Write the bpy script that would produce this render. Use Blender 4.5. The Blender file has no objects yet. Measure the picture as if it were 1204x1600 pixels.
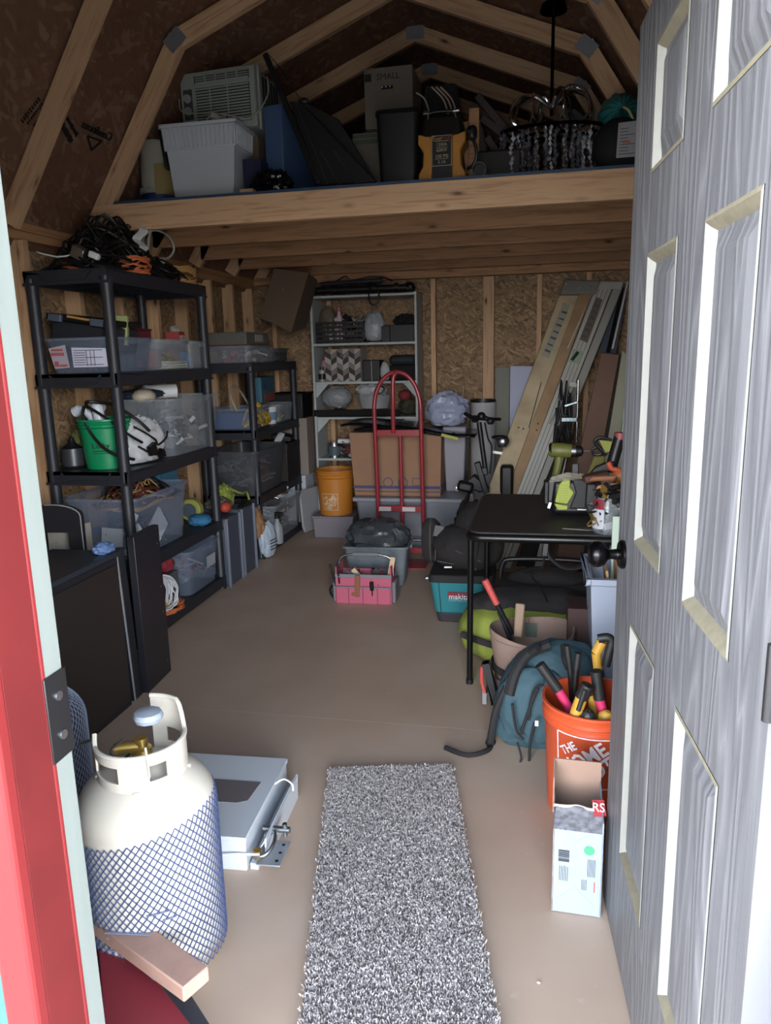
import bpy, bmesh, math, random
from math import sin, cos, pi, radians as R
from mathutils import Vector as V, Matrix, Euler, noise
random.seed(7)
scn = bpy.context.scene
C = scn.collection
# ---------------------------------------------------------------- camera
FPX, CX, CY, HC = 1157.0, 602.0, 800.0, 1.42
_n = V((735-CX, 6239-CY, FPX)).normalized()          # straight down, in camera axes (x right, y down, z ahead)
_d = V((844-CX, 548-CY, FPX)); _d = (_d-_n*_d.dot(_n)).normalized()   # along the shed
_r = _n.cross(_d)
if _r[0] < 0: _r = -_r
cam_d = bpy.data.cameras.new('camera'); cam = bpy.data.objects.new('camera', cam_d); C.objects.link(cam)
cam_d.sensor_fit = 'HORIZONTAL'; cam_d.sensor_width = 36; cam_d.lens = 36*FPX/1204
cam_d.clip_start = .02; cam_d.clip_end = 200
ax = [V((_r[i], _d[i], -_n[i])) for i in range(3)]     # camera axes in world space
cam.matrix_world = Matrix(((ax[0][0], -ax[1][0], -ax[2][0], 0), (ax[0][1], -ax[1][1], -ax[2][1], 0), (ax[0][2], -ax[1][2], -ax[2][2], HC), (0, 0, 0, 1)))
scn.camera = cam
def P(x, y, X=None, Y=None, Z=None):                  # photograph measurement -> place in the shed
    w = V((x-CX, y-CY, FPX)); v = V((w.dot(_r), w.dot(_d), -w.dot(_n)))
    t = X/v.x if X is not None else Y/v.y if Y is not None else (Z-HC)/v.z
    return V((0, 0, HC))+v*t
# ---------------------------------------------------------------- light and exposure
scn.view_settings.view_transform = 'Standard'; scn.view_settings.look = 'None'
scn.view_settings.gamma = 1; scn.view_settings.use_curve_mapping = False
scn.view_settings.exposure = 0.36
SKY, FLASH, SUN = 26.0, 9.0, 10.0
w = bpy.data.worlds.new('sky'); scn.world = w; w.use_nodes = True
_N, _L = w.node_tree.nodes, w.node_tree.links; bg = _N['Background']
_t = _N.new('ShaderNodeTexCoord'); _s = _N.new('ShaderNodeSeparateXYZ'); _L.new(_t.outputs['Generated'], _s.inputs[0])
_rp = _N.new('ShaderNodeValToRGB'); _e = _rp.color_ramp.elements          # bright hazy horizon, dimmer blue overhead
_e[0].position = .0; _e[0].color = (1, .96, .90, 1); _e[1].position = .62; _e[1].color = (.065, .085, .115, 1)
_q = _e.new(.14); _q.color = (.95, .97, 1, 1); _q = _e.new(.34); _q.color = (.34, .38, .44, 1)
_L.new(_s.outputs[2], _rp.inputs[0]); _L.new(_rp.outputs[0], bg.inputs[0]); bg.inputs[1].default_value = SKY
def lamp(name, kind, loc, energy, size, col=(1, 1, 1), look=None):
    l = bpy.data.lights.new(name, kind); l.energy = energy; l.color = col
    o = bpy.data.objects.new(name, l); C.objects.link(o); o.location = loc
    if kind == 'AREA': l.shape = 'RECTANGLE'; l.size, l.size_y = size
    else: l.shadow_soft_size = size
    if look: o.rotation_euler = (V(look)-V(loc)).to_track_quat('-Z', 'Y').to_euler()
    return o
lamp('phone_flash', 'POINT', (-.045, .02, 1.44), FLASH, .012, (1, .97, .92))
sun = lamp('sun', 'SUN', (0, 0, 8), SUN, .01, (1, .95, .88), look=(-.6, -4.6, 0))
po = lamp('doorway_portal', 'AREA', (-.2, .72, 1.03), 1, (1.0, 2.1), look=(-.2, 3, 1.03)); po.data.cycles.is_portal = True
# ---------------------------------------------------------------- geometry helper
class G:
    def __init__(s, M=None): s.v = []; s.f = []; s.M = M
    def add(s, vs, fs):
        o = len(s.v); s.v += [V(a) for a in vs]; s.f += [tuple(i+o for i in f) for f in fs]; return s
    def hull(s, b, t):                                # two matching rings -> closed solid
        n = len(b); vs = list(b)+list(t)
        fs = [tuple(range(n))[::-1], tuple(range(n, 2*n))]+[(i, (i+1) % n, (i+1) % n+n, i+n) for i in range(n)]
        return s.add(vs, fs)
    def box(s, x0, x1, y0, y1, z0, z1):
        return s.hull([(x0, y0, z0), (x1, y0, z0), (x1, y1, z0), (x0, y1, z0)], [(x0, y0, z1), (x1, y0, z1), (x1, y1, z1), (x0, y1, z1)])
    def obb(s, c, size, rot=(0, 0, 0)):
        m = Euler(rot).to_matrix(); c = V(c); a, b, d = [q/2 for q in size]
        f = lambda x, y, z: c+m @ V((x, y, z))
        return s.hull([f(-a, -b, -d), f(a, -b, -d), f(a, b, -d), f(-a, b, -d)], [f(-a, -b, d), f(a, -b, d), f(a, b, d), f(-a, b, d)])
    def frus(s, x0, x1, y0, y1, z0, z1, t, tb=None):  # bottom rect shrunk by t on every side
        return s.hull([(x0+t, y0+t, z0), (x1-t, y0+t, z0), (x1-t, y1-t, z0), (x0+t, y1-t, z0)], [(x0, y0, z1), (x1, y0, z1), (x1, y1, z1), (x0, y1, z1)])
    def bar(s, a, b, w, h, up=(0, 0, 1)):
        a, b = V(a), V(b); d = (b-a).normalized(); u = V(up); sd = d.cross(u).normalized()*w/2; u = sd.cross(d).normalized()*h/2
        q = lambda p: [p-sd-u, p+sd-u, p+sd+u, p-sd+u]
        return s.hull(q(a), q(b))
    def tube(s, pts, r, n=8, closed=False):
        pts = [V(p) for p in pts]; m = len(pts); rr = r if isinstance(r, (list, tuple)) else [r]*m
        vs = []; fs = []; up = None
        for i, p in enumerate(pts):
            a = pts[(i-1) % m] if closed or i > 0 else p; b = pts[(i+1) % m] if closed or i < m-1 else p
            t = (b-a).normalized() if (b-a).length > 1e-9 else V((0, 0, 1))
            if up is None: up = t.orthogonal().normalized()
            up = (up-t*up.dot(t)); up = up.normalized() if up.length > 1e-6 else t.orthogonal().normalized()
            w_ = t.cross(up)
            for k in range(n):
                an = 2*pi*k/n; vs.append(p+(up*cos(an)+w_*sin(an))*rr[i])
        for i in range(m if closed else m-1):
            j = (i+1) % m
            for k in range(n): fs.append((i*n+k, i*n+(k+1) % n, j*n+(k+1) % n, j*n+k))
        if not closed: fs += [tuple(range(n))[::-1], tuple(range((m-1)*n, m*n))]
        return s.add(vs, fs)
    def cyl(s, a, b, r, r2=None, n=24): return s.tube([a, b], [r, r if r2 is None else r2], n)
    def lathe(s, prof, c=(0, 0, 0), n=40, axis='z', sx=1, sy=1, a0=0, a1=2*pi):
        full = abs(a1-a0-2*pi) < 1e-6; vs = []; fs = []; c = V(c); k = n if full else n+1; m = len(prof)
        for i in range(k):
            a = a0+(a1-a0)*i/n
            for r_, z in prof:
                p = V((r_*cos(a)*sx, r_*sin(a)*sy, z))
                if axis == 'y': p = V((p.x, p.z, p.y))
                if axis == 'x': p = V((p.z, p.x, p.y))
                vs.append(c+p)
        for i in range(n):
            j = (i+1) % k
            for q in range(m-1): fs.append((i*m+q, j*m+q, j*m+q+1, i*m+q+1))
        return s.add(vs, fs)
    def prism(s, pts, a, b, ax='y'):
        f = {'y': lambda p, t: (p[0], t, p[1]), 'z': lambda p, t: (p[0], p[1], t), 'x': lambda p, t: (t, p[0], p[1])}[ax]
        return s.hull([f(p, a) for p in pts], [f(p, b) for p in pts])
    def grid(s, fn, nu, nv):
        vs = [fn(i/nu, j/nv) for i in range(nu+1) for j in range(nv+1)]
        fs = [(i*(nv+1)+j, (i+1)*(nv+1)+j, (i+1)*(nv+1)+j+1, i*(nv+1)+j+1) for i in range(nu) for j in range(nv)]
        return s.add(vs, fs)
    def xf(s, M):
        s.v = [M @ a for a in s.v]; return s
    def blob(s, c, size, seed=0, amp=.15, fr=2.2, flat=True, n=28, ridge=True, power=1.0):
        c = V(c); vs = []; fs = []; N = n; M_ = n//2; o = V((seed*7.1, seed*3.3, seed*1.7))
        for j in range(M_+1):
            th = pi*j/M_
            for i in range(N):
                ph = 2*pi*i/N
                e = lambda q: math.copysign(abs(q)**power, q)
                d = V((e(sin(th))*e(cos(ph)), e(sin(th))*e(sin(ph)), e(cos(th)))) if power != 1 else V((sin(th)*cos(ph), sin(th)*sin(ph), cos(th)))
                k = noise.noise(d*fr+o)
                if ridge: k = (1-abs(noise.noise(d*fr+o))*2.2)*.6+.3*(1-abs(noise.noise(d*fr*2.3+o))*2.2)-.4
                q = V((d.x*size[0]/2, d.y*size[1]/2, d.z*size[2]/2))*(1+amp*k)
                if flat: q.z = max(q.z, -size[2]*.42)
                vs.append(c+q)
        for j in range(M_):
            for i in range(N): fs.append((j*N+i, (j+1)*N+i, (j+1)*N+(i+1) % N, j*N+(i+1) % N))
        return s.add(vs, fs)
def mesh(name, g, m, smooth=True, ang=38):
    me = bpy.data.meshes.new(name); me.from_pydata([tuple(a) for a in g.v], [], g.f); me.validate()
    bm = bmesh.new(); bm.from_mesh(me); bmesh.ops.remove_doubles(bm, verts=bm.verts, dist=1e-5)
    bmesh.ops.recalc_face_normals(bm, faces=bm.faces); bm.to_mesh(me); bm.free()
    for p in me.polygons: p.use_smooth = smooth
    if smooth: me.set_sharp_from_angle(angle=R(ang))
    if m: me.materials.append(m)
    return me
def obj(name, g, m, parent=None, bevel=0, smooth=True, label=None, sub=0):
    o = bpy.data.objects.new(name, mesh(name, g, m, smooth)); C.objects.link(o)
    if parent: o.parent = parent
    if label: o['label'] = label
    if bevel:
        b = o.modifiers.new('bevel', 'BEVEL'); b.width = bevel; b.segments = 2; b.limit_method = 'ANGLE'; b.angle_limit = R(40)
    if sub:
        q = o.modifiers.new('sub', 'SUBSURF'); q.levels = q.render_levels = sub
    return o
def tag(o, label, cat, group=None):
    o['label'] = label; o['category'] = cat
    if group: o['group'] = group
    return o
def thing(name, label, cat, loc=(0, 0, 0), rz=0, group=None, rot=None):
    o = bpy.data.objects.new(name, None); C.objects.link(o); o.location = loc
    o.rotation_euler = rot if rot else (0, 0, rz); o.empty_display_size = .05
    return tag(o, label, cat, group)
def solo(name, g, m, label, cat, loc=(0, 0, 0), rz=0, group=None, bevel=0, smooth=True, rot=None, sub=0):
    o = obj(name, g, m, None, bevel, smooth, None, sub); o.location = loc; o.rotation_euler = rot if rot else (0, 0, rz)
    return tag(o, label, cat, group)
def struct(name, g, m, loc=(0, 0, 0), rot=(0, 0, 0), bevel=0, parent=None, smooth=False):
    o = obj(name, g, m, parent, bevel, smooth); o.location = loc; o.rotation_euler = rot
    if not parent: o['kind'] = 'structure'
    return o
def text(name, s, size, m, parent, M, ext=.0006, xs=1.0, align='CENTER'):
    cu = bpy.data.curves.new(name, 'FONT'); cu.body = s; cu.size = size; cu.extrude = ext; cu.align_x = align; cu.align_y = 'CENTER'; cu.resolution_u = 3
    t = bpy.data.objects.new(name+'_tmp', cu); C.objects.link(t)
    dg = bpy.context.evaluated_depsgraph_get(); me = bpy.data.meshes.new_from_object(t.evaluated_get(dg)); bpy.data.objects.remove(t)
    for v_ in me.vertices: v_.co = M @ V((v_.co.x*xs, v_.co.y, v_.co.z))
    me.materials.clear(); me.materials.append(m)
    o = bpy.data.objects.new(name, me); C.objects.link(o)
    if parent: o.parent = parent
    return o
def FR(o, x, y):                                      # matrix of a writing surface: origin, right, up
    x = V(x).normalized(); y = V(y); y = (y-x*y.dot(x)).normalized(); z = x.cross(y); o = V(o)
    return Matrix(((x.x, y.x, z.x, o.x), (x.y, y.y, z.y, o.y), (x.z, y.z, z.z, o.z), (0, 0, 0, 1)))
def copy_tree(o, parent=None):
    c = o.copy(); C.objects.link(c)
    if parent: c.parent = parent
    for ch in [q for q in bpy.data.objects if q.parent == o]: copy_tree(ch, c)
    return c
def smooth_path(pts, k=6, closed=False):              # Catmull-Rom
    pts = [V(p) for p in pts]; n = len(pts); out = []
    for i in range(n if closed else n-1):
        g_ = lambda j: pts[j % n] if closed else pts[max(0, min(n-1, j))]
        a, b, c, d = g_(i-1), g_(i), g_(i+1), g_(i+2)
        for q in range(k):
            t = q/k; out.append(.5*((2*b)+(c-a)*t+(2*a-5*b+4*c-d)*t*t+(3*b-a-3*c+d)*t**3))
    if not closed: out.append(pts[-1])
    return out
def rnd(a, b): return random.uniform(a, b)
# ---------------------------------------------------------------- materials
def lin(h):
    h = h.lstrip('#'); c = [int(h[i:i+2], 16)/255 for i in (0, 2, 4)]
    return tuple(((q/12.92) if q <= .04045 else ((q+.055)/1.055)**2.4) for q in c)+(1,)
_m = {}
def mat(name, col, rough=.6, metal=0, alpha=1, bump=0, bs=60, var=0, vs=8, col2=None, spec=.5, emit=None, aniso=None, coat=0, detail=4):
    if name in _m: return _m[name]
    m = bpy.data.materials.new(name); m.use_nodes = True; nt = m.node_tree; N = nt.nodes; L = nt.links
    b = N['Principled BSDF']; c = lin(col) if isinstance(col, str) else col
    b.inputs['Base Color'].default_value = c; b.inputs['Roughness'].default_value = rough; b.inputs['Metallic'].default_value = metal
    b.inputs['Specular IOR Level'].default_value = spec; b.inputs['Coat Weight'].default_value = coat
    tc = N.new('ShaderNodeTexCoord'); mp = N.new('ShaderNodeMapping'); L.new(tc.outputs['Object'], mp.inputs[0])
    if aniso: mp.inputs['Scale'].default_value = aniso
    if var:
        nz = N.new('ShaderNodeTexNoise'); nz.inputs['Scale'].default_value = vs; nz.inputs['Detail'].default_value = detail; L.new(mp.outputs[0], nz.inputs[0])
        mx = N.new('ShaderNodeMix'); mx.data_type = 'RGBA'; rp = N.new('ShaderNodeMapRange'); rp.inputs[1].default_value = .35; rp.inputs[2].default_value = .65
        L.new(nz.outputs[0], rp.inputs[0]); L.new(rp.outputs[0], mx.inputs[0])
        c2 = lin(col2) if col2 else tuple(q*(1-var) for q in c[:3])+(1,)
        mx.inputs[6].default_value = c; mx.inputs[7].default_value = c2; L.new(mx.outputs[2], b.inputs['Base Color'])
    if bump:
        n2 = N.new('ShaderNodeTexNoise'); n2.inputs['Scale'].default_value = bs; n2.inputs['Detail'].default_value = 3; L.new(mp.outputs[0], n2.inputs[0])
        bp = N.new('ShaderNodeBump'); bp.inputs['Strength'].default_value = bump; bp.inputs['Distance'].default_value = .01
        L.new(n2.outputs[0], bp.inputs['Height']); L.new(bp.outputs[0], b.inputs['Normal'])
    if alpha < 1: b.inputs['Alpha'].default_value = alpha
    if emit: b.inputs['Emission Color'].default_value = lin(emit[0]); b.inputs['Emission Strength'].default_value = emit[1]
    _m[name] = m; return m
def nodes(name):
    m = bpy.data.materials.new(name); m.use_nodes = True; _m[name] = m
    nt = m.node_tree; return m, nt.nodes, nt.links, nt.nodes['Principled BSDF']
def ramp(N, stops):
    r_ = N.new('ShaderNodeValToRGB'); e = r_.color_ramp.elements
    while len(e) < len(stops): e.new(.5)
    for q, (p_, c) in zip(e, stops): q.position = p_; q.color = lin(c) if isinstance(c, str) else (c, c, c, 1)
    return r_
def lumber(name, c0, c1, knot='#4a3320', rough=.65, axis=(1, 14, 14), gs=3.0):
    m, N, L, b = nodes(name)                          # grain runs along local X
    tc = N.new('ShaderNodeTexCoord'); oi = N.new('ShaderNodeObjectInfo'); ad = N.new('ShaderNodeVectorMath'); ad.operation = 'MULTIPLY_ADD'
    cb = N.new('ShaderNodeCombineXYZ')
    for i in range(3): L.new(oi.outputs['Random'], cb.inputs[i])
    ad.inputs[1].default_value = (31, 17, 23); L.new(cb.outputs[0], ad.inputs[0]); L.new(tc.outputs['Object'], ad.inputs[2])
    mp = N.new('ShaderNodeMapping'); mp.inputs['Scale'].default_value = axis; L.new(ad.outputs[0], mp.inputs[0])
    nz = N.new('ShaderNodeTexNoise'); nz.inputs['Scale'].default_value = gs; nz.inputs['Detail'].default_value = 5; nz.inputs['Distortion'].default_value = .6; L.new(mp.outputs[0], nz.inputs[0])
    r_ = ramp(N, [(.33, c1), (.5, c0), (.62, c0), (.72, c1)]); L.new(nz.outputs[0], r_.inputs[0])
    m2 = N.new('ShaderNodeMapping'); m2.inputs['Scale'].default_value = tuple(1.6 if q < 5 else 4.5 for q in axis); L.new(ad.outputs[0], m2.inputs[0])
    vo = N.new('ShaderNodeTexVoronoi'); vo.inputs['Scale'].default_value = 2.3; L.new(m2.outputs[0], vo.inputs[0])
    kr = ramp(N, [(.05, 1.0), (.12, .25), (.2, 0.0)]); L.new(vo.outputs['Distance'], kr.inputs[0])
    mx = N.new('ShaderNodeMix'); mx.data_type = 'RGBA'; L.new(kr.outputs[0], mx.inputs[0]); L.new(r_.outputs[0], mx.inputs[6]); mx.inputs[7].default_value = lin(knot)
    hs = N.new('ShaderNodeHueSaturation'); mr = N.new('ShaderNodeMapRange'); mr.inputs[3].default_value = .8; mr.inputs[4].default_value = 1.15
    L.new(oi.outputs['Random'], mr.inputs[0]); L.new(mr.outputs[0], hs.inputs['Value']); L.new(mx.outputs[2], hs.inputs['Color'])
    L.new(hs.outputs[0], b.inputs['Base Color']); b.inputs['Roughness'].default_value = rough
    bp = N.new('ShaderNodeBump'); bp.inputs['Strength'].default_value = .15; bp.inputs['Distance'].default_value = .003; L.new(nz.outputs[0], bp.inputs['Height']); L.new(bp.outputs[0], b.inputs['Normal'])
    return m
def osb(name, cols, rough=.75, sc=1.0):
    m, N, L, b = nodes(name)
    tc = N.new('ShaderNodeTexCoord')
    nzd = N.new('ShaderNodeTexNoise'); nzd.inputs['Scale'].default_value = 9; L.new(tc.outputs['Object'], nzd.inputs[0])
    outs = []
    for k, (a, s_) in enumerate(((.5, (9, 30, 9)), (1.9, (8, 34, 8)), (-.5, (12, 40, 12)))):
        mx0 = N.new('ShaderNodeVectorMath'); mx0.operation = 'MULTIPLY_ADD'; L.new(nzd.outputs['Color'], mx0.inputs[0]); mx0.inputs[1].default_value = (.05, .05, .05); L.new(tc.outputs['Object'], mx0.inputs[2])
        mp = N.new('ShaderNodeMapping'); mp.vector_type = 'TEXTURE'; mp.inputs['Rotation'].default_value = (0, 0, a); mp.inputs['Scale'].default_value = tuple(1/(q*sc) for q in s_); mp.inputs['Location'].default_value = (k*3.3, k, k*2)
        L.new(mx0.outputs[0], mp.inputs[0])
        vo = N.new('ShaderNodeTexVoronoi'); vo.inputs['Scale'].default_value = 1; L.new(mp.outputs[0], vo.inputs[0]); outs.append(vo)
    def mixc(f, a, b_):
        q = N.new('ShaderNodeMix'); q.data_type = 'RGBA'; L.new(f, q.inputs[0]); L.new(a, q.inputs[6]); L.new(b_, q.inputs[7]); return q.outputs[2]
    def sep(o):
        q = N.new('ShaderNodeSeparateColor'); L.new(o, q.inputs[0]); return q.outputs
    s0, s1, s2 = [sep(o.outputs['Color']) for o in outs]
    g1 = N.new('ShaderNodeMath'); g1.operation = 'GREATER_THAN'; g1.inputs[1].default_value = .5; L.new(s0[1], g1.inputs[0])
    g2 = N.new('ShaderNodeMath'); g2.operation = 'GREATER_THAN'; g2.inputs[1].default_value = .62; L.new(s2[1], g2.inputs[0])
    v = mixc(g2.outputs[0], mixc(g1.outputs[0], s0[0], s1[0]), s2[0])
    r_ = ramp(N, [(.0, cols[0]), (.3, cols[1]), (.7, cols[2]), (1, cols[3])]); L.new(v, r_.inputs[0]); L.new(r_.outputs[0], b.inputs['Base Color'])
    b.inputs['Roughness'].default_value = rough
    return m
def led(name, col, k):
    return mat(name, col, emit=(col, k))
MW = lumber('pine_lumber', '#c4a17e', '#ad8765')
MWD = lumber('aged_pine_lumber', '#a97f5b', '#8d6644', knot='#3a2618')
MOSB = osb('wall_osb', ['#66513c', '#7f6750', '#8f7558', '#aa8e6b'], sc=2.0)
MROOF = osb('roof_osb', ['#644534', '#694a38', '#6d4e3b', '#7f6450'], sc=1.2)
BLK = mat('black_plastic', '#101115', .45); BLK2 = mat('matte_black_fabric', '#131213', .9, bump=.4, bs=90)
WHT = mat('white_plastic', '#d6dadd', .45); WPAINT = mat('white_paint', '#cdd3d6', .55, var=.08)
CARD = mat('cardboard', '#9c7a62', .85, var=.12, vs=5); CARD2 = mat('dark_cardboard', '#6f5f50', .85, var=.1)
METAL = mat('steel', '#a9adb1', .35, 1); CHROME = mat('chrome', '#d8dadd', .12, 1); DMETAL = mat('dark_metal', '#3a3a3c', .4, .8)
CLEAR = mat('clear_plastic', '#a9b3be', .3, alpha=.2); CLEARB = mat('clear_bluish_plastic', '#8d9cb4', .3, alpha=.2); SMOKE = mat('smoky_clear_plastic', '#5b5f66', .35, alpha=.4)
FILM = mat('thin_plastic_film', '#c5cad0', .3, alpha=.62, bump=.6, bs=30)
# ================================================================ the shed
XL, XR, YB, YF = -2.45, .90, 6.2, .84      # sheathing planes; YF inner face of the front wall
floor_m, N, L, b = nodes('shed_floor')
tc = N.new('ShaderNodeTexCoord')
n1 = N.new('ShaderNodeTexNoise'); n1.inputs['Scale'].default_value = 1.6; n1.inputs['Detail'].default_value = 6; L.new(tc.outputs['Object'], n1.inputs[0])
r1 = ramp(N, [(.35, '#b39d8b'), (.5, '#baa492'), (.68, '#c3af9f')]); L.new(n1.outputs[0], r1.inputs[0])
n2 = N.new('ShaderNodeTexNoise'); n2.inputs['Scale'].default_value = 22; n2.inputs['Detail'].default_value = 4; L.new(tc.outputs['Object'], n2.inputs[0])
r2 = ramp(N, [(.66, 0.0), (.78, 1.0)]); L.new(n2.outputs[0], r2.inputs[0])
mx = N.new('ShaderNodeMix'); mx.data_type = 'RGBA'; mu = N.new('ShaderNodeMath'); mu.operation = 'MULTIPLY'; mu.inputs[1].default_value = .35
L.new(r2.outputs[0], mu.inputs[0]); L.new(mu.outputs[0], mx.inputs[0]); L.new(r1.outputs[0], mx.inputs[6]); mx.inputs[7].default_value = lin('#d3c6bb'); L.new(mx.outputs[2], b.inputs['Base Color'])
n3 = N.new('ShaderNodeTexNoise'); n3.inputs['Scale'].default_value = 3; n3.inputs['Detail'].default_value = 8; L.new(tc.outputs['Object'], n3.inputs[0])
r3 = ramp(N, [(.3, .42), (.7, .62)]); L.new(n3.outputs[0], r3.inputs[0]); L.new(r3.outputs[0], b.inputs['Roughness'])
b.inputs['Specular IOR Level'].default_value = .35
struct('floor', G().box(XL-.05, XR+.05, .70, 2.62, -.04, 0).box(XL-.05, XR+.05, 2.6215, YB+.05, -.04, 0), floor_m)
struct('trim_1', G().box(-60, 60, -90, .698, -.17, -.13), mat('outside_paving', '#cfc8be', .9, var=.15))
def board(name, a, b, w, h, up, m=MW, name2=None):
    """length of timber from a to b as an object with its grain along local X"""
    a, b = V(a), V(b); ln = (b-a).length; M = FR(a, b-a, up); M = M  # x along, y up
    o = obj(name, G().box(0, ln, -h/2, h/2, -w/2, w/2), m, None, .0015, False); o.matrix_world = M; o['kind'] = 'structure'; return o
def sheet(name, o, u, v_, wu, wv, t, m):
    q = obj(name, G().box(0, wu, 0, wv, -t, 0), m, None, 0, False); q.matrix_world = FR(o, u, v_); q['kind'] = 'structure'; return q
sheet('wall_back', (XL, YB, 0), (1, 0, 0), (0, 0, 1), XR-XL, 2.15, -.012, MOSB) if False else None
# u x v must point into the room
sheet('wall_back', (XL-.02, YB, -.02), (1, 0, 0), (0, 0, 1), XR-XL+.04, 3.7, .012, MOSB).matrix_world = FR((XL-.02, YB, -.02), (1, 0, 0), (0, 0, 1))
sheet('wall_left', (XL, .7, -.02), (0, 1, 0), (0, 0, 1), YB-.7, 2.10, .012, MOSB)
sheet('wall_right', (XR, YB, -.02), (0, -1, 0), (0, 0, 1), YB-.7, 2.10, .012, MOSB)
XM = -.775; KN = (-1.80, 2.97); RG = (XM, 3.36); EV = (-2.36, 2.06)
mir = lambda x: 2*XM-x
EVR = (mir(EV[0]), EV[1])
Y0r, Y1r = .55, YB+.01
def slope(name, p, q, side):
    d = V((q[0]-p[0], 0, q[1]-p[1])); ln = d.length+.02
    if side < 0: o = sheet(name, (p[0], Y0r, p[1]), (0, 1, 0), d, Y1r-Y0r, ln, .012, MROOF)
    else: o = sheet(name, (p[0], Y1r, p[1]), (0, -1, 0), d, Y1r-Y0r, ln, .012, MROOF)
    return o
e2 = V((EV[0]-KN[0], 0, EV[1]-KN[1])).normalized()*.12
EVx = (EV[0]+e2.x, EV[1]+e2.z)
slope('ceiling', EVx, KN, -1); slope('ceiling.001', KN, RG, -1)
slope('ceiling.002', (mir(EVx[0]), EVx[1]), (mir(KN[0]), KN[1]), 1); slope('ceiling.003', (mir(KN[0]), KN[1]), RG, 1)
# front wall with the doorway (x -.668 .. .268, to z 2.07), outside clad teal
TEAL = mat('teal_siding', '#2d5a5c', .6, var=.2, vs=20)
fw = G().box(XL-.02, -.668-.012, .745, YF, -.02, 3.4).box(.30, XR+.02, .745, YF, -.02, 3.4).box(-.69, .31, .745, YF, 2.09, 3.4)
struct('wall_front', fw, TEAL)
# studs
n = [1]
def trim():
    n[0] += 1; return 'trim_%d' % n[0]
ys = [1.2+.406*i for i in range(13)]
for y in ys:
    board(trim(), (-2.405, y, .04), (-2.405, y, 1.99), .09, .038, (0, 1, 0))
for y in ys[2:]:
    board(trim(), (XR-.045, y, .04), (XR-.045, y, 1.99), .09, .038, (0, 1, 0))
bx = [-2.2, -1.72]+[P((a+c)/2, 600, Y=6.11).x for a, c in ((675, 680), (753, 772), (835, 845), (911, 919))]
for i, x in enumerate(bx):
    board(trim(), (x, 6.155, .04), (x, 6.155, 2.0), .038 if i != 3 else .085, .09, (0, 1, 0))
board(trim(), (-2.405, .8, 2.04), (-2.405, YB, 2.04), .038, .09, (1, 0, 0), MWD); board(trim(), (-2.405, .8, 2.0), (-2.405, YB, 2.0), .038, .09, (1, 0, 0), MWD)
board(trim(), (XR-.045, .8, 2.02), (XR-.045, YB, 2.02), .06, .09, (1, 0, 0), MWD)
board(trim(), (-2.36, 6.155, 2.04), (XR-.09, 6.155, 2.04), .06, .09, (0, 1, 0), MWD)
board(trim(), (-2.405, .8, .02), (-2.405, YB, .02), .038, .09, (1, 0, 0), MWD); board(trim(), (-2.36, 6.155, .02), (XR-.09, 6.155, .02), .038, .09, (0, 1, 0), MWD)
# trusses: lower (steep) rafters, upper rafters, steel nail plates
PLATE = mat('galvanised_nail_plate', '#8e9299', .5, .7, bump=.5, bs=200)
def off(p, q, s):                                     # centre line of a rafter lying under the sheathing
    d = (V((q[0]-p[0], 0, q[1]-p[1]))).normalized(); nn = V((d.z, 0, -d.x)); 
    return nn*s
TY = [2.48, 3.09, 3.70, 4.31, 4.92, 5.53, 6.13]
for ti, y in enumerate(TY):
    for sd in (-1, 1):
        f = (lambda p: V((p[0], y, p[1]))) if sd < 0 else (lambda p: V((mir(p[0]), y, p[1])))
        h = .0445; kx, kz = KN
        c1 = (KN[0]+.052, KN[1]-.045); c0 = (EV[0]+.045, EV[1]-.012); c2 = (RG[0], RG[1]-.05)
        if ti < 2: c0 = (EV[0]+.035, EV[1]-.03)
        d1 = (f(c1)-f(c0)).normalized(); d2 = (f(c2)-f(c1)).normalized()
        if not (ti < 1 and sd > 0):
            board(trim(), f(c0), f(c1)+d1*.012, .038, .089, V((0, 1, 0)).cross(d1)*-1)
        if ti >= 1:
            o = board(trim(), f(c1)-d2*.0, f(c2), .036, .089, V((0, 1, 0)).cross(d2)*-1)
            g = G().obb(f((c1[0]-.002, c1[1]))+V((0, -.021, 0)), (.10, .002, .075), (0, -sd*R(-40), 0))
            struct(trim(), g, PLATE)
    if ti >= 1: struct(trim(), G().box(XM-.055, XM+.055, y-.022, y-.0195, RG[1]-.085, RG[1]-.015), PLATE)
# loft joists
zb, zt = 2.075, 2.205
for i, y in enumerate(TY[2:]):
    if i: board(trim(), (-2.30+.02*i, y, (zb+zt)/2), (mir(-2.30)-.0, y, (zb+zt)/2), .038, zt-zb, (0, 0, 1), MWD)
g = G(); zz = lambda x: None
o = obj(trim(), G().prism([(0, zb), (.085, zt), (mir(-2.345)*1+2.345-.085, zt), (mir(-2.345)+2.345, zb)], -.022, .022), MW, None, .0015, False); o.location = (-2.345, 3.70, 0); o['kind'] = 'structure'
LOFT = mat('blue_painted_board', '#2c4664', .6, var=.2, vs=12)
ZL = zt+.014
struct(trim(), G().box(-2.16, .61, 3.683, 6.1, zt, ZL), LOFT)
struct('trim_99', G().box(-2.2, mir(-2.2), 3.75, 6.1, zt-.001, zt+.0005), MWD)
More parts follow.
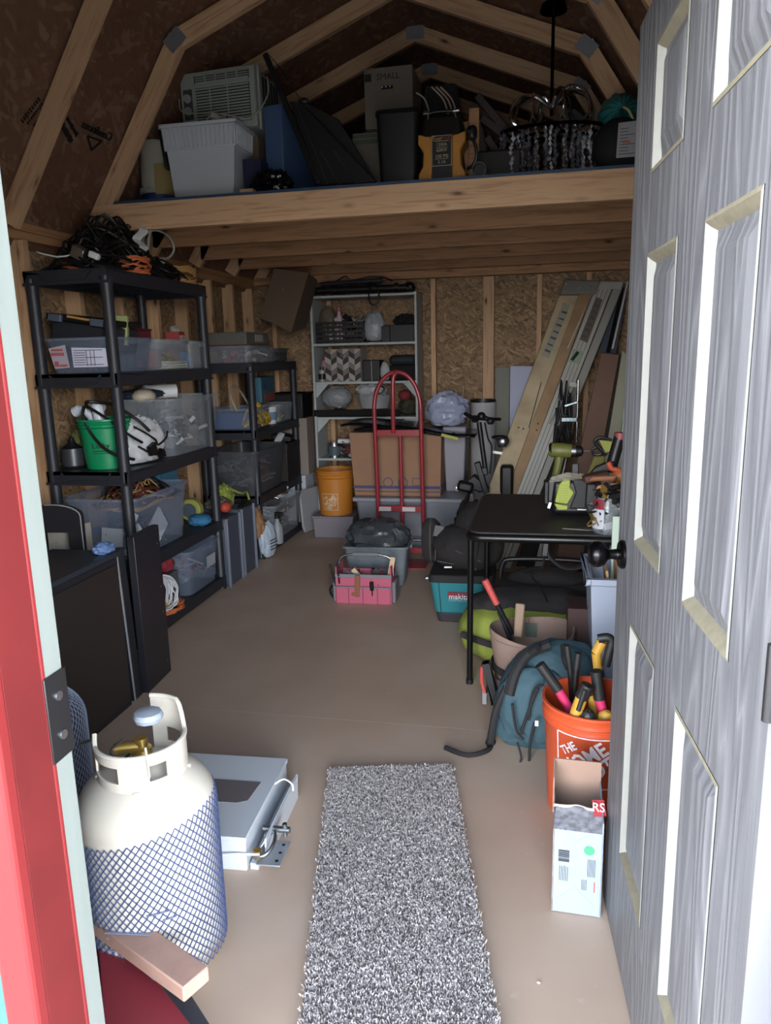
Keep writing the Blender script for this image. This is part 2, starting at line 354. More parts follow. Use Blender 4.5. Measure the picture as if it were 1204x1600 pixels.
# stamps on the roof sheathing
INK = mat('stamp_ink', '#0b0908', .9)
def roof_pt(px, py):
    # meet the steep left slope
    a = V((EV[0], 0, EV[1])); d = V((KN[0]-EV[0], 0, KN[1]-EV[1])); nn = V((d.z, 0, -d.x)).normalized()
    w_ = P(px, py, Y=1.0)-V((0, 0, HC)); o_ = V((0, 0, HC)); t = (a-o_).dot(nn)/w_.dot(nn); return o_+w_*t+nn*.003
def roof_mark(name, p0, p1, up, fn):
    a, b_, c = roof_pt(*p0), roof_pt(*p1), roof_pt(*up); return fn(FR((a+b_)/2, b_-a, c-a), (b_-a).length)
mk = roof_mark('t', (175, 216), (126, 192), (180, 207), lambda M, l: text('trim_100', 'Conditions', .055, INK, None, M, .003, align='CENTER'))
mk['kind'] = 'structure'
mk = roof_mark('t', (150, 228), (136, 212), (140, 235), lambda M, l: M)
g = G(); 
tri = [roof_pt(136, 212), roof_pt(158, 220), roof_pt(142, 234)]; cc = (tri[0]+tri[1]+tri[2])/3
for i in range(3): g.bar(tri[i], tri[(i+1) % 3], .010, .004, V((.85, 0, -.52)))
struct('trim_101', g, INK)
g = G()
_dn = V((EV[0]-KN[0], 0, EV[1]-KN[1])).normalized(); _nn = V((-_dn.z, 0, _dn.x))
for (a, b_, w_) in (((92, 188), (112, 222), .035), ((104, 184), (120, 212), .022), ((33, 190), (62, 152), .022), ((42, 193), (66, 160), .012), ((52, 196), (70, 170), .01)):
    p, q = roof_pt(*a), roof_pt(*b_)
    for k in range(9):
        t0 = k/9; t1 = t0+.07; jj = rnd(.6, 1)
        g.bar(p.lerp(q, t0), p.lerp(q, t1), w_*jj, .004, _nn)
struct('trim_102', g, INK)
# doorway: jamb on the left (white inner strip, red outer), strike plate, head, right jamb
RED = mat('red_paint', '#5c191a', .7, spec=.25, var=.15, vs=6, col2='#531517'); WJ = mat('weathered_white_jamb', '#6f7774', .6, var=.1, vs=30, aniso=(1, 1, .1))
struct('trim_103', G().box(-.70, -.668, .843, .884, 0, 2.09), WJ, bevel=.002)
dr = G().box(-.70, -.668, .7646, .843, 0, 2.09); struct('trim_104', dr, RED, bevel=.002)
struct('trim_105', G().box(-.72, -.667, .742, .768, -.02, 2.13), mat('red_paint_edge', '#6a1d1f', .6, spec=.3), bevel=.006)
struct('trim_106', G().box(-.69, -.6665, .838, .8455, 0, 2.09), _m['red_paint_edge'], bevel=.002)
sp = thing('strike_plate', 'black strike plate screwed to the white door jamb beside the propane cylinder', 'latch plate', (-.6665, .864, .925))
obj('plate', G().box(-.001, .002, -.026, .022, -.065, .065), DMETAL, sp, .001)
for zz_ in (-.03, .03): obj('screw', G().cyl((.002, 0, zz_), (.0045, 0, zz_), .007, n=14), METAL, sp)
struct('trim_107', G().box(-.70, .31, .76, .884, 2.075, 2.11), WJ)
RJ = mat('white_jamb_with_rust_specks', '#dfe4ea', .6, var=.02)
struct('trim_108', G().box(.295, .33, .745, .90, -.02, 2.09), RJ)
g = G()
for (px, py, s_) in ((1188, 1413, .005), (1196, 1409, .003), (1193, 1500, .004), (1200, 1508, .003)):
    p = P(px, py, X=.2949); g.blob((.2945, p.y, p.z), (.002, s_*1.6, s_*1.2), int(px), .3, n=10)
struct('trim_109', g, mat('rust', '#8a4a35', .9))
# dark red sill board and paling in the bottom left corner
# ================================================================ the open door (swung 94 degrees into the shed)
dm, N, L, b = nodes('grained_grey_white_door')
tc = N.new('ShaderNodeTexCoord'); mp = N.new('ShaderNodeMapping'); mp.inputs['Scale'].default_value = (1, 5.5, .55); L.new(tc.outputs['Object'], mp.inputs[0])
nz = N.new('ShaderNodeTexNoise'); nz.inputs['Scale'].default_value = 1.7; nz.inputs['Detail'].default_value = 1.5; nz.inputs['Distortion'].default_value = .3; L.new(mp.outputs[0], nz.inputs[0])
mm = N.new('ShaderNodeMath'); mm.operation = 'MULTIPLY'; mm.inputs[1].default_value = 19; L.new(nz.outputs[0], mm.inputs[0])
fr = N.new('ShaderNodeMath'); fr.operation = 'PINGPONG'; fr.inputs[1].default_value = 1.0; L.new(mm.outputs[0], fr.inputs[0])
mp2 = N.new('ShaderNodeMapping'); mp2.inputs['Scale'].default_value = (1, 160, 6); L.new(tc.outputs['Object'], mp2.inputs[0])
n2 = N.new('ShaderNodeTexNoise'); n2.inputs['Scale'].default_value = 1; n2.inputs['Detail'].default_value = 3; L.new(mp2.outputs[0], n2.inputs[0])
ad = N.new('ShaderNodeMath'); ad.operation = 'MULTIPLY_ADD'; L.new(n2.outputs[0], ad.inputs[0]); ad.inputs[1].default_value = .5; L.new(fr.outputs[0], ad.inputs[2])
r_ = ramp(N, [(.25, '#56575b'), (.62, '#5f6064'), (.95, '#77787c')]); 
dv = N.new('ShaderNodeMath'); dv.operation = 'MULTIPLY'; dv.inputs[1].default_value = .62; L.new(ad.outputs[0], dv.inputs[0]); L.new(dv.outputs[0], r_.inputs[0])
L.new(r_.outputs[0], b.inputs['Base Color']); b.inputs['Roughness'].default_value = .5
bp = N.new('ShaderNodeBump'); bp.inputs['Strength'].default_value = .35; bp.inputs['Distance'].default_value = .004; L.new(ad.outputs[0], bp.inputs['Height']); L.new(bp.outputs[0], b.inputs['Normal'])
DT = mat('door_moulding_paint', '#858682', .45, var=.06, vs=40); DT2 = mat('dusty_moulding_paint', '#75705f', .7, var=.2, vs=60)
door = bpy.data.objects.new('door_1', None); C.objects.link(door); door['kind'] = 'structure'
# local: +Y from hinge to free edge, face seen is at x=0 facing -X
DW, DH, TH = .948, 2.06, .044
fe = V((.189, 1.773, .008)); vd = V((-.07136, .99745, 0)); door.location = fe-vd*DW; door.rotation_euler = (0, 0, math.atan2(-vd.x, vd.y))
ylev = [(.142, .375), (.53, .765)]                    # from hinge
pan = [(a, c, z0, z1) for (a, c) in ylev for (z0, z1) in ((.265, .832), (1.01, 1.592), (1.738, 1.965))]
# frame of stiles and rails cut around the six panels
g = G(); yc = [0, .142, .375, .53, .765, DW]; zc = [0, .265, .832, 1.01, 1.592, 1.738, 1.965, DH]
for i in range(5):
    for j in range(7):
        if i in (1, 3) and j in (1, 3, 5): g.box(.012, TH-.012, yc[i]-.001, yc[i+1]+.001, zc[j]-.001, zc[j+1]+.001)
        else: g.box(0, TH, yc[i], yc[i+1], zc[j], zc[j+1])
obj('door_leaf', g, dm, door, 0, False)
for (a, c, z0, z1) in pan:
    for s in (0, 1):
        fx = (lambda x: x) if s == 0 else (lambda x: TH-x)
        def ring(ins, x): return [(fx(x), a+ins, z0+ins), (fx(x), c-ins, z0+ins), (fx(x), c-ins, z1-ins), (fx(x), a+ins, z1-ins)]
        g = G(); gh = G(); lv = [(0, -.001), (.006, -.002), (.013, .004), (.020, .0125), (.024, .0125)]
        for (i0, x0), (i1, x1) in zip(lv, lv[1:]):
            A, B = ring(i0, x0), ring(i1, x1)
            for k in range(4): (g if k % 2 else gh).add([A[k], A[(k+1) % 4], B[(k+1) % 4], B[k]], [(0, 1, 2, 3)])
        obj('panel_moulding', g, DT, door, 0, True); obj('dusty_moulding', gh, DT2, door, 0, True)
        g = G(); lv = [(.024, .0120), (.048, .003), (.052, .002)]
        for (i0, x0), (i1, x1) in zip(lv, lv[1:]):
            A, B = ring(i0, x0), ring(i1, x1)
            for k in range(4): g.add([A[k], A[(k+1) % 4], B[(k+1) % 4], B[k]], [(0, 1, 2, 3)])
        g.add(ring(.052, .002), [(0, 1, 2, 3)])
        obj('raised_panel', g, dm, door, 0, False)
KB = mat('black_bronze', '#0c0b0c', .22, .6)
for s in (-1, 1):
    x0 = 0 if s < 0 else TH
    prof = [(0, 0), (.033, 0), (.033, .006), (.028, .012), (.013, .014), (.011, .030), (.014, .036), (.026, .044), (.030, .056), (.029, .068), (.020, .078), (0, .081)]
    o = obj('door_knob', G().lathe([(r_2, z*s) for r_2, z in prof], (x0, DW-.075, .955), 36, 'x'), KB, door)
obj('latch', G().box(.012, .032, DW-.001, DW+.008, .945, .965), METAL, door, .001)
obj('bottom_sweep', G().box(.004, TH-.004, .004, DW-.004, -.007, .0), BLK, door)
for z in (.25, 1.05, 1.82):
    obj('hinge', G().cyl((-.004, -.006, z-.045), (-.004, -.006, z+.045), .006, n=12).box(-.002, .03, -.008, .0, z-.045, z+.045), DMETAL, door)
# ================================================================ builders used all over
def bin_(name, label, w, d, h, loc, rz=0, m=CLEAR, taper=.018, group=None, rim=.012, wall=.0035, lid=None, cat='storage bin', ribs=0, latch=True):
    t = thing(name, label, cat, loc, rz, group)
    x, y = w/2, d/2; g = G()
    ro = [(-x, -y), (x, -y), (x, y), (-x, y)]
    def ring(s, z, q=0): return [(px*(1-s/x), py*(1-s/y), z) for px, py in ro]
    def cr(s, z):        # rounded ring
        out = []; r_ = min(w, d)*.12
        for k, (sx, sy) in enumerate(((-1, -1), (1, -1), (1, 1), (-1, 1))):
            for j in range(5):
                a = pi+k*pi/2+j*pi/8; out.append((sx*(x-s-r_)+r_*cos(a), sy*(y-s-r_)+r_*sin(a), z))
        return out
    prof = [cr(taper+.006, 0), cr(taper, .006), cr(0, h), cr(wall, h), cr(taper+wall, .006), cr(taper+wall+.002, wall)]
    vs = [p for r_ in prof for p in r_]; fs = []
    for k in range(5):
        for i in range(20): fs.append((k*20+i, k*20+(i+1) % 20, (k+1)*20+(i+1) % 20, (k+1)*20+i))
    fs += [tuple(range(20))[::-1], tuple(range(100, 120))]
    g.add(vs, fs); obj('tub', g, m, t)
    g = G(); pr = [cr(-.002, h-rim), cr(-.010, h-rim), cr(-.010, h+.001), cr(.004, h+.001)]
    vs = [p for r_ in pr for p in r_]; fs = []
    for k in range(3):
        for i in range(20): fs.append((k*20+i, k*20+(i+1) % 20, (k+1)*20+(i+1) % 20, (k+1)*20+i))
    for i in range(20): fs.append((60+i, 60+(i+1) % 20, (i+1) % 20, i))
    g.add(vs, fs); obj('rim', g, m, t)
    if latch:
        g = G()
        for s in (-1, 1): obj('handle', G().obb((s*(x+.012), 0, h-.02), (.014, d*.28, .022)), m, t, .003)
    if lid: obj('lid', G().box(-x-.008, x+.008, -y-.008, y+.008, h+.001, h+.013), lid, t, .004)
    return t
def bucket(name, label, m, loc, r1=.15, r0=.13, h=.37, rz=0, handle=True, group=None, cat='bucket', bail=(pi*.5, -1)):
    t = thing(name, label, cat, loc, rz, group)
    f = lambda z: r0+(r1-r0)*z/h
    pr = [(0, 0), (f(0)-.004, 0), (f(0), .004)]
    for z in (.82, .84, .86, .885, .90, .92): pr.append((f(h*z)+(.006 if z in (.84, .90) else 0), h*z))
    pr += [(f(h)+.001, h-.012), (f(h)+.005, h-.008), (f(h)+.005, h), (f(h)-.003, h), (f(h*.5)-.003, h*.5), (f(0)-.003, .004), (0, .004)]
    obj('pail', G().lathe(pr, n=56), m, t)
    if handle:
        a0, dr_ = bail; pts = []
        for i in range(17):
            a = pi*i/16; R_ = r1+.012
            pts.append((cos(a)*R_, -(r1+.02)*sin(a)*.55*abs(dr_) if dr_ < 0 else (r1)*sin(a)*.3, h*.84-sin(a)*r1*1.15))
        c_, s_ = cos(a0), sin(a0); pts = [(p[0]*c_-p[1]*s_, p[0]*s_+p[1]*c_, p[2]) for p in pts]
        obj('wire_handle', G().tube(smooth_path(pts, 2), .0022, 6), METAL, t)
        for s in (0, 8):
            pass
        for s in (-1, 1): obj('handle_ear', G().obb((s*(r1+.006)*c_, s*(r1+.006)*s_, h*.84), (.02, .02, .03), (0, 0, a0)), m, t, .003)
    return t
def coil(name, label, m, loc, r=.1, wire=.004, turns=9, thick=.03, rz=0, rot=None, sy=1, cat='cable', group=None, seed=1, jit=.12):
    rs = random.Random(seed); pts = []; N_ = turns*18; h0 = thick
    for i in range(N_):
        a = 2*pi*i/18; k = i/N_
        rr = r*(1-jit*rs.random()*.6-jit*abs(sin(k*9)))
        pts.append((rr*cos(a), rr*sin(a)*sy, wire+h0*(.5+.5*sin(k*13+a*.3))*rs.uniform(.7, 1)))
    g = G().tube(smooth_path(pts, 2), wire, 6)
    return solo(name, g, m, label, cat, loc, rz, group, rot=rot)
def tangle(name, label, m, loc, size, wire=.004, n=60, seed=1, cat='cable', group=None, rz=0, loops=True):
    rs = random.Random(seed); g = G(); sx, sy, sz = size
    for q in range(max(1, n//12)):
        pts = []
        cx_, cy_ = rs.uniform(-.25, .25)*sx, rs.uniform(-.25, .25)*sy; a = rs.random()*6; rr = rs.uniform(.2, .48)
        for i in range(14):
            a += rs.uniform(.5, 1.1); rr2 = rr*rs.uniform(.6, 1.15)
            x = max(-sx/2, min(sx/2, cx_+cos(a)*rr2*sx)); y = max(-sy/2, min(sy/2, cy_+sin(a)*rr2*sy))
            e = max(0, 1-(2*x/sx)**2*.8-(2*y/sy)**2*.6)
            pts.append((x, y, wire+sz*e*rs.uniform(0, 1)))
        g.tube(smooth_path(pts, 5), wire, 6)
    return solo(name, g, m, label, cat, loc, rz, group)
# ================================================================ resin shelving units along the left wall
SH = mat('black_resin_shelving', '#23262e', .5, spec=.6)
def shelving(label, x0, x1, y0, y1, tops, posts_to, feet=0):
    t = thing('shelving_unit', label, 'shelving unit', ((x0+x1)/2, (y0+y1)/2, 0))
    w, d = (x1-x0)/2, (y1-y0)/2; th = .062
    for z in tops:
        g = G().box(-w, w, -d, d, z-.02, z)
        for sx in (-1, 1): g.box(*(sorted((sx*w, sx*(w-.02)))), -d, d, z-th, z)
        for sy in (-1, 1): g.box(-w, w, *(sorted((sy*d, sy*(d-.02)))), z-th, z)
        for k in range(1, 8): g.box(-w+.02, w-.02, -d+k*2*d/8-.004, -d+k*2*d/8+.004, z-.045, z-.018)
        s = obj('shelf', g, SH, t, .003)
        for sy in (-1, 1):                            # raised trapezoid on the ends
            g = G(); yy = sy*(d+.004); q = [(-w*.62, z-.006), (-w*.48, z-.045), (w*.48, z-.045), (w*.62, z-.006)]
            for a, c in zip(q, q[1:]): g.bar((a[0], yy, a[1]), (c[0], yy, c[1]), .008, .008, (0, 1, 0))
            g.box(-w-.004, w+.004, *(sorted((sy*d, sy*(d+.006)))), z-.066, z-.054)
            obj('end_rib', g, SH, s)
    for sx in (-1, 1):
        for sy in (-1, 1):
            g = G(); zs = sorted([0]+[q for q in tops if q < posts_to+.01])
            g.lathe([(0, 0), (.031, 0), (.031, .02), (.027, .03), (.027, posts_to-.05), (.030, posts_to-.04), (.030, posts_to), (0, posts_to)], (sx*(w-.024), sy*(d-.024), 0), 20)
            obj('post', g, SH, t)
    return t
SX0, SX1 = -2.35, -1.92
shelving('tall black resin shelving unit with four loaded tiers nearest the doorway', SX0, SX1, 3.17, 4.20, [.08, .44, .90, 1.365, 1.835], 1.80)
shelving('shorter black resin shelving unit behind the tall one, by the back corner', SX0, SX1, 4.85, 5.80, [.07, .46, .925, 1.385], 1.36)
Z5, Z4, Z3, Z2, Z1 = 1.835, 1.365, .90, .44, .08
# ---- on the very top of the tall unit
BC = mat('black_cable', '#0e0e10', .45); OC = mat('orange_cable', '#b8653c', .5); TC = mat('tan_cable', '#b08a55', .55); WC = mat('white_cable', '#c9ccc9', .45); YC = mat('yellow_cable', '#b99a3a', .5)
p = P(205, 385, X=-2.12)
tangle('black_extension_cords', 'big heap of black cords on top of the tall shelving unit', BC, (-2.12, 3.55, Z5), (.38, .62, .30), .006, 320, 3)
tangle('black_cord_bundle', 'lower bundle of black cords between the two orange coils on the tall shelving unit', BC, (-2.02, 3.84, Z5), (.22, .42, .12), .005, 120, 8)
coil('extension_cord', 'coil of orange extension cord lying on the front edge of the top shelf', OC, (-1.985, 3.52, Z5), .085, .0048, 14, .085, rz=.3, sy=1.25, seed=3)
coil('extension_cord', 'coil of tan cord at the far end of the top shelf', TC, (-2.0, 4.06, Z5), .085, .0048, 12, .09, sy=1.3, seed=5)
tangle('orange_cord_ends', 'short orange cord loosely piled at the near end of the top shelf', mat('red_orange_cable', '#9b4f33', .5), (-2.18, 3.27, Z5), (.22, .12, .04), .008, 26, 12)
t = thing('metal_junction_box', 'small galvanised electrical box with a plug on the near end of the top shelf', 'junction box', (-2.10, 3.25, Z5+.045))
obj('box', G().obb((0, 0, .035), (.06, .05, .055), (.3, .5, .2)), METAL, t, .004)
obj('plug', G().obb((.07, .01, .02), (.05, .03, .03), (0, .4, 0)), WHT, t, .006); obj('cable', G().tube(smooth_path([(-.03, 0, .03), (-.1, -.01, .02), (-.17, -.02, .035), (-.22, 0, .05)], 5), .004, 6), WC, t)
t = thing('power_strip', 'white power strip with a looping white cord on top of the black cords', 'power strip', (-2.12, 3.98, Z5+.115))
obj('body', G().obb((0, 0, 0), (.05, .20, .035), (.25, 0, 0)), WHT, t, .006)
obj('cord', G().tube(smooth_path([(0, .1, .03), (.0, .20, .055), (0, .26, .11), (0, .2, .17), (0, .05, .18), (0, -.08, .13), (.03, -.14, .06), (.02, -.1, .03), (0, 0, .17), (.02, .06, .19)], 7), .0065, 8), WC, t)
t = thing('paper_tag', 'crumpled white label tag caught in the heap of black cords', 'tag', (-2.0, 3.62, Z5+.16))
obj('paper', G().grid(lambda u, v: ((.02*sin(v*9)+.01*u), (u-.5)*.07+.02*v, (v-.3)*.12), 6, 10), mat('white_paper', '#d6dadd', .8), t)
# ---- second tier (z 1.365)
LBL = mat('printed_label_paper', '#c9cbe0', .7); PINKL = mat('faded_red_print', '#a85a5a', .7); PRT = mat('dark_print', '#4a4d58', .8)
t = bin_('clear_storage_bin', 'clear bin with printed labels on its end, near end of the second tier', .36, .40, .165, (-2.125, 3.39, Z4), m=CLEARB, taper=.02)
lab = obj('shipping_label', G().add([(-.03, -.196, .03), (.15, -.196, .03), (.148, -.200, .115), (-.03, -.200, .122)], [(0, 1, 2, 3)]), LBL, t)
g = G()
for k in range(7): g.box(-.022, .04 if k % 3 else .13, -.2005, -.1995, .04+k*.011, .043+k*.011)
for k in range(3): g.box(.045+k*.02, .047+k*.02, -.2015, -.1995, .035, .11)
obj('print', g, PRT, lab)
lab = obj('red_label', G().add([(-.13, -.196, .025), (-.05, -.196, .03), (-.06, -.201, .135), (-.15, -.201, .12)], [(0, 1, 2, 3)]), mat('whitish_label', '#a9a3b2', .7), t)
g = G().box(-.14, -.07, -.203, -.201, .085, .100).box(-.135, -.075, -.203, -.201, .107, .117).box(-.125, -.105, -.2015, -.1985, .035, .06).box(-.1, -.06, -.2015, -.1985, .035, .045)
obj('print', g, PINKL, lab)
t = thing('black_tool_case', 'black plastic tool case with grey latches tipped across the near bin on the second tier', 'tool case', (-2.14, 3.36, Z4+.185), rot=(0, R(8), 0))
g = G().prism([(-.165, -.10), (.17, -.07), (.175, .045), (-.16, .05)], -.10, .12); obj('case', g, mat('charcoal_plastic', '#24272e', .5), t, .01)
obj('lid', G().obb((.0, .01, .065), (.36, .25, .03)), BLK, t, .006)
for x in (-.12, .10): obj('latch', G().obb((x, -.128, .062), (.07, .02, .035)), mat('grey_latch', '#4c5666', .4), t, .004)
obj('handle', G().bar((-.05, -.135, .075), (.06, -.135, .07), .014, .01), mat('tan_wood_handle', '#a9824a', .6), t)
t = thing('spirit_level', 'short green and silver level standing behind the front post on the second tier', 'level', (-1.99, 3.36, Z4+.14), .2)
obj('body', G().obb((0, 0, .06), (.07, .03, .14), (0, .1, 0)), mat('green_tool', '#8a9560', .5), t, .004)
obj('vial', G().cyl((-.0, -.02, .08), (.0, .02, .08), .016), METAL, t); obj('head', G().obb((-.03, 0, .0), (.08, .04, .05), (0, .1, 0)), BLK, t, .006)
solo('red_case', G().box(-.10, .10, -.13, .13, 0, .055).box(-.105, .105, -.135, .135, .055, .065), mat('dark_red_plastic', '#6e2530', .5), 'flat dark red case on the second tier behind the clear bins', 'case', (-2.20, 3.72, Z4+.158), bevel=.004)
t = bin_('clear_storage_bin', 'clear ribbed bin holding red things, middle of the second tier', .34, .36, .16, (-2.10, 3.80, Z4), m=CLEAR, taper=.02)
t = bin_('clear_storage_bin', 'clear ribbed bin at the far end of the second tier', .34, .22, .155, (-2.10, 4.09, Z4), m=CLEAR, taper=.014)
solo('folded_white_cloth', G().box(-.05, .05, -.12, .12, 0, .012).box(-.05, .05, -.115, .115, .013, .026).box(-.048, .05, -.12, .11, .027, .04), mat('off_white_fabric', '#c9c9bf', .8), 'folded white packets inside the middle clear bin on the second tier', 'cloth', (-2.0, 3.84, Z4+.008), bevel=.005)
solo('red_packet', G().obb((0, 0, .055), (.12, .10, .1), (0, 0, .2)), mat('maroon_packet', '#6b3238', .7), 'maroon packet inside the middle clear bin on the second tier', 'packet', (-2.04, 3.69, Z4+.006), bevel=.01)
t = thing('red_carton', 'small red carton with white lettering sticking up from the far bin on the second tier', 'carton', (-2.05, 4.03, Z4+.02), .1)
obj('carton', G().box(-.04, .04, -.045, .045, 0, .19), mat('red_carton', '#93363a', .6), t, .003); text('lettering', 'RED', .04, WHT, t, FR((.0405, 0, .155), (0, 1, 0), (0, 0, 1)))
obj('rag', G().blob((0, 0, .20), (.06, .06, .05), 4, .3), mat('grey_rag', '#8f8a85', .9), t)
solo('blue_packet', G().obb((0, 0, .05), (.05, .09, .09), (0, 0, .4)), mat('blue_packet', '#3f6a9c', .6), 'blue packet inside the far clear bin on the second tier', 'packet', (-2.0, 4.02, Z4+.006), bevel=.008)
tangle('yellow_fittings', 'yellow and brown fittings in the middle clear bin', mat('mustard_bits', '#8f7a36', .6), (-2.08, 3.9, Z4+.008), (.2, .2, .09), .008, 60, 31)
# ---- third tier (z .90)
GRN = mat('green_plastic', '#0f8a5a', .4)
t = bucket('green_bucket', 'bright green bucket with black lettering holding white pipe elbows on the third tier', GRN, (-2.115, 3.335, Z3), .125, .102, .245, rz=0, bail=(R(-10), -1))
text('lettering', 'Lucky', .035, BLK, t, FR((.045, -.1195, .12), (1, .35, 0), (0, 0, 1))); g = G().bar((.0, -.119, .093), (.09, -.088, .093), .001, .004).bar((.0, -.117, .082), (.09, -.086, .082), .001, .003); obj('print_lines', g, BLK, t)
PVC = mat('white_pvc', '#cfd6e2', .35)
t = thing('pvc_elbow', 'white curved pvc pipe elbow sticking out of the green bucket on the left', 'pipe', (-2.17, 3.33, Z3+.1))
obj('pipe', G().tube(smooth_path([(.03, 0, 0), (.0, 0, .13), (-.02, 0, .165), (-.06, 0, .185), (-.085, 0, .185)], 5), .021, 16), PVC, t); obj('collar', G().tube([(-.07, 0, .187), (-.10, 0, .175)], .026, 16), PVC, t)
t = thing('pvc_pipe', 'white rounded pvc pipe standing tallest in the green bucket', 'pipe', (-2.12, 3.30, Z3+.1))
obj('pipe', G().tube(smooth_path([(0.01, 0, 0), (0, 0, .18), (-.01, .01, .20), (-.015, .05, .2)], 5), .028, 16), PVC, t)
solo('rubber_hose', G().tube(smooth_path([(-.09, 0, .33), (-.07, -.02, .35), (-.02, 0, .345), (.06, 0, .33), (.16, .02, .26), (.2, .06, .2)], 6), .008, 8).tube(smooth_path([(-.085, -.03, .33), (-.08, -.05, .28), (-.04, -.06, .2), (.03, -.07, .13), (.1, -.06, .09), (.17, -.05, .075)], 6), .0075, 8).tube(smooth_path([(-.09, -.01, .33), (-.04, -.02, .31), (.04, -.02, .26), (.12, 0, .19), (.19, .0, .15)], 6), .007, 8), mat('black_rubber', '#141416', .4), 'black rubber hose looped over the green bucket and hanging past the post', 'hose', (-2.07, 3.27, Z3-.02))
t = thing('steel_pot', 'small grey metal pot behind the left post on the third tier', 'pot', (-2.285, 3.30, Z3))
obj('pot', G().lathe([(0, 0), (.035, 0), (.055, .015), (.058, .10), (.055, .10), (.05, .02), (0, .01)], n=32), mat('grey_metal_pot', '#5e6166', .35, .7), t)
obj('lid', G().lathe([(.05, .1), (.02, .125), (.012, .15), (0, .155)], n=24), BLK, t)
solo('green_fabric_scraps', G().blob((0, 0, .06), (.11, .1, .13), 9, .5, n=32), mat('olive_scraps', '#6f7444', .9), 'olive green crumpled scraps beside the pot on the third tier', 'scraps', (-2.29, 3.42, Z3+.07))
solo('grey_flat_box', G().box(-.13, .13, -.11, .11, 0, .20), mat('grey_brown_box', '#5a5552', .7), 'dull grey box behind the green bucket on the third tier', 'box', (-2.19, 3.56, Z3), bevel=.004)
BAGW = mat('white_bag_film', '#c3c6cb', .45, bump=.8, bs=22)
t = thing('white_plastic_bag', 'crumpled white plastic bag with black cables on the third tier edge', 'plastic bag', (-1.995, 3.47, Z3), R(80))
obj('bag', G().blob((0, 0, .115), (.30, .12, .25), 5, .28, 2.0, n=48), BAGW, t)
solo('black_wire_lead', G().tube(smooth_path([(0, -.12, .2), (.03, -.06, .16), (.045, 0, .12), (.03, .05, .09), (.05, .1, .12), (.04, .14, .15)], 6), .005, 8).tube(smooth_path([(0, -.1, .1), (.05, -.03, .05), (.05, .03, .07), (.055, .07, .03)], 6), .006, 8).obb((.05, -.05, .08), (.02, .06, .05), (.3, 0, 0)).obb((.055, .03, .045), (.02, .05, .03), (.5, 0, 0)), BC, 'black plugs and lead draped over the white plastic bag', 'cable', (-1.965, 3.47, Z3))
t = bin_('clear_storage_bin', 'large clear bin with wires inside, filling the far half of the third tier', .38, .62, .315, (-2.10, 3.97, Z3), m=CLEAR, taper=.03)
def clutter(label, loc, size, seed, cols, n=40, name='jumbled_hardware', cat='hardware'):
    rs = random.Random(seed); t = None; g = [G() for _ in cols]
    for i in range(n):
        q = g[rs.randrange(len(cols))]; sx = rs.uniform(.015, .06)
        x, y = rs.uniform(-.5, .5)*size[0]*.85, rs.uniform(-.5, .5)*size[1]*.85
        c = (x, y, rs.uniform(.15, .9)*size[2]); k = rs.random(); rt = (rs.uniform(-1, 1), rs.uniform(-1, 1), rs.uniform(-3, 3))
        if k < .5: q.obb(c, (sx, sx*rs.uniform(.5, 2), sx*rs.uniform(.2, .7)), rt)
        elif k < .75:
            d = V((rs.uniform(-1, 1), rs.uniform(-1, 1), rs.uniform(-.4, .4))).normalized()*.05; q.cyl(V(c)-d, V(c)+d, rs.uniform(.004, .014), n=10)
        else: q.tube(smooth_path([V(c)+V((rs.uniform(-.05, .05), rs.uniform(-.06, .06), rs.uniform(-.03, .03))) for _ in range(6)], 4), .0035, 5)
    t = thing(name, label, cat, loc)
    for q, c in zip(g, cols):
        if q.v:
            o = obj('pieces', q, c, t, 0, True); o['kind'] = 'stuff'
    t['kind'] = 'stuff'
    return t
DG = mat('dull_grey_parts', '#55565a', .6); DG2 = mat('mid_grey_parts', '#83858a', .6); DW2 = mat('dull_white_parts', '#b9bbbd', .6); DB = mat('dull_blue_parts', '#46618a', .6); DR = mat('dull_red_parts', '#8a4440', .6); DBR = mat('dull_brown_parts', '#6a5342', .7); BRASS = mat('brass', '#b0924f', .35, .8); DGREEN = mat('lime_parts', '#9aa13c', .6)
clutter('jumble of grey wire and fittings seen through the large clear bin on the third tier', (-2.10, 3.97, Z3+.008), (.28, .50, .25), 21, [DG, DG2, BLK, WC], 60)
t = thing('pvc_pipe_offcut', 'short white pipe offcut lying on top of the large third-tier bin', 'pipe', (-2.12, 3.93, Z3+.345), .7)
obj('pipe', G().lathe([(.040, -.09), (.040, .09), (.036, .09), (.036, -.09), (.04, -.09)], (0, 0, 0), 28, 'x'), WHT, t)
solo('cream_offcut', G().blob((0, 0, .03), (.12, .14, .08), 3, .1), mat('cream_plastic', '#b9ae9b', .6), 'cream rounded piece on the near rim of the large third-tier bin', 'offcut', (-2.10, 3.71, Z3+.30))
solo('dark_blue_tarp', G().blob((0, 0, .02), (.22, .3, .06), 13, .3), mat('navy_tarp', '#2d3850', .8), 'dark blue folded tarp on top of the large third-tier bin', 'tarp', (-2.18, 3.83, Z3+.315))
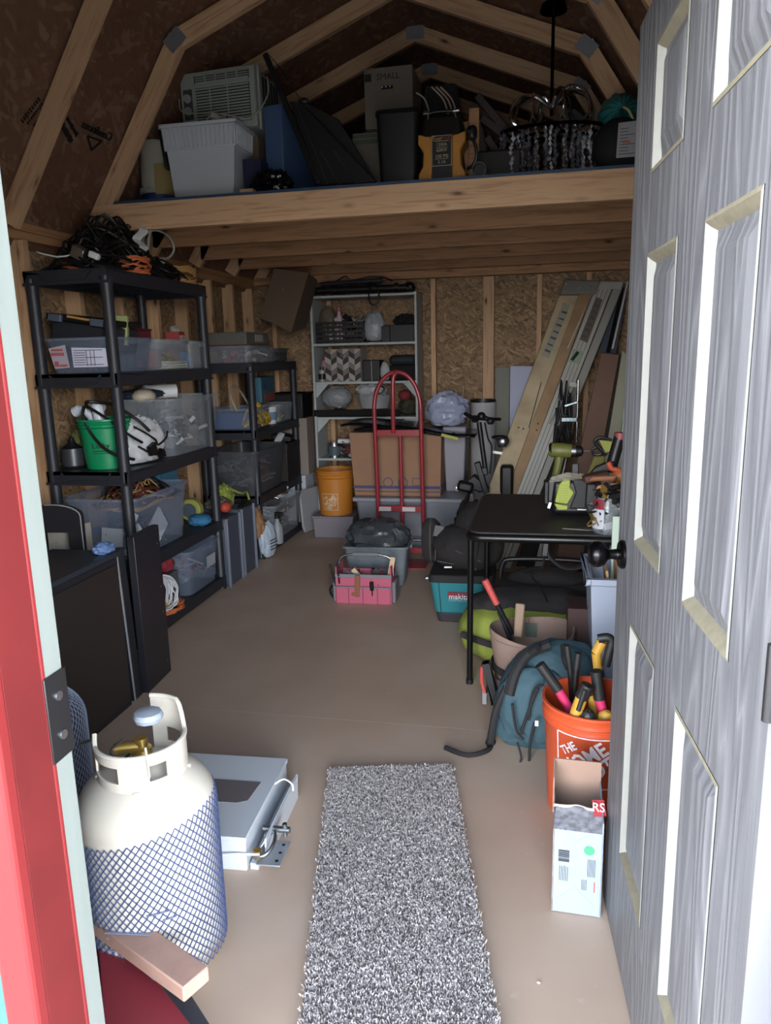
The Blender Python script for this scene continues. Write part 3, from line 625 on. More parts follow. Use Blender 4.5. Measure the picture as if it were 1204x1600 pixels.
# ---- fourth tier (z .44)
t = bin_('clear_storage_bin', 'large clear bin full of white fixtures and cables, near end of the fourth tier', .40, .60, .315, (-2.13, 3.52, Z2), m=CLEARB, taper=.03)
clutter('mixed grey and brassy hardware at the bottom of the large fourth-tier bin', (-2.13, 3.52, Z2+.008), (.30, .48, .13), 33, [DG, DG2, DB, BRASS], 60)
tangle('assorted_cables', 'pile of tan, black and red cables heaped over the large fourth-tier bin', TC, (-2.10, 3.55, Z2+.24), (.3, .5, .12), .0045, 120, 22)
tangle('red_and_black_leads', 'thin dark red leads mixed in the heap over the large fourth-tier bin', mat('dark_red_cable', '#5a2c28', .5), (-2.10, 3.52, Z2+.25), (.3, .5, .11), .004, 110, 23)
tangle('black_leads', 'thin black leads mixed in the heap over the large fourth-tier bin', BC, (-2.12, 3.6, Z2+.25), (.3, .5, .12), .004, 110, 24)
t = thing('wall_plate', 'square white wall plate leaning inside the large fourth-tier bin', 'wall plate', (-2.10, 3.275, Z2+.03), rot=(R(-6), R(4), R(2)))
obj('plate', G().box(-.065, .05, -.004, .004, 0, .125), WHT, t, .002)
for z in (.04, .09): obj('screw_hole', G().cyl((-.04, -.0045, z), (-.04, -.004, z), .003, n=10), BLK, t)
for (x, z, w_, h_, a, lb) in ((-1.985, .12, .03, .12, .5, 'white bracket slanting near the top of the large fourth-tier bin'), (-1.965, .05, .10, .12, -.5, 'white card box corner showing through the front of the large fourth-tier bin'), (-2.02, .02, .12, .03, .05, 'long white trim piece low in the large fourth-tier bin')):
    solo('white_fixture', G().obb((0, 0, h_/2), (w_, .012, h_), (0, a, 0)), WHT, lb, 'fixture', (x, 3.27+abs(a)*.02, Z2+z), bevel=.003)
g = G()
solo('white_card_box', G().obb((0, 0, .07), (.014, .13, .13), (.6, 0, 0)), mat('white_card', '#c6ccd6', .7), 'white flat carton pressed against the aisle side of the large fourth-tier bin', 'carton', (-1.962, 3.50, Z2+.06), bevel=.002)
solo('blue_card_box', G().box(-.09, .09, -.11, .11, 0, .15), mat('teal_blue_card', '#3b7391', .7), 'teal blue carton standing behind the large fourth-tier bin', 'carton', (-2.2, 3.93, Z2+.24-.23), bevel=.003)
bpy.data.objects['blue_card_box'].location.z = Z2+.19; solo('dark_prop_box', G().box(-.1, .1, -.1, .1, 0, .19), CARD2, 'dark carton under the teal blue carton on the fourth tier', 'carton', (-2.2, 3.94, Z2))
t = thing('green_hose_reel', 'yellow green rounded case at the far end of the fourth tier', 'reel', (-2.07, 4.10, Z2+.07))
obj('case', G().lathe([(0, -.03), (.06, -.03), (.07, -.02), (.07, .02), (.06, .03), (0, .03)], (0, 0, .01), 28, 'y'), mat('yellow_green_plastic', '#8d8f45', .5), t)
obj('hub', G().lathe([(0, -.036), (.045, -.036), (.045, -.03), (0, -.03)], (0, 0, .01), 24, 'y'), mat('slate', '#3f4a55', .5), t)
solo('blue_pouch', G().blob((0, 0, .03), (.14, .12, .07), 14, .3), mat('bright_blue_fabric', '#2f6d96', .8), 'blue pouch below the yellow green case on the fourth tier', 'pouch', (-1.99, 4.04, Z2))
# ---- bottom tier
t = bin_('clear_storage_bin', 'clear bin with a handwritten label, standing on the bottom tier of the tall unit', .36, .42, .27, (-2.10, 3.94, Z1), m=CLEARB, taper=.025)
lab = obj('label', G().add([(.1795, .0, .12), (.1795, .12, .12), (.182, .12, .19), (.182, .0, .19)], [(0, 1, 2, 3)]), mat('worn_label', '#9da2ac', .7), t)
clutter('dark tools seen through the labelled bottom bin', (-2.10, 3.94, Z1+.008), (.26, .3, .17), 41, [DG, DG2, DR], 34)
WCL = mat('white_wire', '#c4c7cb', .4)
coil('white_cable_coil', 'upright coil of white cable on the bottom tier beside the black panels', WCL, (-1.985, 3.43, Z1+.125), .10, .0045, 13, .09, rot=(R(80), 0, R(75)), seed=9)
coil('orange_cable_coil', 'orange cable coil lying under the white coil on the bottom tier', OC, (-2.0, 3.52, Z1), .12, .007, 6, .05, seed=10)
coil('yellow_cable_coil', 'yellow cable coil beneath the white coil on the bottom tier', YC, (-2.0, 3.4, Z1+.03), .09, .006, 5, .04, seed=11)
solo('red_rope_bundle', G().blob((0, 0, .05), (.17, .2, .12), 15, .25), mat('red_fabric', '#8e2b38', .85), 'dark red bundle above the white coil on the bottom tier', 'bundle', (-2.08, 3.66, Z1+.17)); solo('grey_support_box', G().box(-.1, .1, -.09, .09, 0, .17), DG, 'grey box under the dark red bundle on the bottom tier', 'box', (-2.1, 3.65, Z1), bevel=.004)
# ---- grey totes standing between the two units
GT = mat('slate_tote', '#4a5160', .45)
for (y, lb, h) in ((4.30, 'slate grey tote standing on end between the shelving units, nearer one', .44), (4.545, 'slate grey tote standing on end between the shelving units, farther one', .45)):
    t = thing('grey_tote', lb, 'tote', (-2.06, y, 0), group=None)
    obj('shell', G().box(-.17, .165, -.10, .10, 0, h), GT, t, .015); obj('rim', G().box(.160, .178, -.112, -.096, 0, h+.005).box(.160, .178, .096, .112, 0, h+.005), mat('grey_rim', '#6d7482', .4), t, .003)
t = thing('work_gloves', 'heap of lime and grey work gloves on top of the grey totes', 'gloves', (-2.04, 4.50, .47))
obj('lime_glove', G().blob((0, 0, .05), (.12, .2, .16), 17, .5, n=40), mat('lime_fabric', '#8f9a45', .85), t); obj('grey_glove', G().blob((.02, -.12, .03), (.16, .15, .09), 18, .4), mat('grey_fabric', '#5b564f', .9), t)
obj('strap', G().tube(smooth_path([(.08, -.06, .12), (.11, .05, .07), (.1, .16, .06), (.1, .2, 0)], 5), .008, 6), mat('lime_fabric', '#8f9a45'), t)
solo('orange_red_ball', G().blob((0, 0, .035), (.07, .09, .07), 3, .08, n=24), mat('orange_red', '#b3452f', .6), 'orange red lump on the near edge of the grey totes', 'ball', (-1.95, 4.33, .455))
solo('black_handle_grip', G().obb((0, 0, .02), (.04, .13, .05), (.3, 0, 0)), BLK, 'black grip resting on the rim of the farther grey tote', 'grip', (-1.93, 4.56, .43), bevel=.01)
def ppr(pts, Y0, Y1, dx=0, dz=0, o=(0, 0, 0)):         # silhouette taken at depth Y0, carried back to Y1
    A = [P(x, y, Y=Y0)-V(o) for x, y in pts]; return G().hull(A, [a+V((dx, Y1-Y0, dz)) for a in A])
# ================================================================ shorter unit
DARKJ = mat('dark_translucent_plastic', '#4b4f54', .35, alpha=.45)
t = bin_('parts_organiser', 'clear parts organiser with a thin red rim on top of the shorter unit, near end', .33, .44, .115, (-2.10, 5.08, 1.385), m=CLEAR, taper=.006)
bpy.data.objects[t.name]; obj('red_edge', G().box(-.172, .172, -.226, .226, .116, .122), mat('thin_red_edge', '#7a3b3b', .5), t)
clutter('screws and white bits seen through the red rimmed organiser', (-2.10, 5.08, 1.393), (.28, .38, .07), 51, [DW2, DBR, DG, DR], 50)
t = thing('grey_utility_case', 'flat grey case with a pale label lying on the red rimmed organiser', 'case', (-2.11, 5.06, 1.508))
obj('case', G().box(-.16, .165, -.22, .20, 0, .085), mat('mid_grey_plastic', '#5e5c58', .5), t, .006); obj('label', G().box(.165, .1665, -.06, .09, .02, .07), mat('pale_label', '#9b9a94', .7), t)
t = bin_('clear_storage_bin', 'smoky clear bin at the far end of the shorter unit top', .32, .34, .10, (-2.10, 5.53, 1.385), m=SMOKE, taper=.01)
clutter('dark bits inside the smoky bin on the shorter unit', (-2.10, 5.53, 1.391), (.26, .28, .07), 52, [BLK, DG, DBR], 30)
t = thing('glass_jar', 'small jar with a dark red lid standing on the smoky bin', 'jar', (-2.08, 5.50, 1.487))
obj('glass', G().lathe([(0, 0), (.045, 0), (.048, .02), (.048, .06), (.042, .07)], n=28), DARKJ, t); obj('lid', G().lathe([(.046, .068), (.046, .095), (0, .097)], n=28), mat('dark_red_lid', '#5b2227', .4), t)
# tier .925
t = bin_('clear_storage_bin', 'low clear bin with a blue side at the near end of the shorter unit', .34, .36, .15, (-2.11, 5.05, .925), m=CLEARB, taper=.012)
solo('blue_box', G().box(-.13, .13, -.13, .13, 0, .11), mat('royal_blue', '#2b4a80', .5), 'blue box inside the low clear bin of the shorter unit', 'box', (-2.12, 5.05, .931), bevel=.004)
tangle('yellow_extension_cord', 'coil of yellow cord hanging over the low clear bin of the shorter unit', YC, (-1.99, 5.06, .94), (.12, .40, .19), .008, 110, 5)
solo('white_flex_hose', G().tube(smooth_path([(0, -.1, 0), (-.03, -.12, .1), (-.04, -.05, .17), (-.03, .05, .13), (.0, .12, .03)], 6), .009, 8), mat('beige_hose', '#8f8772', .6), 'beige hose arching out of the low clear bin', 'hose', (-2.05, 4.95, 1.06))
t = thing('plastic_tub', 'small white tub with a blue label on the middle tier of the shorter unit', 'tub', (-2.02, 5.38, .925))
obj('tub', G().lathe([(0, 0), (.055, 0), (.065, .12), (.068, .13), (.062, .13), (.05, .01), (0, .01)], n=32), WHT, t); obj('label', G().lathe([(.0585, .03), (.0635, .09)], n=16, a0=-1.2, a1=.7), mat('blue_label', '#6b86a6', .6), t)
t = bin_('clear_storage_bin', 'handwritten clear bin at the far end of the shorter unit middle tier', .32, .34, .14, (-2.10, 5.58, .925), m=CLEAR, taper=.012)
clutter('dull pieces inside the handwritten bin', (-2.10, 5.58, .931), (.26, .28, .09), 53, [DG, DBR, DGREEN], 30)
t = thing('teal_product_box', 'teal and orange product box standing on edge above the middle tier bins', 'box', (-2.11, 5.54, 1.085), .12)
obj('box', G().box(-.04, .04, -.22, .20, 0, .19), mat('teal_card', '#35667a', .6), t, .003); obj('orange_band', G().box(.0395, .0415, -.14, .2005, .0, .065), mat('orange_band', '#8e4a3e', .6), t)
g = G()
for k in range(3): g.tube(smooth_path([(.042, -.16+k*.035, .15), (.043, -.15+k*.035, .11), (.043, -.135+k*.035, .11), (.042, -.13+k*.035, .14)], 4), .003, 5)
obj('squiggle', g, mat('navy_print', '#1e2d4a', .6), t)
solo('black_bin', G().box(-.14, .14, -.14, .14, 0, .20).box(-.15, .15, -.15, .15, .185, .2), BLK, 'black open bin pushed past the end of the middle tier', 'bin', (-2.02, 5.93, .93), bevel=.006); solo('bin_prop_carton', G().box(-.12, .12, -.10, .10, 0, .47), mat('light_brown_box', '#8b8079', .8), 'pale brown carton under the black open bin', 'carton', (-1.99, 5.95, .455), bevel=.003)
solo('white_flat_box', G().box(-.13, .10, -.12, .12, 0, .455), mat('white_carton', '#b9bcc8', .7), 'white carton with dark line drawings standing on the floor in the back corner', 'carton', (-1.99, 5.93, 0), bevel=.003)
o = bpy.data.objects['white_flat_box']; g = G()
for (a, c) in (((-.06, .10), (.06, .10)), ((-.06, .10), (-.06, .30)), ((.06, .10), (.06, .30)), ((-.06, .30), (.06, .30)), ((-.06, .2), (.06, .2)), ((-.03, .3), (-.03, .4)), ((.04, .3), (.0, .4))): g.bar((.101, a[0], a[1]), (.101, c[0], c[1]), .003, .001, (1, 0, 0))
obj('line_drawing', g, PRT, o)
# tier .46
t = bin_('clear_storage_bin', 'big clear tub full of wrapped hardware on the lower tier of the shorter unit', .40, .62, .32, (-2.11, 5.12, .46), m=SMOKE, taper=.03)
clutter('grey wrapped hardware seen through the big clear tub', (-2.11, 5.12, .468), (.30, .50, .24), 54, [DG, DG2, DW2], 70)
t = thing('black_cabinet_box', 'black box with loose papers on top behind the big clear tub', 'box', (-2.06, 5.62, .46))
obj('box', G().box(-.14, .14, -.15, .14, 0, .30).box(-.15, .15, -.16, .15, .25, .30), mat('brown_black', '#1f1a18', .6), t, .004); obj('paper', G().obb((.05, -.05, .335), (.05, .12, .02), (.5, .4, .2)), WHT, t); obj('strap', G().obb((.04, .05, .33), (.16, .12, .05), (.1, .2, .2)), BLK, t, .01)
# floor tier
t = bin_('clear_storage_bin', 'clear tub with bagged parts on the bottom tier of the shorter unit', .36, .66, .28, (-2.06, 5.36, .07), m=CLEAR, taper=.03)
clutter('parts in plastic bags filling the bottom tub', (-2.06, 5.36, .078), (.28, .56, .24), 55, [DG2, DG, DW2, DBR], 70)
clutter('silvery bits heaped above the bottom tub', (-2.03, 5.45, .33), (.24, .3, .1), 56, [METAL, DG, DW2], 30)
t = thing('labelled_bag', 'pale blue and white printed bag slumped on the edge of the bottom tier', 'bag', (-1.90, 4.90, .0), R(80))
obj('bag', G().blob((0, 0, .13), (.18, .10, .27), 6, .22, 2.4, n=40), mat('pale_blue_bag', '#b5c3d3', .5, bump=.5, bs=30), t)
g = G()
for k in range(4): g.box(-.05, .05-.02*(k % 2), -.052, -.05, .07+k*.022, .078+k*.022)
obj('print', g, PRT, t)
solo('brown_bag', G().blob((0, 0, .1), (.15, .12, .24), 8, .3, n=36), mat('tan_bag', '#8f6b4a', .6), 'tan crumpled bag above the pale blue printed bag', 'bag', (-1.97, 4.84, .16))
t = thing('spray_bottle', 'clear spray bottle with a black trigger at the edge of the bottom tier', 'bottle', (-1.88, 5.06, .07))
obj('bottle', G().lathe([(0, 0), (.038, 0), (.04, .02), (.04, .12), (.016, .165), (.015, .19), (0, .19)], n=28), mat('milky_plastic', '#9fa6ac', .4, alpha=.7), t); obj('trigger', G().cyl((0, 0, .185), (0, 0, .21), .017, n=16).box(-.015, .045, -.012, .012, .205, .235).box(.02, .03, -.006, .006, .16, .21), BLK, t, .003)
solo('leaning_cover', G().prism([(-.15, 0), (.15, 0), (.17, .05), (.16, .30), (.12, .35), (-.12, .35), (-.16, .30), (-.17, .05)], -.01, .012), mat('milky_lid', '#9c9da0', .5), 'milky white tub lid standing on edge in the back corner', 'lid', (-1.82, 5.80, .004), rot=(R(-6), 0, R(72)), bevel=.008)
# ================================================================ white shelf unit against the back wall
WSX0, WSX1, WSY0, WSY1 = -1.785, -.935, 5.80, 6.09
WP = mat('white_shelf_paint', '#a9b0b2', .55)
t = thing('white_shelf', 'tall open white painted shelf against the back wall', 'shelf', ((WSX0+WSX1)/2, (WSY0+WSY1)/2, 0))
w_, d_ = (WSX1-WSX0)/2, (WSY1-WSY0)/2
LV = [1.88, 1.515, 1.215, .935, .60, .08]
for sx in (-1, 1): obj('side_panel', G().box(*(sorted((sx*w_, sx*(w_-.018)))), -d_, d_, 0, 1.888), WP, t, .001)
for z in LV: obj('board', G().box(-w_+.018, w_-.018, -d_+.002, d_, z-.018, z), WP, t, .001)
for z in (1.197, .917):
    for sx in (-1, 1): obj('corner_brace', G().prism([(sx*(w_-.018), z), (sx*(w_-.12), z), (sx*(w_-.018), z-.11)], -d_+.02, -d_+.035), WP, t)
def wsx(px, py=600): return P(px, py, Y=5.9).x
# on top: folded tripods
t = thing('tripod_stands', 'bundle of folded black tripod stands lying on top of the white shelf', 'tripod', (-1.42, 5.93, 1.88))
obj('tube', G().cyl((-.36, -.03, .05), (.40, -.03, .045), .026), BLK, t); obj('tube', G().cyl((-.34, .04, .06), (.34, .04, .055), .022), BLK, t); obj('tube', G().cyl((-.3, 0, .10), (.2, 0, .11), .018), mat('grey_black_tube', '#2a2c30', .35), t)
for x in (-.2, .12, .30): obj('clamp', G().cyl((x, -.03, .05), (x+.03, -.03, .05), .034, n=16), BLK, t)
obj('head', G().blob((.41, 0, .05), (.09, .08, .07), 3, .4), BLK, t)
obj('cord', G().tube(smooth_path([(-.2, 0, .1), (-.1, -.02, .15), (-.05, 0, .12), (.1, 0, .14), (.2, 0, .13), (.28, -.02, .1)], 6), .006, 6), BLK, t)
obj('strap', G().tube(smooth_path([(.13, -.155, .045), (.12, -.16, -.02), (.14, -.165, -.08), (.19, -.165, -.07), (.20, -.16, -.01), (.19, -.15, .03)], 6), .007, 6), BLK, t)
# row 1
t = thing('milk_crate', 'black slotted plastic crate on the top row of the white shelf', 'crate', (-1.55, 5.90, 1.515))
g = G().box(-.19, .19, -.10, .10, 0, .008)
for (a, c) in (((-.19, -.10), (.19, -.10)), ((.19, -.10), (.19, .10)), ((.19, .10), (-.19, .10)), ((-.19, .10), (-.19, -.10))):
    for z in (.02, .055, .09, .125, .158): g.bar((a[0], a[1], z), (c[0], c[1], z), .008, .018)
    for k in range(9 if abs(a[1]-c[1]) < .01 else 5):
        kk = k/(8 if abs(a[1]-c[1]) < .01 else 4); g.bar((a[0]+(c[0]-a[0])*kk, a[1]+(c[1]-a[1])*kk, 0), (a[0]+(c[0]-a[0])*kk, a[1]+(c[1]-a[1])*kk, .165), .012, .008, (1, 0, 0))
obj('crate', g, BLK, t)
clutter('small tools and white bits heaped in the black slotted crate', (-1.52, 5.90, 1.525), (.3, .16, .2), 61, [DG, BLK, DW2], 46)
solo('film_bag', G().blob((0, 0, .13), (.15, .1, .28), 19, .3), mat('brownish_film', '#6f655a', .4, alpha=.7), 'brownish clear bag standing in the left end of the black slotted crate', 'bag', (-1.67, 5.90, 1.53))
t = thing('pink_bottle', 'narrow pink and white bottle standing in the black slotted crate', 'bottle', (-1.565, 5.86, 1.525))
obj('bottle', G().lathe([(0, 0), (.024, 0), (.024, .19), (.012, .215), (.012, .24), (0, .24)], n=24), mat('pale_pink_plastic', '#c4a3ae', .4), t); obj('cap', G().lathe([(.014, .235), (.014, .27), (0, .275)], n=20), mat('dusty_pink', '#a9566e', .4), t)
solo('grey_film_bag', G().blob((0, 0, .115), (.17, .14, .24), 20, .25), mat('grey_film', '#9aa0a8', .4, bump=.5, bs=30), 'tied pale grey plastic bag right of the crate on the white shelf', 'plastic bag', (-1.29, 5.89, 1.515))
t = thing('dark_bin', 'black bin with dark cloth heaped on it at the right of the top row', 'bin', (-1.07, 5.92, 1.515)); obj('bin', G().box(-.13, .11, -.09, .09, 0, .13), mat('charcoal', '#26272a', .6), t, .005); obj('cloth', G().blob((.03, 0, .16), (.18, .15, .10), 22, .5), BLK2, t)
obj('side_pocket', G().box(-.145, -.08, -.115, -.085, 0, .12), BLK, t, .004)
# row 2
t = thing('chevron_fabric_bin', 'fabric storage cube with grey and white chevron pattern on the white shelf', 'fabric bin', (-1.535, 5.91, 1.215))
cb = [mat('chevron_'+k, c, .85) for k, c in (('light', '#a39d98'), ('grey', '#77716e'), ('dark', '#3c3838'))]
bw, bh, nx, nz_ = .29, .255, 6, 6; gs = [G(), G(), G()]; sk = bh/nz_
for i in range(nx):
    for j in range(-1, nz_+1):
        x0, x1 = -bw/2+i*bw/nx, -bw/2+(i+1)*bw/nx; s0, s1 = (0, sk*.75) if i % 2 else (sk*.75, 0)
        z = lambda q, s: max(0, min(bh, q*sk+s))
        zs = [z(j, s0), z(j, s1), z(j+1, s1), z(j+1, s0)]
        if max(zs)-min(zs) < 1e-4: continue
        c = (0, 1, 0, 2)[(j*1) % 4] if i % 2 else (0, 2, 0, 1)[j % 4]
        c = [0, 2, 1][(j+(i % 2)) % 3]
        gs[c].add([(x0, -.101, zs[0]), (x1, -.101, zs[1]), (x1, -.101, zs[2]), (x0, -.101, zs[3])], [(0, 1, 2, 3)])
obj('cube', G().box(-bw/2, bw/2, -.10, .12, 0, bh), cb[0], t, .003)
for q, c in zip(gs, cb): obj('chevrons', q, c, t, 0, False)
obj('pull_ring', G().lathe([(.012, -.002), (.016, 0), (.012, .002), (.008, 0), (.012, -.002)], (0, -.105, .20), 18, 'y'), METAL, t)
def can(name, label, loc, m, h=.1, r=.03, cap=None, cat='can', band=None):
    t = thing(name, label, cat, loc)
    obj('body', G().lathe([(0, 0), (r, 0), (r, h*.9), (r*.6, h), (0, h)], n=24), m, t)
    if band: obj('label', G().lathe([(r+.0006, h*.2), (r+.0006, h*.65)], n=24), band, t)
    if cap: obj('cap', G().lathe([(r*.62, h*.97), (r*.62, h*1.18), (0, h*1.2)], n=20), cap, t)
    return t
can('spray_can', 'white and black spray can left of the chevron cube', (-1.725, 5.86, 1.215), mat('spotted_can', '#8f8f88', .4), .10, .028, mat('can_black_cap', '#1d1d1e', .4), band=BLK)
can('pink_jar', 'jar with a raspberry lid standing behind the spray can, left of the chevron cube', (-1.715, 5.92, 1.215), mat('pinkish_glass', '#9c8187', .4), .17, .03, mat('raspberry_lid', '#7b2c45', .4), cat='jar')
t = thing('black_storage_box', 'black box standing right of the chevron cube', 'box', (-1.31, 5.92, 1.215)); obj('box', G().box(-.07, .07, -.09, .09, 0, .165), BLK, t, .006); obj('corner_trim', G().box(.0, .006, -.092, -.088, .0, .16), DG2, t)
solo('white_pouch', G().blob((0, 0, .07), (.08, .06, .15), 24, .2), mat('white_pouch', '#a8abad', .6), 'small white pouch leaning in front of the dark bag on the second row', 'pouch', (-1.20, 5.84, 1.215))
t = thing('black_soft_case', 'black soft case filling the right end of the second row', 'case', (-1.06, 5.93, 1.215)); obj('case', G().box(-.115, .105, -.09, .09, 0, .12), BLK2, t, .02); obj('flap', G().box(-.11, .1, -.085, .085, .121, .20), mat('dark_blue_black', '#1d2128', .7), t, .03)
# row 3
solo('foam_wrap_bag', G().blob((0, 0, .09), (.25, .18, .19), 26, .12, 3, n=40), mat('bubble_wrap', '#83878c', .3, bump=.9, bs=60), 'ball of bubble wrap on the third row of the white shelf', 'bubble wrap', (-1.62, 5.90, .995))
solo('black_mat', G().grid(lambda u, v: (-.36+u*.70, -.16+v*.30, .015+.02*sin(u*7)*sin(v*3)), 16, 6).grid(lambda u, v: (-.36+u*.70, -.165, -.01+v*.05), 16, 2), mat('black_felt', '#131315', .95), 'black cloth spread over the fourth board of the white shelf', 'cloth', (-1.42, 5.93, .955))
o = bpy.data.objects['black_mat']; md = o.modifiers.new('solid', 'SOLIDIFY'); md.thickness = .018
t = thing('white_planter', 'white oval planter with plastic film on the third row', 'planter', (-1.30, 5.88, 1.0))
obj('pot', G().lathe([(0, 0), (.11, 0), (.135, .10), (.14, .105), (.13, .105), (.105, .01), (0, .01)], n=40, sy=.75), mat('planter_white', '#9fa2a6', .45), t); obj('film', G().blob((-.02, 0, .14), (.25, .16, .12), 28, .3), FILM, t)
obj('cord', G().tube(smooth_path([(.02, -.08, .14), (.07, -.1, .12), (.10, -.09, .16), (.05, -.08, .18), (.02, -.08, .14)], 6), .006, 6), BLK, t)
solo('camouflage_cap', G().blob((0, 0, .05), (.17, .16, .13), 30, .3), mat('camouflage', '#4c4c3a', .9, var=.5, vs=30, col2='#23211c'), 'camouflage cap at the right end of the third row', 'cap', (-1.02, 5.88, .957))
solo('red_ball_cap', G().blob((0, 0, .04), (.10, .10, .09), 31, .15), mat('dull_red_cloth', '#7c2c33', .8), 'dull red cap resting on the camouflage cap', 'cap', (-1.05, 5.86, 1.06))
# row 4 and 5
t = thing('paint_can', 'small metal paint tin on the lower board of the white shelf', 'paint tin', (-1.645, 5.86, .60))
obj('tin', G().lathe([(0, 0), (.05, 0), (.05, .11), (.053, .112), (.053, .12), (.047, .12), (.045, .112), (0, .112)], n=32), METAL, t); obj('label', G().lathe([(.0506, .02), (.0506, .095)], n=32), mat('slate_label', '#4d5a66', .6), t)
clutter('black and red straps and connectors on the lower board of the white shelf', (-1.48, 5.88, .60), (.24, .14, .16), 62, [BLK, DR, DG2, DG], 50, cat='straps')
t = thing('caulk_tube', 'white caulk tube lying on the red straps', 'tube', (-1.52, 5.86, .735), .1); obj('tube', G().cyl((-.09, 0, 0), (.08, 0, 0), .02), WHT, t); obj('nozzle', G().cyl((.08, 0, 0), (.15, 0, 0), .008, .003), WHT, t)
# ================================================================ brown box wedged under the joists, by the corner
o_ = P(445, 518, Y=5.45)
t = thing('tilted_cardboard_box', 'dark brown cardboard box tipped up between the joists and the white shelf', 'cardboard box', o_)
A = [P(x, y, Y=5.42)-o_ for x, y in ((405, 496), (455, 519), (482, 426), (428, 419))]; B = [P(x, y, Y=5.75)-o_ for x, y in ((428, 500), (478, 512), (496, 438), (446, 428))]
B = [V((b_.x, b_.y, b_.z)) for b_ in B]
obj('carton', G().hull(A, B), mat('brown_board', '#5c4b3c', .8), t, .002); c_ = (A[0]+A[1]+A[2]+A[3])/4+V((0, -.003, .06)); obj('staple', G().blob(c_, (.014, .006, .014), 1, 0, n=10), METAL, t)
# ================================================================ middle of the back wall
OB = mat('amber_orange_plastic', '#c07a2c', .5); GBX = mat('grey_brown_plastic', '#86808a', .6)
t = thing('grey_base_box', 'low grey box under the amber bucket by the back wall', 'box', (-1.585, 5.66, 0)); obj('box', G().frus(-.165, .165, -.15, .15, 0, .165, .01), GBX, t, .006); obj('rim', G().box(-.17, .17, -.155, .155, .165, .178), GBX, t, .003)
t = bucket('amber_bucket', 'amber orange hardware store bucket stacked on a low grey box', OB, (-1.585, 5.64, .18), .152, .13, .36, handle=False)
THDW = mat('pale_print', '#cfc3a8', .7)
def hd_logo(t, z0, s, m, ang, r, letters=True, whole=True):
    """square store emblem wrapped on a bucket: outline and slanted stencil words"""
    def cyl_map(u, v, e=.0014): a = ang+u/r; q_ = .1305+.0205*(z0+v)/.365+e; return (cos(a)*q_, sin(a)*q_, z0+v)
    g = G(); 
    def seg(a, b_, w_):
        nn = 6; a, b_ = V(a), V(b_); d = (b_-a).normalized(); q = V((-d.y, d.x))*w_/2
        def f(u, v): p_ = a.lerp(b_, u)+q*(v*2-1); return cyl_map(p_.x, p_.y)
        g.grid(f, nn, 1)
    h = s/2
    for a, b_ in (((-h, -h), (h, -h)), ((h, -h), (h, h)), ((h, h), (-h, h)), ((-h, h), (-h, -h))): seg(a, b_, s*.03)
    obj('emblem_frame', g, m, t)
    for (wd, sz, px_, py_) in (('THE', .2, -.28, .22), ('HOME', .36, .0, .06), ('DEPOT', .34, .12, -.24)):
        cu = bpy.data.curves.new('emblem', 'FONT'); cu.body = wd; cu.size = sz*s; cu.align_x = 'CENTER'; cu.align_y = 'CENTER'; cu.offset = sz*s*.03; cu.resolution_u = 2
        q = bpy.data.objects.new('tmp', cu); C.objects.link(q); me = bpy.data.meshes.new_from_object(q.evaluated_get(bpy.context.evaluated_depsgraph_get())); bpy.data.objects.remove(q)
        for v_ in me.vertices:
            x, y = v_.co.x*.9, v_.co.y*1.15; a = R(38); x, y = x*cos(a)-y*sin(a)*.9, x*sin(a)+y*cos(a); x += px_*s; y += py_*s
            v_.co = cyl_map(max(-h*.93, min(h*.93, x)), max(-h*.93, min(h*.93, y)))
        me.materials.clear(); me.materials.append(m); q = bpy.data.objects.new('emblem_lettering', me); C.objects.link(q); q.parent = t
hd_logo(t, .115, .13, THDW, R(-96), .139)
solo('gray_small_knob', G().blob((0, 0, .02), (.05, .05, .04), 2, 0), mat('cream_knob', '#b5b0a6', .5), 'round cream knob sitting on the lower board above the amber bucket', 'knob', (-1.50, 5.84, .60))
GRT = mat('grey_tote_plastic', '#7d7f88', .45)
t = thing('large_grey_tote', 'large grey tote on the floor under the open cardboard box', 'tote', (-.90, 5.36, 0))
obj('tub', G().frus(-.39, .38, -.25, .25, 0, .40, .035), GRT, t, .02); obj('rim', G().box(-.41, .40, -.27, .27, .385, .415), mat('grey_tote_rim', '#8d8f98', .4), t, .008)
t = thing('open_cardboard_box', 'big open cardboard box with a blue stripe standing on the grey tote', 'cardboard box', (-1.0, 5.37, .416))
A = [(-.31, -.20, 0), (.32, -.20, 0), (.32, .2, 0), (-.31, .2, 0)]; B = [(-.34, -.2, .46), (.33, -.2, .46), (.33, .2, .46), (-.34, .2, .46)]
obj('carton', G().hull(A, B), mat('brown_carton', '#94715a', .85, var=.1), t, .004); obj('stripe', G().box(-.318, .326, -.2045, -.199, .055, .075).box(-.318, .326, -.2045, -.199, .03, .036).box(.319, .3275, -.2, .2, .055, .075), mat('blue_stripe', '#45486b', .8), t)
g = G()
for k, x in enumerate((-.06, .05, .15)):
    obj('printed_ring', G().lathe([(.03, -.001), (.034, -.002), (.036, 0)], (x, -.2035, .10), 20, 'y'), mat('blue_stripe', ''), t) if k < 2 else g.bar((x-.03, -.203, .08), (x-.03, -.203, .13), .004, .002, (0, 1, 0)).bar((x+.03, -.203, .08), (x+.03, -.203, .13), .004, .002, (0, 1, 0)).bar((x-.03, -.203, .13), (x+.03, -.203, .13), .004, .002, (0, 1, 0)).bar((x-.03, -.203, .08), (x+.03, -.203, .08), .004, .002, (0, 1, 0))
g.v and obj('printed_symbols', g, mat('blue_stripe', ''), t)
solo('grey_plastic_bin', G().frus(-.085, .085, -.15, .15, 0, .48, .02), mat('lavender_grey', '#86838f', .5), 'tall lavender grey bin right of the open cardboard box', 'bin', (-.60, 5.50, .416), bevel=.01); 
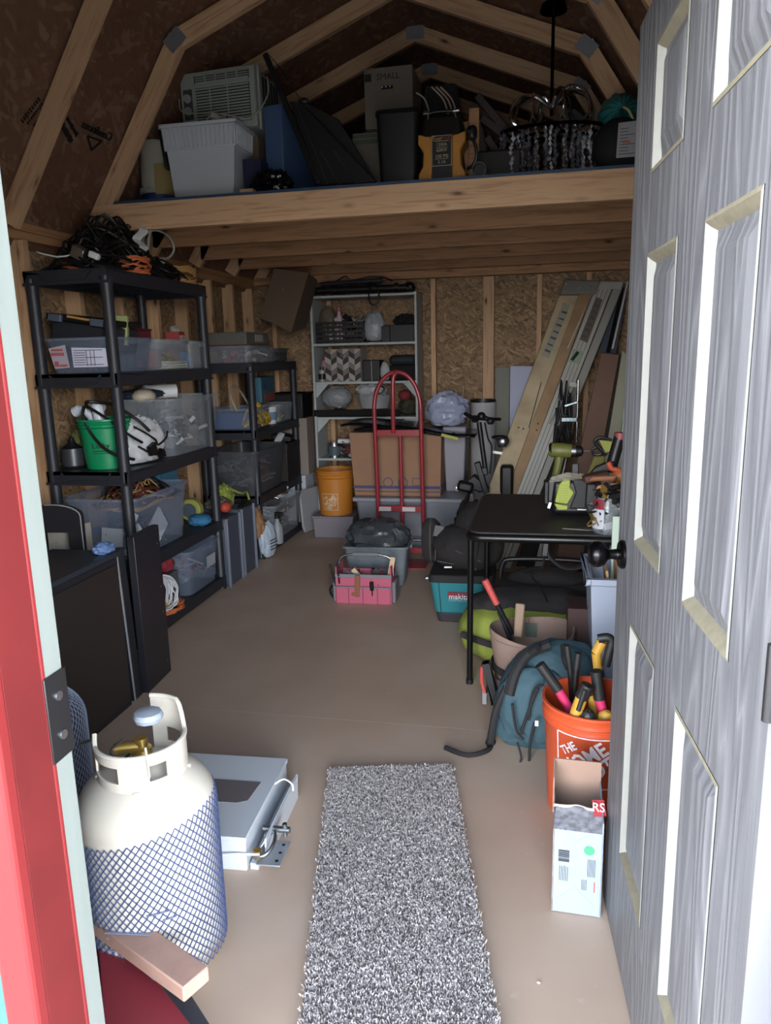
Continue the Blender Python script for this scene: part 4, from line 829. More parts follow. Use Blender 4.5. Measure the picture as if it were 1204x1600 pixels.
t = thing('plastic_sheets', 'glossy black sheets lying across the open cardboard box', 'panel', (-.98, 5.34, .885))
obj('sheet', G().grid(lambda u, v: (-.40+u*.80, -.24+v*.5, .03+.03*sin(u*5+1)-.05*max(0, u-.75)*4*.8), 20, 3), mat('gloss_black_sheet', '#101012', .2), t).modifiers.new('s', 'SOLIDIFY').thickness = .012
obj('sheet', G().grid(lambda u, v: (-.30+u*.85, -.26+v*.5, .01+.02*sin(u*6)-.10*max(0, u-.6)), 20, 3), mat('gloss_black_sheet', ''), t).modifiers.new('s', 'SOLIDIFY').thickness = .012
obj('lime_edge', G().obb((.38, -.262, -.03), (.12, .01, .02), (0, .25, 0)), DGREEN, t)
solo('clear_plastic_bag', G().blob((0, 0, .11), (.30, .24, .26), 34, .3, 2.2, n=48), mat('bag_film_blue', '#a3abc6', .3, alpha=.8, bump=.8, bs=25), 'crumpled clear plastic bag on top of the lavender grey bin', 'plastic bag', (-.66, 5.46, .90), .3)
# hand truck
HR = mat('red_enamel', '#8b2a33', .32, spec=.6); RUB = mat('rubber', '#1a1a1b', .7)
t = thing('hand_truck', 'red tubular hand truck with black wheels standing in front of the grey tote', 'hand truck', (-.93, 4.90, 0))
xl, xr = -.158, .158
arch = [(xl, .06, .1), (xl, .03, .6), (xl, 0, 1.02)]+[(-.158*cos(a), 0, 1.06+.245*sin(a)) for a in [pi*k/14 for k in range(0, 15)]]+[(xr, 0, 1.02), (xr, .03, .6), (xr, .06, .1)]
obj('frame', G().tube(smooth_path(arch, 3), .0145, 14), HR, t)
obj('centre_rail', G().tube([(.01, .062, .06), (.01, .03, .9)], .013, 12), HR, t)
obj('upper_handle', G().tube(smooth_path([(-.03, .0, .9), (-.025, -.02, 1.1), (-.02, -.02, 1.26), (.0, -.01, 1.30)], 5), .0145, 12), HR, t)
for z in (.90, .37): obj('cross_bar', G().box(xl, xr, .0+.06*(1-z), .02+.06*(1-z), z-.022, z+.022), HR, t, .003)
obj('cross_bar', G().box(xl, xr, .05, .07, .05, .09), HR, t, .003)
obj('toe_plate', G().box(-.2, .2, -.16, .07, 0, .006), HR, t)
for x in (-.11, .06): obj('sticker', G().box(x-.045, x+.045, .032, .0365, .355, .385), mat('pale_sticker', '#c2b8bb', .6), t)
for s in (-1, 1): obj('wheel', G().lathe([(.03, -.03), (.09, -.03), (.125, -.022), (.13, 0), (.125, .022), (.09, .03), (.03, .03)], (s*.215, .12, .13), 36, 'x'), RUB, t); obj('wheel_hub', G().lathe([(0, -.034), (.05, -.03), (.05, .03), (0, .034)], (s*.215, .12, .13), 24, 'x'), METAL, t)
obj('axle', G().cyl((-.2, .12, .13), (.2, .12, .13), .01), METAL, t)
# small clear tote and pink tool bag
t = bin_('clear_tote', 'small clear tote with a black handled bag inside, in front of the hand truck', .40, .30, .26, (-.985, 4.46, 0), rz=.05, m=mat('bluish_clear', '#87919a', .3, alpha=.5), taper=.03)
solo('dark_green_bag', G().blob((0, 0, .1), (.40, .30, .22), 36, .25, n=40), mat('dark_film', '#3d4145', .35, bump=.5, bs=30), 'dark plastic bag bulging out of the small clear tote', 'plastic bag', (-.985, 4.46, .20))
solo('green_leaf_pack', G().blob((0, 0, .05), (.30, .2, .16), 37, .2), mat('dark_green', '#3f5a38', .6), 'dark green packet inside the small clear tote', 'packet', (-.985, 4.45, .10))
PK = mat('pink_canvas', '#b0596f', .85, bump=.2, bs=80); GC = mat('grey_canvas', '#74747a', .85)
t = thing('pink_tool_bag', 'open pink tool bag with a grey tubular handle on the floor', 'tool bag', (-.985, 4.09, 0), .03)
g = G(); w2, d2, h2 = .165, .085, .165
for (x0, x1, y0, y1) in ((-w2, w2, -d2, -d2+.008), (-w2, w2, d2-.008, d2), (-w2, -w2+.008, -d2, d2), (w2-.008, w2, -d2, d2)): g.box(x0, x1, y0, y1, 0, h2 if y0 < 0 and x1-x0 > .1 else .22 if x1-x0 < .1 else h2)
g.box(-w2, w2, -d2, d2, 0, .01); obj('body', g, PK, t, .003)
obj('front_pocket', G().box(-w2+.004, w2-.004, -d2-.016, -d2, 0, .10), PK, t, .006); obj('pocket_binding', G().box(-w2, w2, -d2-.018, -d2-.012, .098, .106), GC, t)
for x in (-.085, 0, .085): obj('pocket_seam', G().box(x-.002, x+.002, -d2-.018, -d2-.014, 0, .10), mat('plum', '#7c3a4c', .9), t)
obj('rim_binding', G().box(-w2-.003, w2+.003, -d2-.004, -d2+.010, h2-.01, h2+.012), GC, t, .003)
for s in (-1, 1): obj('end_pocket', G().box(*sorted((s*w2, s*(w2+.022))), -d2+.01, d2-.01, 0, .13), GC, t, .01)
obj('handle_tube', G().tube(smooth_path([(-w2, 0, .15), (-w2+.01, 0, .24), (-w2+.06, 0, .27), (0, 0, .275), (w2-.06, 0, .27), (w2-.01, 0, .24), (w2, 0, .15)], 6), .007, 10), METAL, t); obj('handle_grip', G().cyl((-.075, 0, .275), (.08, 0, .275), .013), mat('grey_foam', '#6c6e72', .8), t)
obj('side_strap', G().tube(smooth_path([(-w2-.02, -.02, .1), (-w2-.05, -.03, .06), (-w2-.03, -.03, .01)], 5), .006, 6), BLK, t)
for lb, nm, loc, rt, gs, m_ in (('pliers with dark handles in the left end of the pink tool bag', 'pliers', (-.15, -.075, .08), (.1, -.15, 0), G().bar((-.01, 0, 0), (-.02, 0, .16), .012, .012, (0, 1, 0)).bar((.01, 0, 0), (.025, 0, .16), .012, .012, (0, 1, 0)), DMETAL),
        ('cream wooden handled brush in the pink tool bag', 'brush', (-.01, -.03, .12), (0, -.7, 0), G().obb((0, 0, .05), (.028, .02, .09)), mat('cream_wood', '#c2ae8d', .6)),
        ('pale flat paint stirrer standing in the right end of the pink tool bag', 'stirrer', (.13, -.02, .06), (0, .18, 0), G().obb((0, 0, .10), (.03, .006, .22)), mat('bare_wood', '#c6ab8c', .7)),
        ('black handled screwdriver hooked on the front of the pink tool bag', 'screwdriver', (.055, -.105, .09), (.2, 0, 0), G().cyl((0, 0, 0), (0, 0, .05), .012).cyl((0, 0, -.05), (0, 0, 0), .004), BLK),
        ('brown leather strip hanging over the front of the pink tool bag', 'strap', (-.035, -.10, .06), (0, .05, 0), G().obb((0, 0, .05), (.03, .01, .13)).obb((-.012, 0, .0), (.04, .012, .02)), mat('brown_leather', '#7d5136', .7))):
    p_ = Matrix.Rotation(.03, 4, 'Z') @ V(loc); solo(nm, gs, m_, lb, nm, V((-.985, 4.09, 0))+p_, rot=(rt[0], rt[1], .03), bevel=.002)
clutter('dark small tools inside the pink tool bag', (-.985, 4.09, .012), (.28, .12, .17), 64, [BLK, DG, DR, BLK], 50, name='small_tools', cat='tools')
# ================================================================ on the loft deck
def LP(px, py, Y): return P(px, py, Y=Y)
# white ribbed tub: upper band ribbed, lower body tapered
a, b_, c_, d_ = LP(245, 200, 3.80), LP(366, 194, 3.80), LP(387, 303, 3.80), LP(272, 308, 3.80)
cx_, w_, hh = (a.x+b_.x)/2+.01, (b_.x-a.x), a.z-ZL
t = thing('white_ribbed_tub', 'white tapered tub with a ribbed rim band standing on the loft edge', 'tub', (cx_, 3.80+.125, ZL))
TW = mat('tub_white', '#bcc1c9', .5); w2, b2 = w_/2-.01, w_/2-.05; zb1 = hh*.70
def rr(x, y, z): return [(-x, -y, z), (x, -y, z), (x, y, z), (-x, y, z)]
g = G(); R1, R2, R3 = rr(b2, .095, 0), rr(b2+.025, .105, zb1), rr(w2, .12, hh)
g.add(R1+R2, [(0, 1, 2, 3)]+[(i, (i+1) % 4, (i+1) % 4+4, i+4) for i in range(4)]); obj('body', g, TW, t)
R2b = rr(b2+.035, .112, zb1)
g = G(); g.add(R2b+R3, [(i, (i+1) % 4, (i+1) % 4+4, i+4) for i in range(4)]); g.add(R2+R2b, [(i, (i+1) % 4, (i+1) % 4+4, i+4) for i in range(4)]); obj('band', g, TW, t)
g = G()
for k in range(16):
    u = (k+.5)/16; x0 = -b2-.03+u*2*(b2+.03); x1 = -w2+u*2*w2
    g.bar((x0, -.115, zb1+.008), (x1, -.123, hh-.012), .012, .010, (0, 1, 0))
for k in range(9):
    u = (k+.5)/9; g.bar((b2+.04, -.105+u*.21, zb1+.008), (w2+.003, -.115+u*.23, hh-.012), .012, .010, (1, 0, 0))
obj('ribs', g, TW, t, .002)
g = G(); gg = [(-w2-.012, -w2+.006, -.13, .13), (w2-.006, w2+.012, -.13, .13), (-w2-.012, w2+.012, -.13, -.115), (-w2-.012, w2+.012, .115, .13)]
for q in gg: g.box(*q, hh-.006, hh+.012)
obj('rim', g, TW, t, .003)
obj('dark_corner', G().obb((-w2-.004, -.09, hh-.10), (.012, .05, .19), (0, -.12, 0)), DMETAL, t, .002)
t2 = thing('window_air_conditioner', 'white window air conditioner with louvred grille standing behind the ribbed tub', 'air conditioner', (0, 0, 0))
a, b_, c_, d_ = LP(279, 111, 3.97), LP(400, 97, 3.97), LP(405, 200, 3.97), LP(283, 206, 3.97)
o_ = (c_+d_)/2; o_.y = 3.97; t2.location = o_; ang = math.atan2(b_.z-a.z, b_.x-a.x); w_ = (b_-a).length; h_ = (a-d_).length
ACW = mat('aged_white_plastic', '#8e948e', .5); ACD = mat('grille_dark', '#232625', .7)
t2.rotation_euler = (0, -ang+.0, R(-4))
obj('cabinet', G().box(-w_/2+.004, w_/2-.004, .04, .34, 0, h_-.01), mat('aged_metal_case', '#7f8585', .5), t2, .006)
obj('front_panel', G().box(-w_/2, w_/2, 0, .045, 0, h_), ACW, t2, .008)
obj('grille_recess', G().box(-w_/2+.09, w_/2-.03, -.001, .001, .03, h_*.72).box(-w_/2+.085, w_/2-.03, -.001, .001, h_*.79, h_*.93), ACD, t2)
g = G()
for k in range(15): z = .035+k*(h_*.67)/14; g.obb(((.03), -.004, z), (w_-.125, .008, .0075), (.3, 0, 0))
for k in range(4): z = h_*.805+k*h_*.037; g.obb((.03, -.004, z), (w_-.125, .006, .005))
for x in (-.04, .06): g.box(x-.003, x+.003, -.006, 0, .03, h_*.72)
for k in range(4): x = -w_/2+.09+(k+1)*(w_-.125)/5; g.box(x-.004, x+.004, -.007, 0, h_*.78, h_*.94)
obj('louvres', g, ACW, t2)
pn = obj('control_panel', G().box(-w_/2+.018, -w_/2+.068, -.004, .0, h_*.22, h_*.72), mat('control_grey', '#3a3c3c', .5), t2)
for z in (.36, .57): obj('knob', G().lathe([(.021, 0), (.019, -.014), (0, -.016)], (-w_/2+.043, -.004, h_*z), 24, 'y').obb((-w_/2+.043, -.021, h_*z), (.006, .006, .03)), ACW, t2)
obj('side_accordion', G().box(w_/2, w_/2+.012, .03, .05, -.01, h_+.01), ACW, t2, .002)
obj('power_cord', G().tube(smooth_path([(w_/2+.02, .12, h_*.85), (w_/2+.05, .05, h_*.8), (w_/2+.06, .02, h_*.5), (w_/2+.02, -.02, h_*.2), (w_/2-.03, -.06, .02), (w_/2-.10, -.1, 0.03), (0, -.08, .06), (-w_/2+.02, -.02, .10), (-w_/2-.02, .02, .18)], 8), .004, 8), mat('cord_ivory', '#9a9c94', .5), t2)
for k in range(6): obj('side_vent', G().box(w_/2-.005, w_/2-.003+.002, .10+k*.035, .12+k*.035, .08, h_*.9), ACD, t2)
solo('tub_support', G().box(-.14, .14, -.14, .14, 0, o_.z-ZL-.003), CARD2, 'dark carton under the white window air conditioner', 'carton', (o_.x+.02, 4.24, ZL))
# things in the tub
t = thing('plug_adaptor', 'white cord block and plug lying on top of the ribbed tub', 'adaptor', (cx_+.09, 3.90, ZL+hh+.01))
obj('block', G().obb((0, 0, .03), (.11, .035, .03), (0, .5, .2)), mat('ivory_plastic', '#a5a394', .5), t, .006); obj('wire', G().tube(smooth_path([(-.05, 0, .06), (-.07, -.02, .03), (-.04, -.04, 0), (.02, -.05, .01), (.07, -.05, -.01), (.1, -.06, -.05)], 6), .005, 6), mat('ivory_plastic', ''), t)
tangle('white_wire_tangle', 'loose tangle of white wire over the right corner of the ribbed tub', mat('ivory_cable', '#94948c', .5), (cx_+.12, 3.88, ZL+hh-.04), (.14, .16, .10), .004, 60, 40)
solo('red_paper', G().obb((0, 0, .01), (.12, .08, .012), (.1, 0, .2)), mat('faded_red_paper', '#8c4a48', .7), 'faded red packet on top of the ribbed tub', 'packet', (cx_-.01, 3.92, ZL+hh+.005))
solo('tub_contents', G().blob((0, 0, .03), (w_*.86, .20, .12), 41, .2), mat('brown_jumble', '#4a3a30', .9), 'brown rags filling the white ribbed tub', 'rags', (cx_, 3.925, ZL+hh-.07))
# white roll with torn plastic and a blue foot
a = LP(243, 312, 3.86)
t = thing('wrapped_roll', 'white wrapped roll with torn plastic and blue base at the loft left end', 'roll', (a.x, 3.90, ZL))
obj('roll', G().lathe([(0, .05), (.083, .05), (.086, .10), (.080, .28), (.055, .325), (0, .33)], n=32), mat('dirty_white_wrap', '#99968c', .7, bump=.3, bs=30), t)
obj('blue_base', G().lathe([(0, 0), (.088, 0), (.090, .055), (.085, .06), (0, .06)], n=32), mat('cobalt_plastic', '#1c2c62', .5), t)
obj('tan_sleeve', G().lathe([(.082, .05), (.084, .10), (.070, .20), (.05, .22)], (.015, -.01, 0), 20, a0=-1.4, a1=.6), mat('tan_paper', '#8a7a4e', .8), t)
g = G(); rs = random.Random(4)
for k in range(26):
    an = -2.9+k*.11; g.tube([(.089*cos(an), .089*sin(an), .06+rs.uniform(0, .03)), (.094*cos(an+.06), .094*sin(an+.06), .07+rs.uniform(-.01, .02)), (.09*cos(an+.12), .09*sin(an+.12), .06+rs.uniform(0, .03))], .003, 5)
obj('torn_edge', g, mat('torn_film', '#8d9096', .6), t)
# blue box + black bag
A = ppr([(416, 165), (444, 162), (446, 292), (418, 294)], 3.98, 4.0)
o_ = V((LP(431, 293, 3.98).x, 3.98, ZL)); h_ = LP(430, 163, 3.98).z-ZL
solo('blue_storage_box', G().box(-.055, .055, 0, .62, 0, h_), mat('blue_plastic_box', '#43597f', .45), 'tall blue box standing behind the black frames on the loft', 'box', o_, R(-14), bevel=.006)
o_ = V((LP(425, 285, 3.80).x, 3.80, ZL)); solo('black_film_bag', G().blob((0, 0, .05), (.20, .14, .13), 43, .5, 2.5, n=44), mat('black_film', '#0f1013', .25, bump=.6, bs=25), 'glossy black plastic bag at the foot of the blue box', 'plastic bag', o_)
solo('wood_block', G().box(-.035, .035, -.02, .02, 0, .022), MW, 'small wooden block on the loft edge right of the ribbed tub', 'block', (LP(386, 297, 3.73).x, 3.735, ZL), bevel=.001)
solo('blue_crate', G().box(-.05, .05, -.1, .1, 0, .20), mat('navy_box', '#1a2340', .6), 'navy box between the ribbed tub and the black plastic bag', 'box', (LP(402, 280, 3.95).x, 3.98, ZL), bevel=.004)
# leaning black frames (folded stands)
t = thing('folded_black_frames', 'black folded metal frames leaning diagonally on the loft', 'folded frame', (LP(520, 292, 3.85).x, 3.85, ZL))
o_ = V(t.location)
def rel(px, py, Y=3.85): return LP(px, py, Y)-o_
obj('long_bar', G().bar(rel(414, 84, 3.85), rel(498, 288, 3.82), .028, .02, (0, 1, 0)), BLK, t, .004)
obj('panel', ppr([(452, 158), (470, 160), (588, 284), (500, 290)], 3.86, 3.90, o=o_), BLK, t, .004)
obj('panel', ppr([(464, 154), (490, 166), (528, 186), (588, 284), (520, 288)], 3.92, 3.95, o=o_), mat('dark_fabric_panel', '#131213', .8), t, .004)
for (p0, p1, yy) in (((500, 235), (532, 290), 3.852), ((522, 235), (556, 288), 3.852), ((462, 160), (512, 288), 3.845), ((470, 156), (545, 288), 3.91)):
    obj('rod', G().cyl(rel(*p0, yy), rel(*p1, yy), .0035, n=8), mat('dim_metal_edge', '#4d4a46', .4, .6), t)
obj('knuckle', G().blob(rel(474, 158, 3.84), (.05, .03, .03), 3, .2), BLK, t)
obj('hang_cord', G().tube(smooth_path([rel(418, 84, 3.84), rel(436, 104, 3.84), rel(452, 130, 3.85), rel(470, 156, 3.85)], 5), .002, 5), BLK, t)
# stacked boxes and black bin
def lbox(name, x0, x1, y0, y1, Y, D, m, lab, cat, z0=None, bev=.003, rz=0):
    A, B = LP(x0, y1, Y), LP(x1, y1, Y); zt_ = LP((x0+x1)/2, y0, Y).z; zb_ = ZL if z0 is None else z0
    t = thing(name, lab, cat, ((A.x+B.x)/2, Y, zb_), rz); w = (B.x-A.x)/2
    obj('carton' if 'box' in name else 'body', G().box(-w, w, 0, D, 0, zt_-zb_), m, t, bev); return t, w, zt_-zb_
BX = mat('taupe_board', '#5d5750', .8)
t, w_, h_ = lbox('lower_cardboard_box', 553, 640, 205, 290, 4.10, .30, BX, 'taupe cardboard box with a green stripe under the box marked small', 'cardboard box')
obj('green_stripe', G().box(-w_-.001, w_, -.001, 0, h_-.055, h_-.035).box(-w_-.001, w_, -.001, 0, h_-.025, h_-.008), mat('dull_green_print', '#3c4a3c', .8), t)
zz_ = ZL+h_+.002
t, w_, h_ = lbox('small_moving_box', 570, 645, 104, 182, 4.06, .30, BX, 'taupe cardboard moving box with the word small on it', 'cardboard box', z0=zz_)
text('printed_word', 'SMALL', .042, mat('box_print', '#16130f', .8), t, FR((.0, -.0015, h_-.045), (1, 0, 0), (0, 0, 1)), xs=1.0)
obj('print_emblem', G().box(-w_+.004, -w_+.038, -.0012, 0, h_-.062, h_-.026), _m['box_print'], t)
obj('hand_hole', G().tube([( -.035+.06*k/8-.0, -.001, h_-.095) for k in range(9)], .008, 8), mat('hole_dark', '#05060a', .9), t)
for k in range(3): obj('print_dot', G().cyl((-.03+k*.02, -.010, h_-.095), (-.03+k*.02, -.011, h_-.095), .004, n=8), mat('blue_white_dots', '#8fa0c8', .4), t)
A = LP(622, 288, 3.82)
t = thing('black_speaker', 'tall black rounded bin in front of the taupe boxes on the loft', 'bin', (A.x, 3.90, ZL)); h_ = LP(620, 175, 3.85).z-ZL
def rsq(w, d, z, r_=.03): return [(sx*(w-r_)+r_*cos(pi+k*pi/2+j*pi/8), sy*(d-r_)+r_*sin(pi+k*pi/2+j*pi/8), z) for k, (sx, sy) in enumerate(((-1, -1), (1, -1), (1, 1), (-1, 1))) for j in range(5)]
obj('body', G().hull(rsq(.092, .08, 0), rsq(.105, .09, h_*.98)), mat('black_bin_plastic', '#101214', .5), t); obj('rim', G().hull(rsq(.110, .095, h_*.95), rsq(.106, .09, h_+.004)), BLK, t)
# jump starter
a, b_ = LP(653, 283, 3.74), LP(727, 281, 3.74)
t = thing('jump_starter', 'yellow and black jump starter with a front label on the loft edge', 'jump starter', ((a.x+b_.x)/2, 3.75, ZL)); w_ = (b_.x-a.x)/2; h_ = LP(690, 206, 3.74).z-ZL; ht = LP(690, 180, 3.74).z-ZL
YL = mat('amber_yellow_plastic', '#a8742c', .45)
for s in (-1, 1):
    pf = [(s*w_*.42, 0), (s*w_, 0), (s*w_, .035), (s*w_*.80, .07), (s*w_*.78, h_*.62), (s*w_*1.0, h_*.80), (s*w_*1.0, h_), (s*w_*.42, h_*.93)]
    if s < 0: pf = pf[::-1]
    o = obj('yellow_side', G().prism(pf, 0, .13), YL, t, .006)
    for z in (.025, h_*.82): obj('screw', G().cyl((s*w_*.72, -.002, z), (s*w_*.72, .002, z), .005, n=10), BRASS, o)
obj('core', G().box(-w_*.76, w_*.76, .006, .14, 0, h_*.97), BLK, t, .004)
obj('top', G().hull(rsq(w_*.98, .07, h_*.94), rsq(w_*.80, .055, ht)).xf(Matrix.Translation((0, .07, 0))), mat('jumpstart_black', '#191716', .4), t)
obj('handle', G().tube(smooth_path([(-w_*.55, .0, ht-.01), (-w_*.5, -.01, ht+.012), (0, -.012, ht+.016), (w_*.5, -.01, ht+.012), (w_*.6, 0, ht-.01)], 6), .008, 10), BLK, t)
for s in (-.62, .62): obj('clamp_post', G().cyl((w_*s-.014, -.012, ht+.014), (w_*s+.014, -.012, ht+.014), .008, n=12), CHROME, t)
pz0, pz1 = h_*.32, h_*.935; lb = obj('front_label', G().box(-w_*.41, w_*.41, -.003, .004, pz0, pz1), mat('label_black', '#0c0a0a', .5), t)
g = G(); e = w_*.41
for q in (((-e, pz0), (e, pz0)), ((e, pz0), (e, pz1)), ((e, pz1), (-e, pz1)), ((-e, pz1), (-e, pz0))): g.bar((q[0][0], -.0035, q[0][1]), (q[1][0], -.0035, q[1][1]), .0025, .0015, (0, 1, 0))
obj('label_border', g, mat('label_silver', '#a09d96', .5), lb); CRM = mat('label_cream', '#b3a98e', .6)
F_ = lambda x, z: FR((x, -.0042, z), (1, 0, 0), (0, 0, 1))
hL = pz1-pz0
text('brand_lettering', 'Ever', .026, mat('label_gold', '#b8963c', .5), lb, F_(-.020, pz0+hL*.90)); text('brand_lettering', 'START', .021, mat('label_red', '#9c2733', .5), lb, F_(.022, pz0+hL*.90))
text('rating', '1200A', .020, CRM, lb, F_(0, pz0+hL*.70)); text('rating', '600W', .020, CRM, lb, F_(0, pz0+hL*.51)); text('rating', '120 PSI', .021, CRM, lb, F_(0, pz0+hL*.31)); text('rating', '3.1A', .020, CRM, lb, F_(0, pz0+hL*.12))
obj('rating_rules', G().box(-.035, .035, -.0045, -.003, pz0+hL*.81, pz0+hL*.825).box(-.028, .028, -.0045, -.003, pz0+hL*.60, pz0+hL*.612).box(-.032, .032, -.0045, -.003, pz0+hL*.22, pz0+hL*.23), CRM, lb)
obj('side_cable', G().tube(smooth_path([(w_*1.0, .02, h_*.85), (w_*1.3, .0, h_*.8), (w_*1.45, 0, h_*.5), (w_*1.3, .01, h_*.3), (w_*1.05, .03, h_*.25)], 6), .008, 8), BLK, t)
obj('side_clamp', G().blob((w_*1.25, .01, h_*.95), (.05, .05, .07), 6, .3), BLK, t)
# black cushion with pale piping behind
A = LP(690, 200, 4.02)
t = thing('folded_camp_chair', 'black folded chair with pale piping stripes behind the jump starter', 'folded chair', (A.x, 4.02, ZL)); h_ = LP(690, 135, 4.02).z-ZL
obj('fabric', G().hull(rsq(.13, .07, 0), rsq(.08, .04, h_)), BLK2, t, .01)
for k, (x0, x1) in enumerate(((674, 700), (681, 707), (688, 713))):
    q = [LP(x0, 136, 3.93), LP((x0+x1)/2+5, 155, 3.93), LP(x1, 178, 3.93)]; obj('piping', G().tube(smooth_path([p_-V(t.location) for p_ in q], 5), .004, 6), mat('pale_piping', '#9b8a7c', .6), t)
q = [LP(650, 145, 3.93), LP(663, 155, 3.93), LP(671, 178, 3.93)]; obj('piping', G().tube(smooth_path([p_-V(t.location) for p_ in q], 5), .004, 6), mat('pale_piping', ''), t)
# rusty frame pieces
t = thing('timber_offcut', 'upright brown timber offcut standing right of the jump starter', 'timber', (LP(738, 280, 3.98).x, 3.98, ZL)); h_ = LP(745, 168, 3.98).z-ZL
obj('plank', G().box(-.018, .032, 0, .03, 0, h_).box(-.045, -.02, .01, .03, h_*.2, h_*.85), MWD, t, .002)
t = thing('dark_slatted_frame', 'dark slatted wooden frame leaning on the loft behind the chandelier crystals', 'frame', (LP(770, 275, 4.0).x, 4.0, ZL)); o_ = V(t.location)
DKW = mat('dark_stained_wood', '#2a1f1b', .6)
for (p0, p1) in (((745, 150), (838, 262)), ((740, 165), (760, 272)), ((760, 215), (800, 275)), ((752, 185), (812, 230))): obj('rail', G().bar(LP(*p0, 4.0)-o_, LP(*p1, 4.0)-o_, .035, .03, (0, 1, 0)), DKW, t, .003)
for k in range(6): q = LP(752+k*10, 200+k*10, 4.03)-o_; obj('slat', G().bar(q, q+V((.03, 0, -.14+.01*k)), .014, .012, (0, 1, 0)), DKW, t, .002)
solo('dark_storage_case', G().box(-.11, .11, -.1, .1, 0, .15), mat('dark_brown_case', '#171312', .6), 'dark case under the slatted frame on the loft', 'case', (LP(778, 272, 3.9).x, 3.97, ZL), bevel=.01)
A = LP(748, 264, 3.73); h_ = A.z-ZL
t = thing('cardboard_tube', 'short hollow black tube lying end on at the loft edge', 'tube', (A.x, 3.72, ZL)); obj('tube', G().lathe([(.030, 0), (.034, 0), (.034, .2), (.030, .2), (.030, 0)], (0, 0, .034), 32, 'y'), mat('grey_tube', '#55504a', .5), t)
obj('inside', G().lathe([(0, .05), (.0295, .05)], (0, 0, .034), 24, 'y'), BLK, t)
# chandelier: hangs from the rafters, drum of crystal strands resting on the deck
top = LP(861, 18, 3.95); bot = LP(868, 265, 3.95); cxh = LP(872, 200, 3.95).x
t = thing('chandelier', 'chandelier with a black canopy, long stem and dark crystal strands on the loft', 'chandelier', (top.x+.01, 3.95, ZL))
hz = top.z-ZL; BKC = mat('black_chrome', '#141416', .15, .9)
obj('canopy', G().lathe([(0, .03), (.055, .03), (.062, .01), (.062, 0), (0, 0)], (0, 0, hz), 32), BKC, t)
obj('stem', G().cyl((0, 0, .30), (0, 0, hz), .008, n=12), BKC, t)
obj('hook_wire', G().cyl((0, 0, hz+.03), (0, .0, hz+.09), .003, n=8), METAL, t)
obj('frame_ring', G().lathe([(.235, .225), (.245, .225), (.245, .24), (.235, .24), (.235, .225)], (.0, 0, 0), 48, sy=.55).lathe([(.15, .20), (.16, .20), (.16, .212), (.15, .212), (.15, .20)], (0, 0, 0), 40, sy=.55), BKC, t)
for k in range(8):
    an = 2*pi*k/8+.3; c, s = cos(an), sin(an)
    obj('arm', G().tube(smooth_path([(0, 0, .33), (.08*c, .05*s, .40+.02*sin(k)), (.17*c, .10*s, .38), (.20*c, .12*s, .29), (.13*c, .08*s, .25), (.09*c, .06*s, .30)], 6), .0085, 8), CHROME, t)
cry = mat('smoky_crystal', '#5a5a62', .08, spec=1); rs = random.Random(77)
def crystal(g, p, r):
    p = V(p); an = rs.random()*3; vs = [p+V((r*cos(an+k*pi/2), r*sin(an+k*pi/2), 0)) for k in range(4)]+[p+V((0, 0, r*1.3)), p-V((0, 0, r*1.3))]
    g.add(vs, [(0, 1, 4), (1, 2, 4), (2, 3, 4), (3, 0, 4), (1, 0, 5), (2, 1, 5), (3, 2, 5), (0, 3, 5)])
for k in range(44):
    an = 2*pi*k/44; g = G(); rr_ = .24 if k % 2 else .155; x, y = rr_*cos(an), rr_*.55*sin(an)
    n_ = 9
    for q in range(n_): crystal(g, (x+rs.uniform(-.006, .006), y+rs.uniform(-.006, .006), .215-q*.022+rs.uniform(-.004, .004)), rs.choice((.008, .011, .014)))
    obj('crystal_strand', g, cry if k % 3 else mat('clear_crystal', '#b0b2ba', .05, spec=1), t, 0, False)
# right end: black sack with paper, teal bundle
A = LP(958, 255, 3.80)
t = thing('black_sack', 'black sack with a printed paper pinned to it at the right end of the loft', 'sack', (A.x+.03, 3.86, ZL))
obj('sack', G().blob((0, 0, .115), (.25, .16, .25), 46, .1, 1.5, n=36), mat('black_canvas', '#0d0d10', .8), t)
o_ = V(t.location); ps = [LP(962, 247, 3.765)-o_, LP(1000, 244, 3.765)-o_, LP(998, 188, 3.775)-o_, LP(966, 192, 3.775)-o_]
pp = obj('paper', G().add(ps, [(0, 1, 2, 3)]), mat('grey_paper', '#9a9ba0', .8), t)
g = G()
for k in range(9): q0 = ps[0].lerp(ps[3], .1+k*.09); q1 = ps[1].lerp(ps[2], .1+k*.09); g.bar(q0.lerp(q1, .1)+V((0, -.001, 0)), q0.lerp(q1, .5 if k % 3 else .8)+V((0, -.001, 0)), .003, .0008, (0, 1, 0))
obj('print', g, PRT, pp); q = ps[0].lerp(ps[2], .42)+V((0, -.002, 0)); obj('orange_print', G().box(q.x-.015, q.x+.02, q.y-.0005, q.y, q.z-.004, q.z+.004), OC, pp)
A = LP(968, 165, 3.85)
t = thing('teal_wrapped_bundle', 'teal plastic wrapped bundle tied with a cord at the right end of the loft', 'bundle', (A.x+.02, 3.95, A.z))
g = G(); N1, N2 = 48, 14; vs = []; TB = mat('teal_film', '#2f7474', .35, bump=.4, bs=40)
for j in range(N2+1):
    for i in range(N1):
        an = 2*pi*i/N1; rr_ = j/N2; r_ = .105*rr_*(1+.04*sin(an*11)); z = .07*sin(rr_*pi)*(1)+.012*sin(an*13+rr_*2)*rr_; vs.append((r_*cos(an), -.05+rr_*rr_*.12-.02*sin(rr_*pi)+.008*sin(an*16), r_*sin(an)*1.0))
fs = [(j*N1+i, j*N1+(i+1) % N1, (j+1)*N1+(i+1) % N1, (j+1)*N1+i) for j in range(N2) for i in range(N1)]
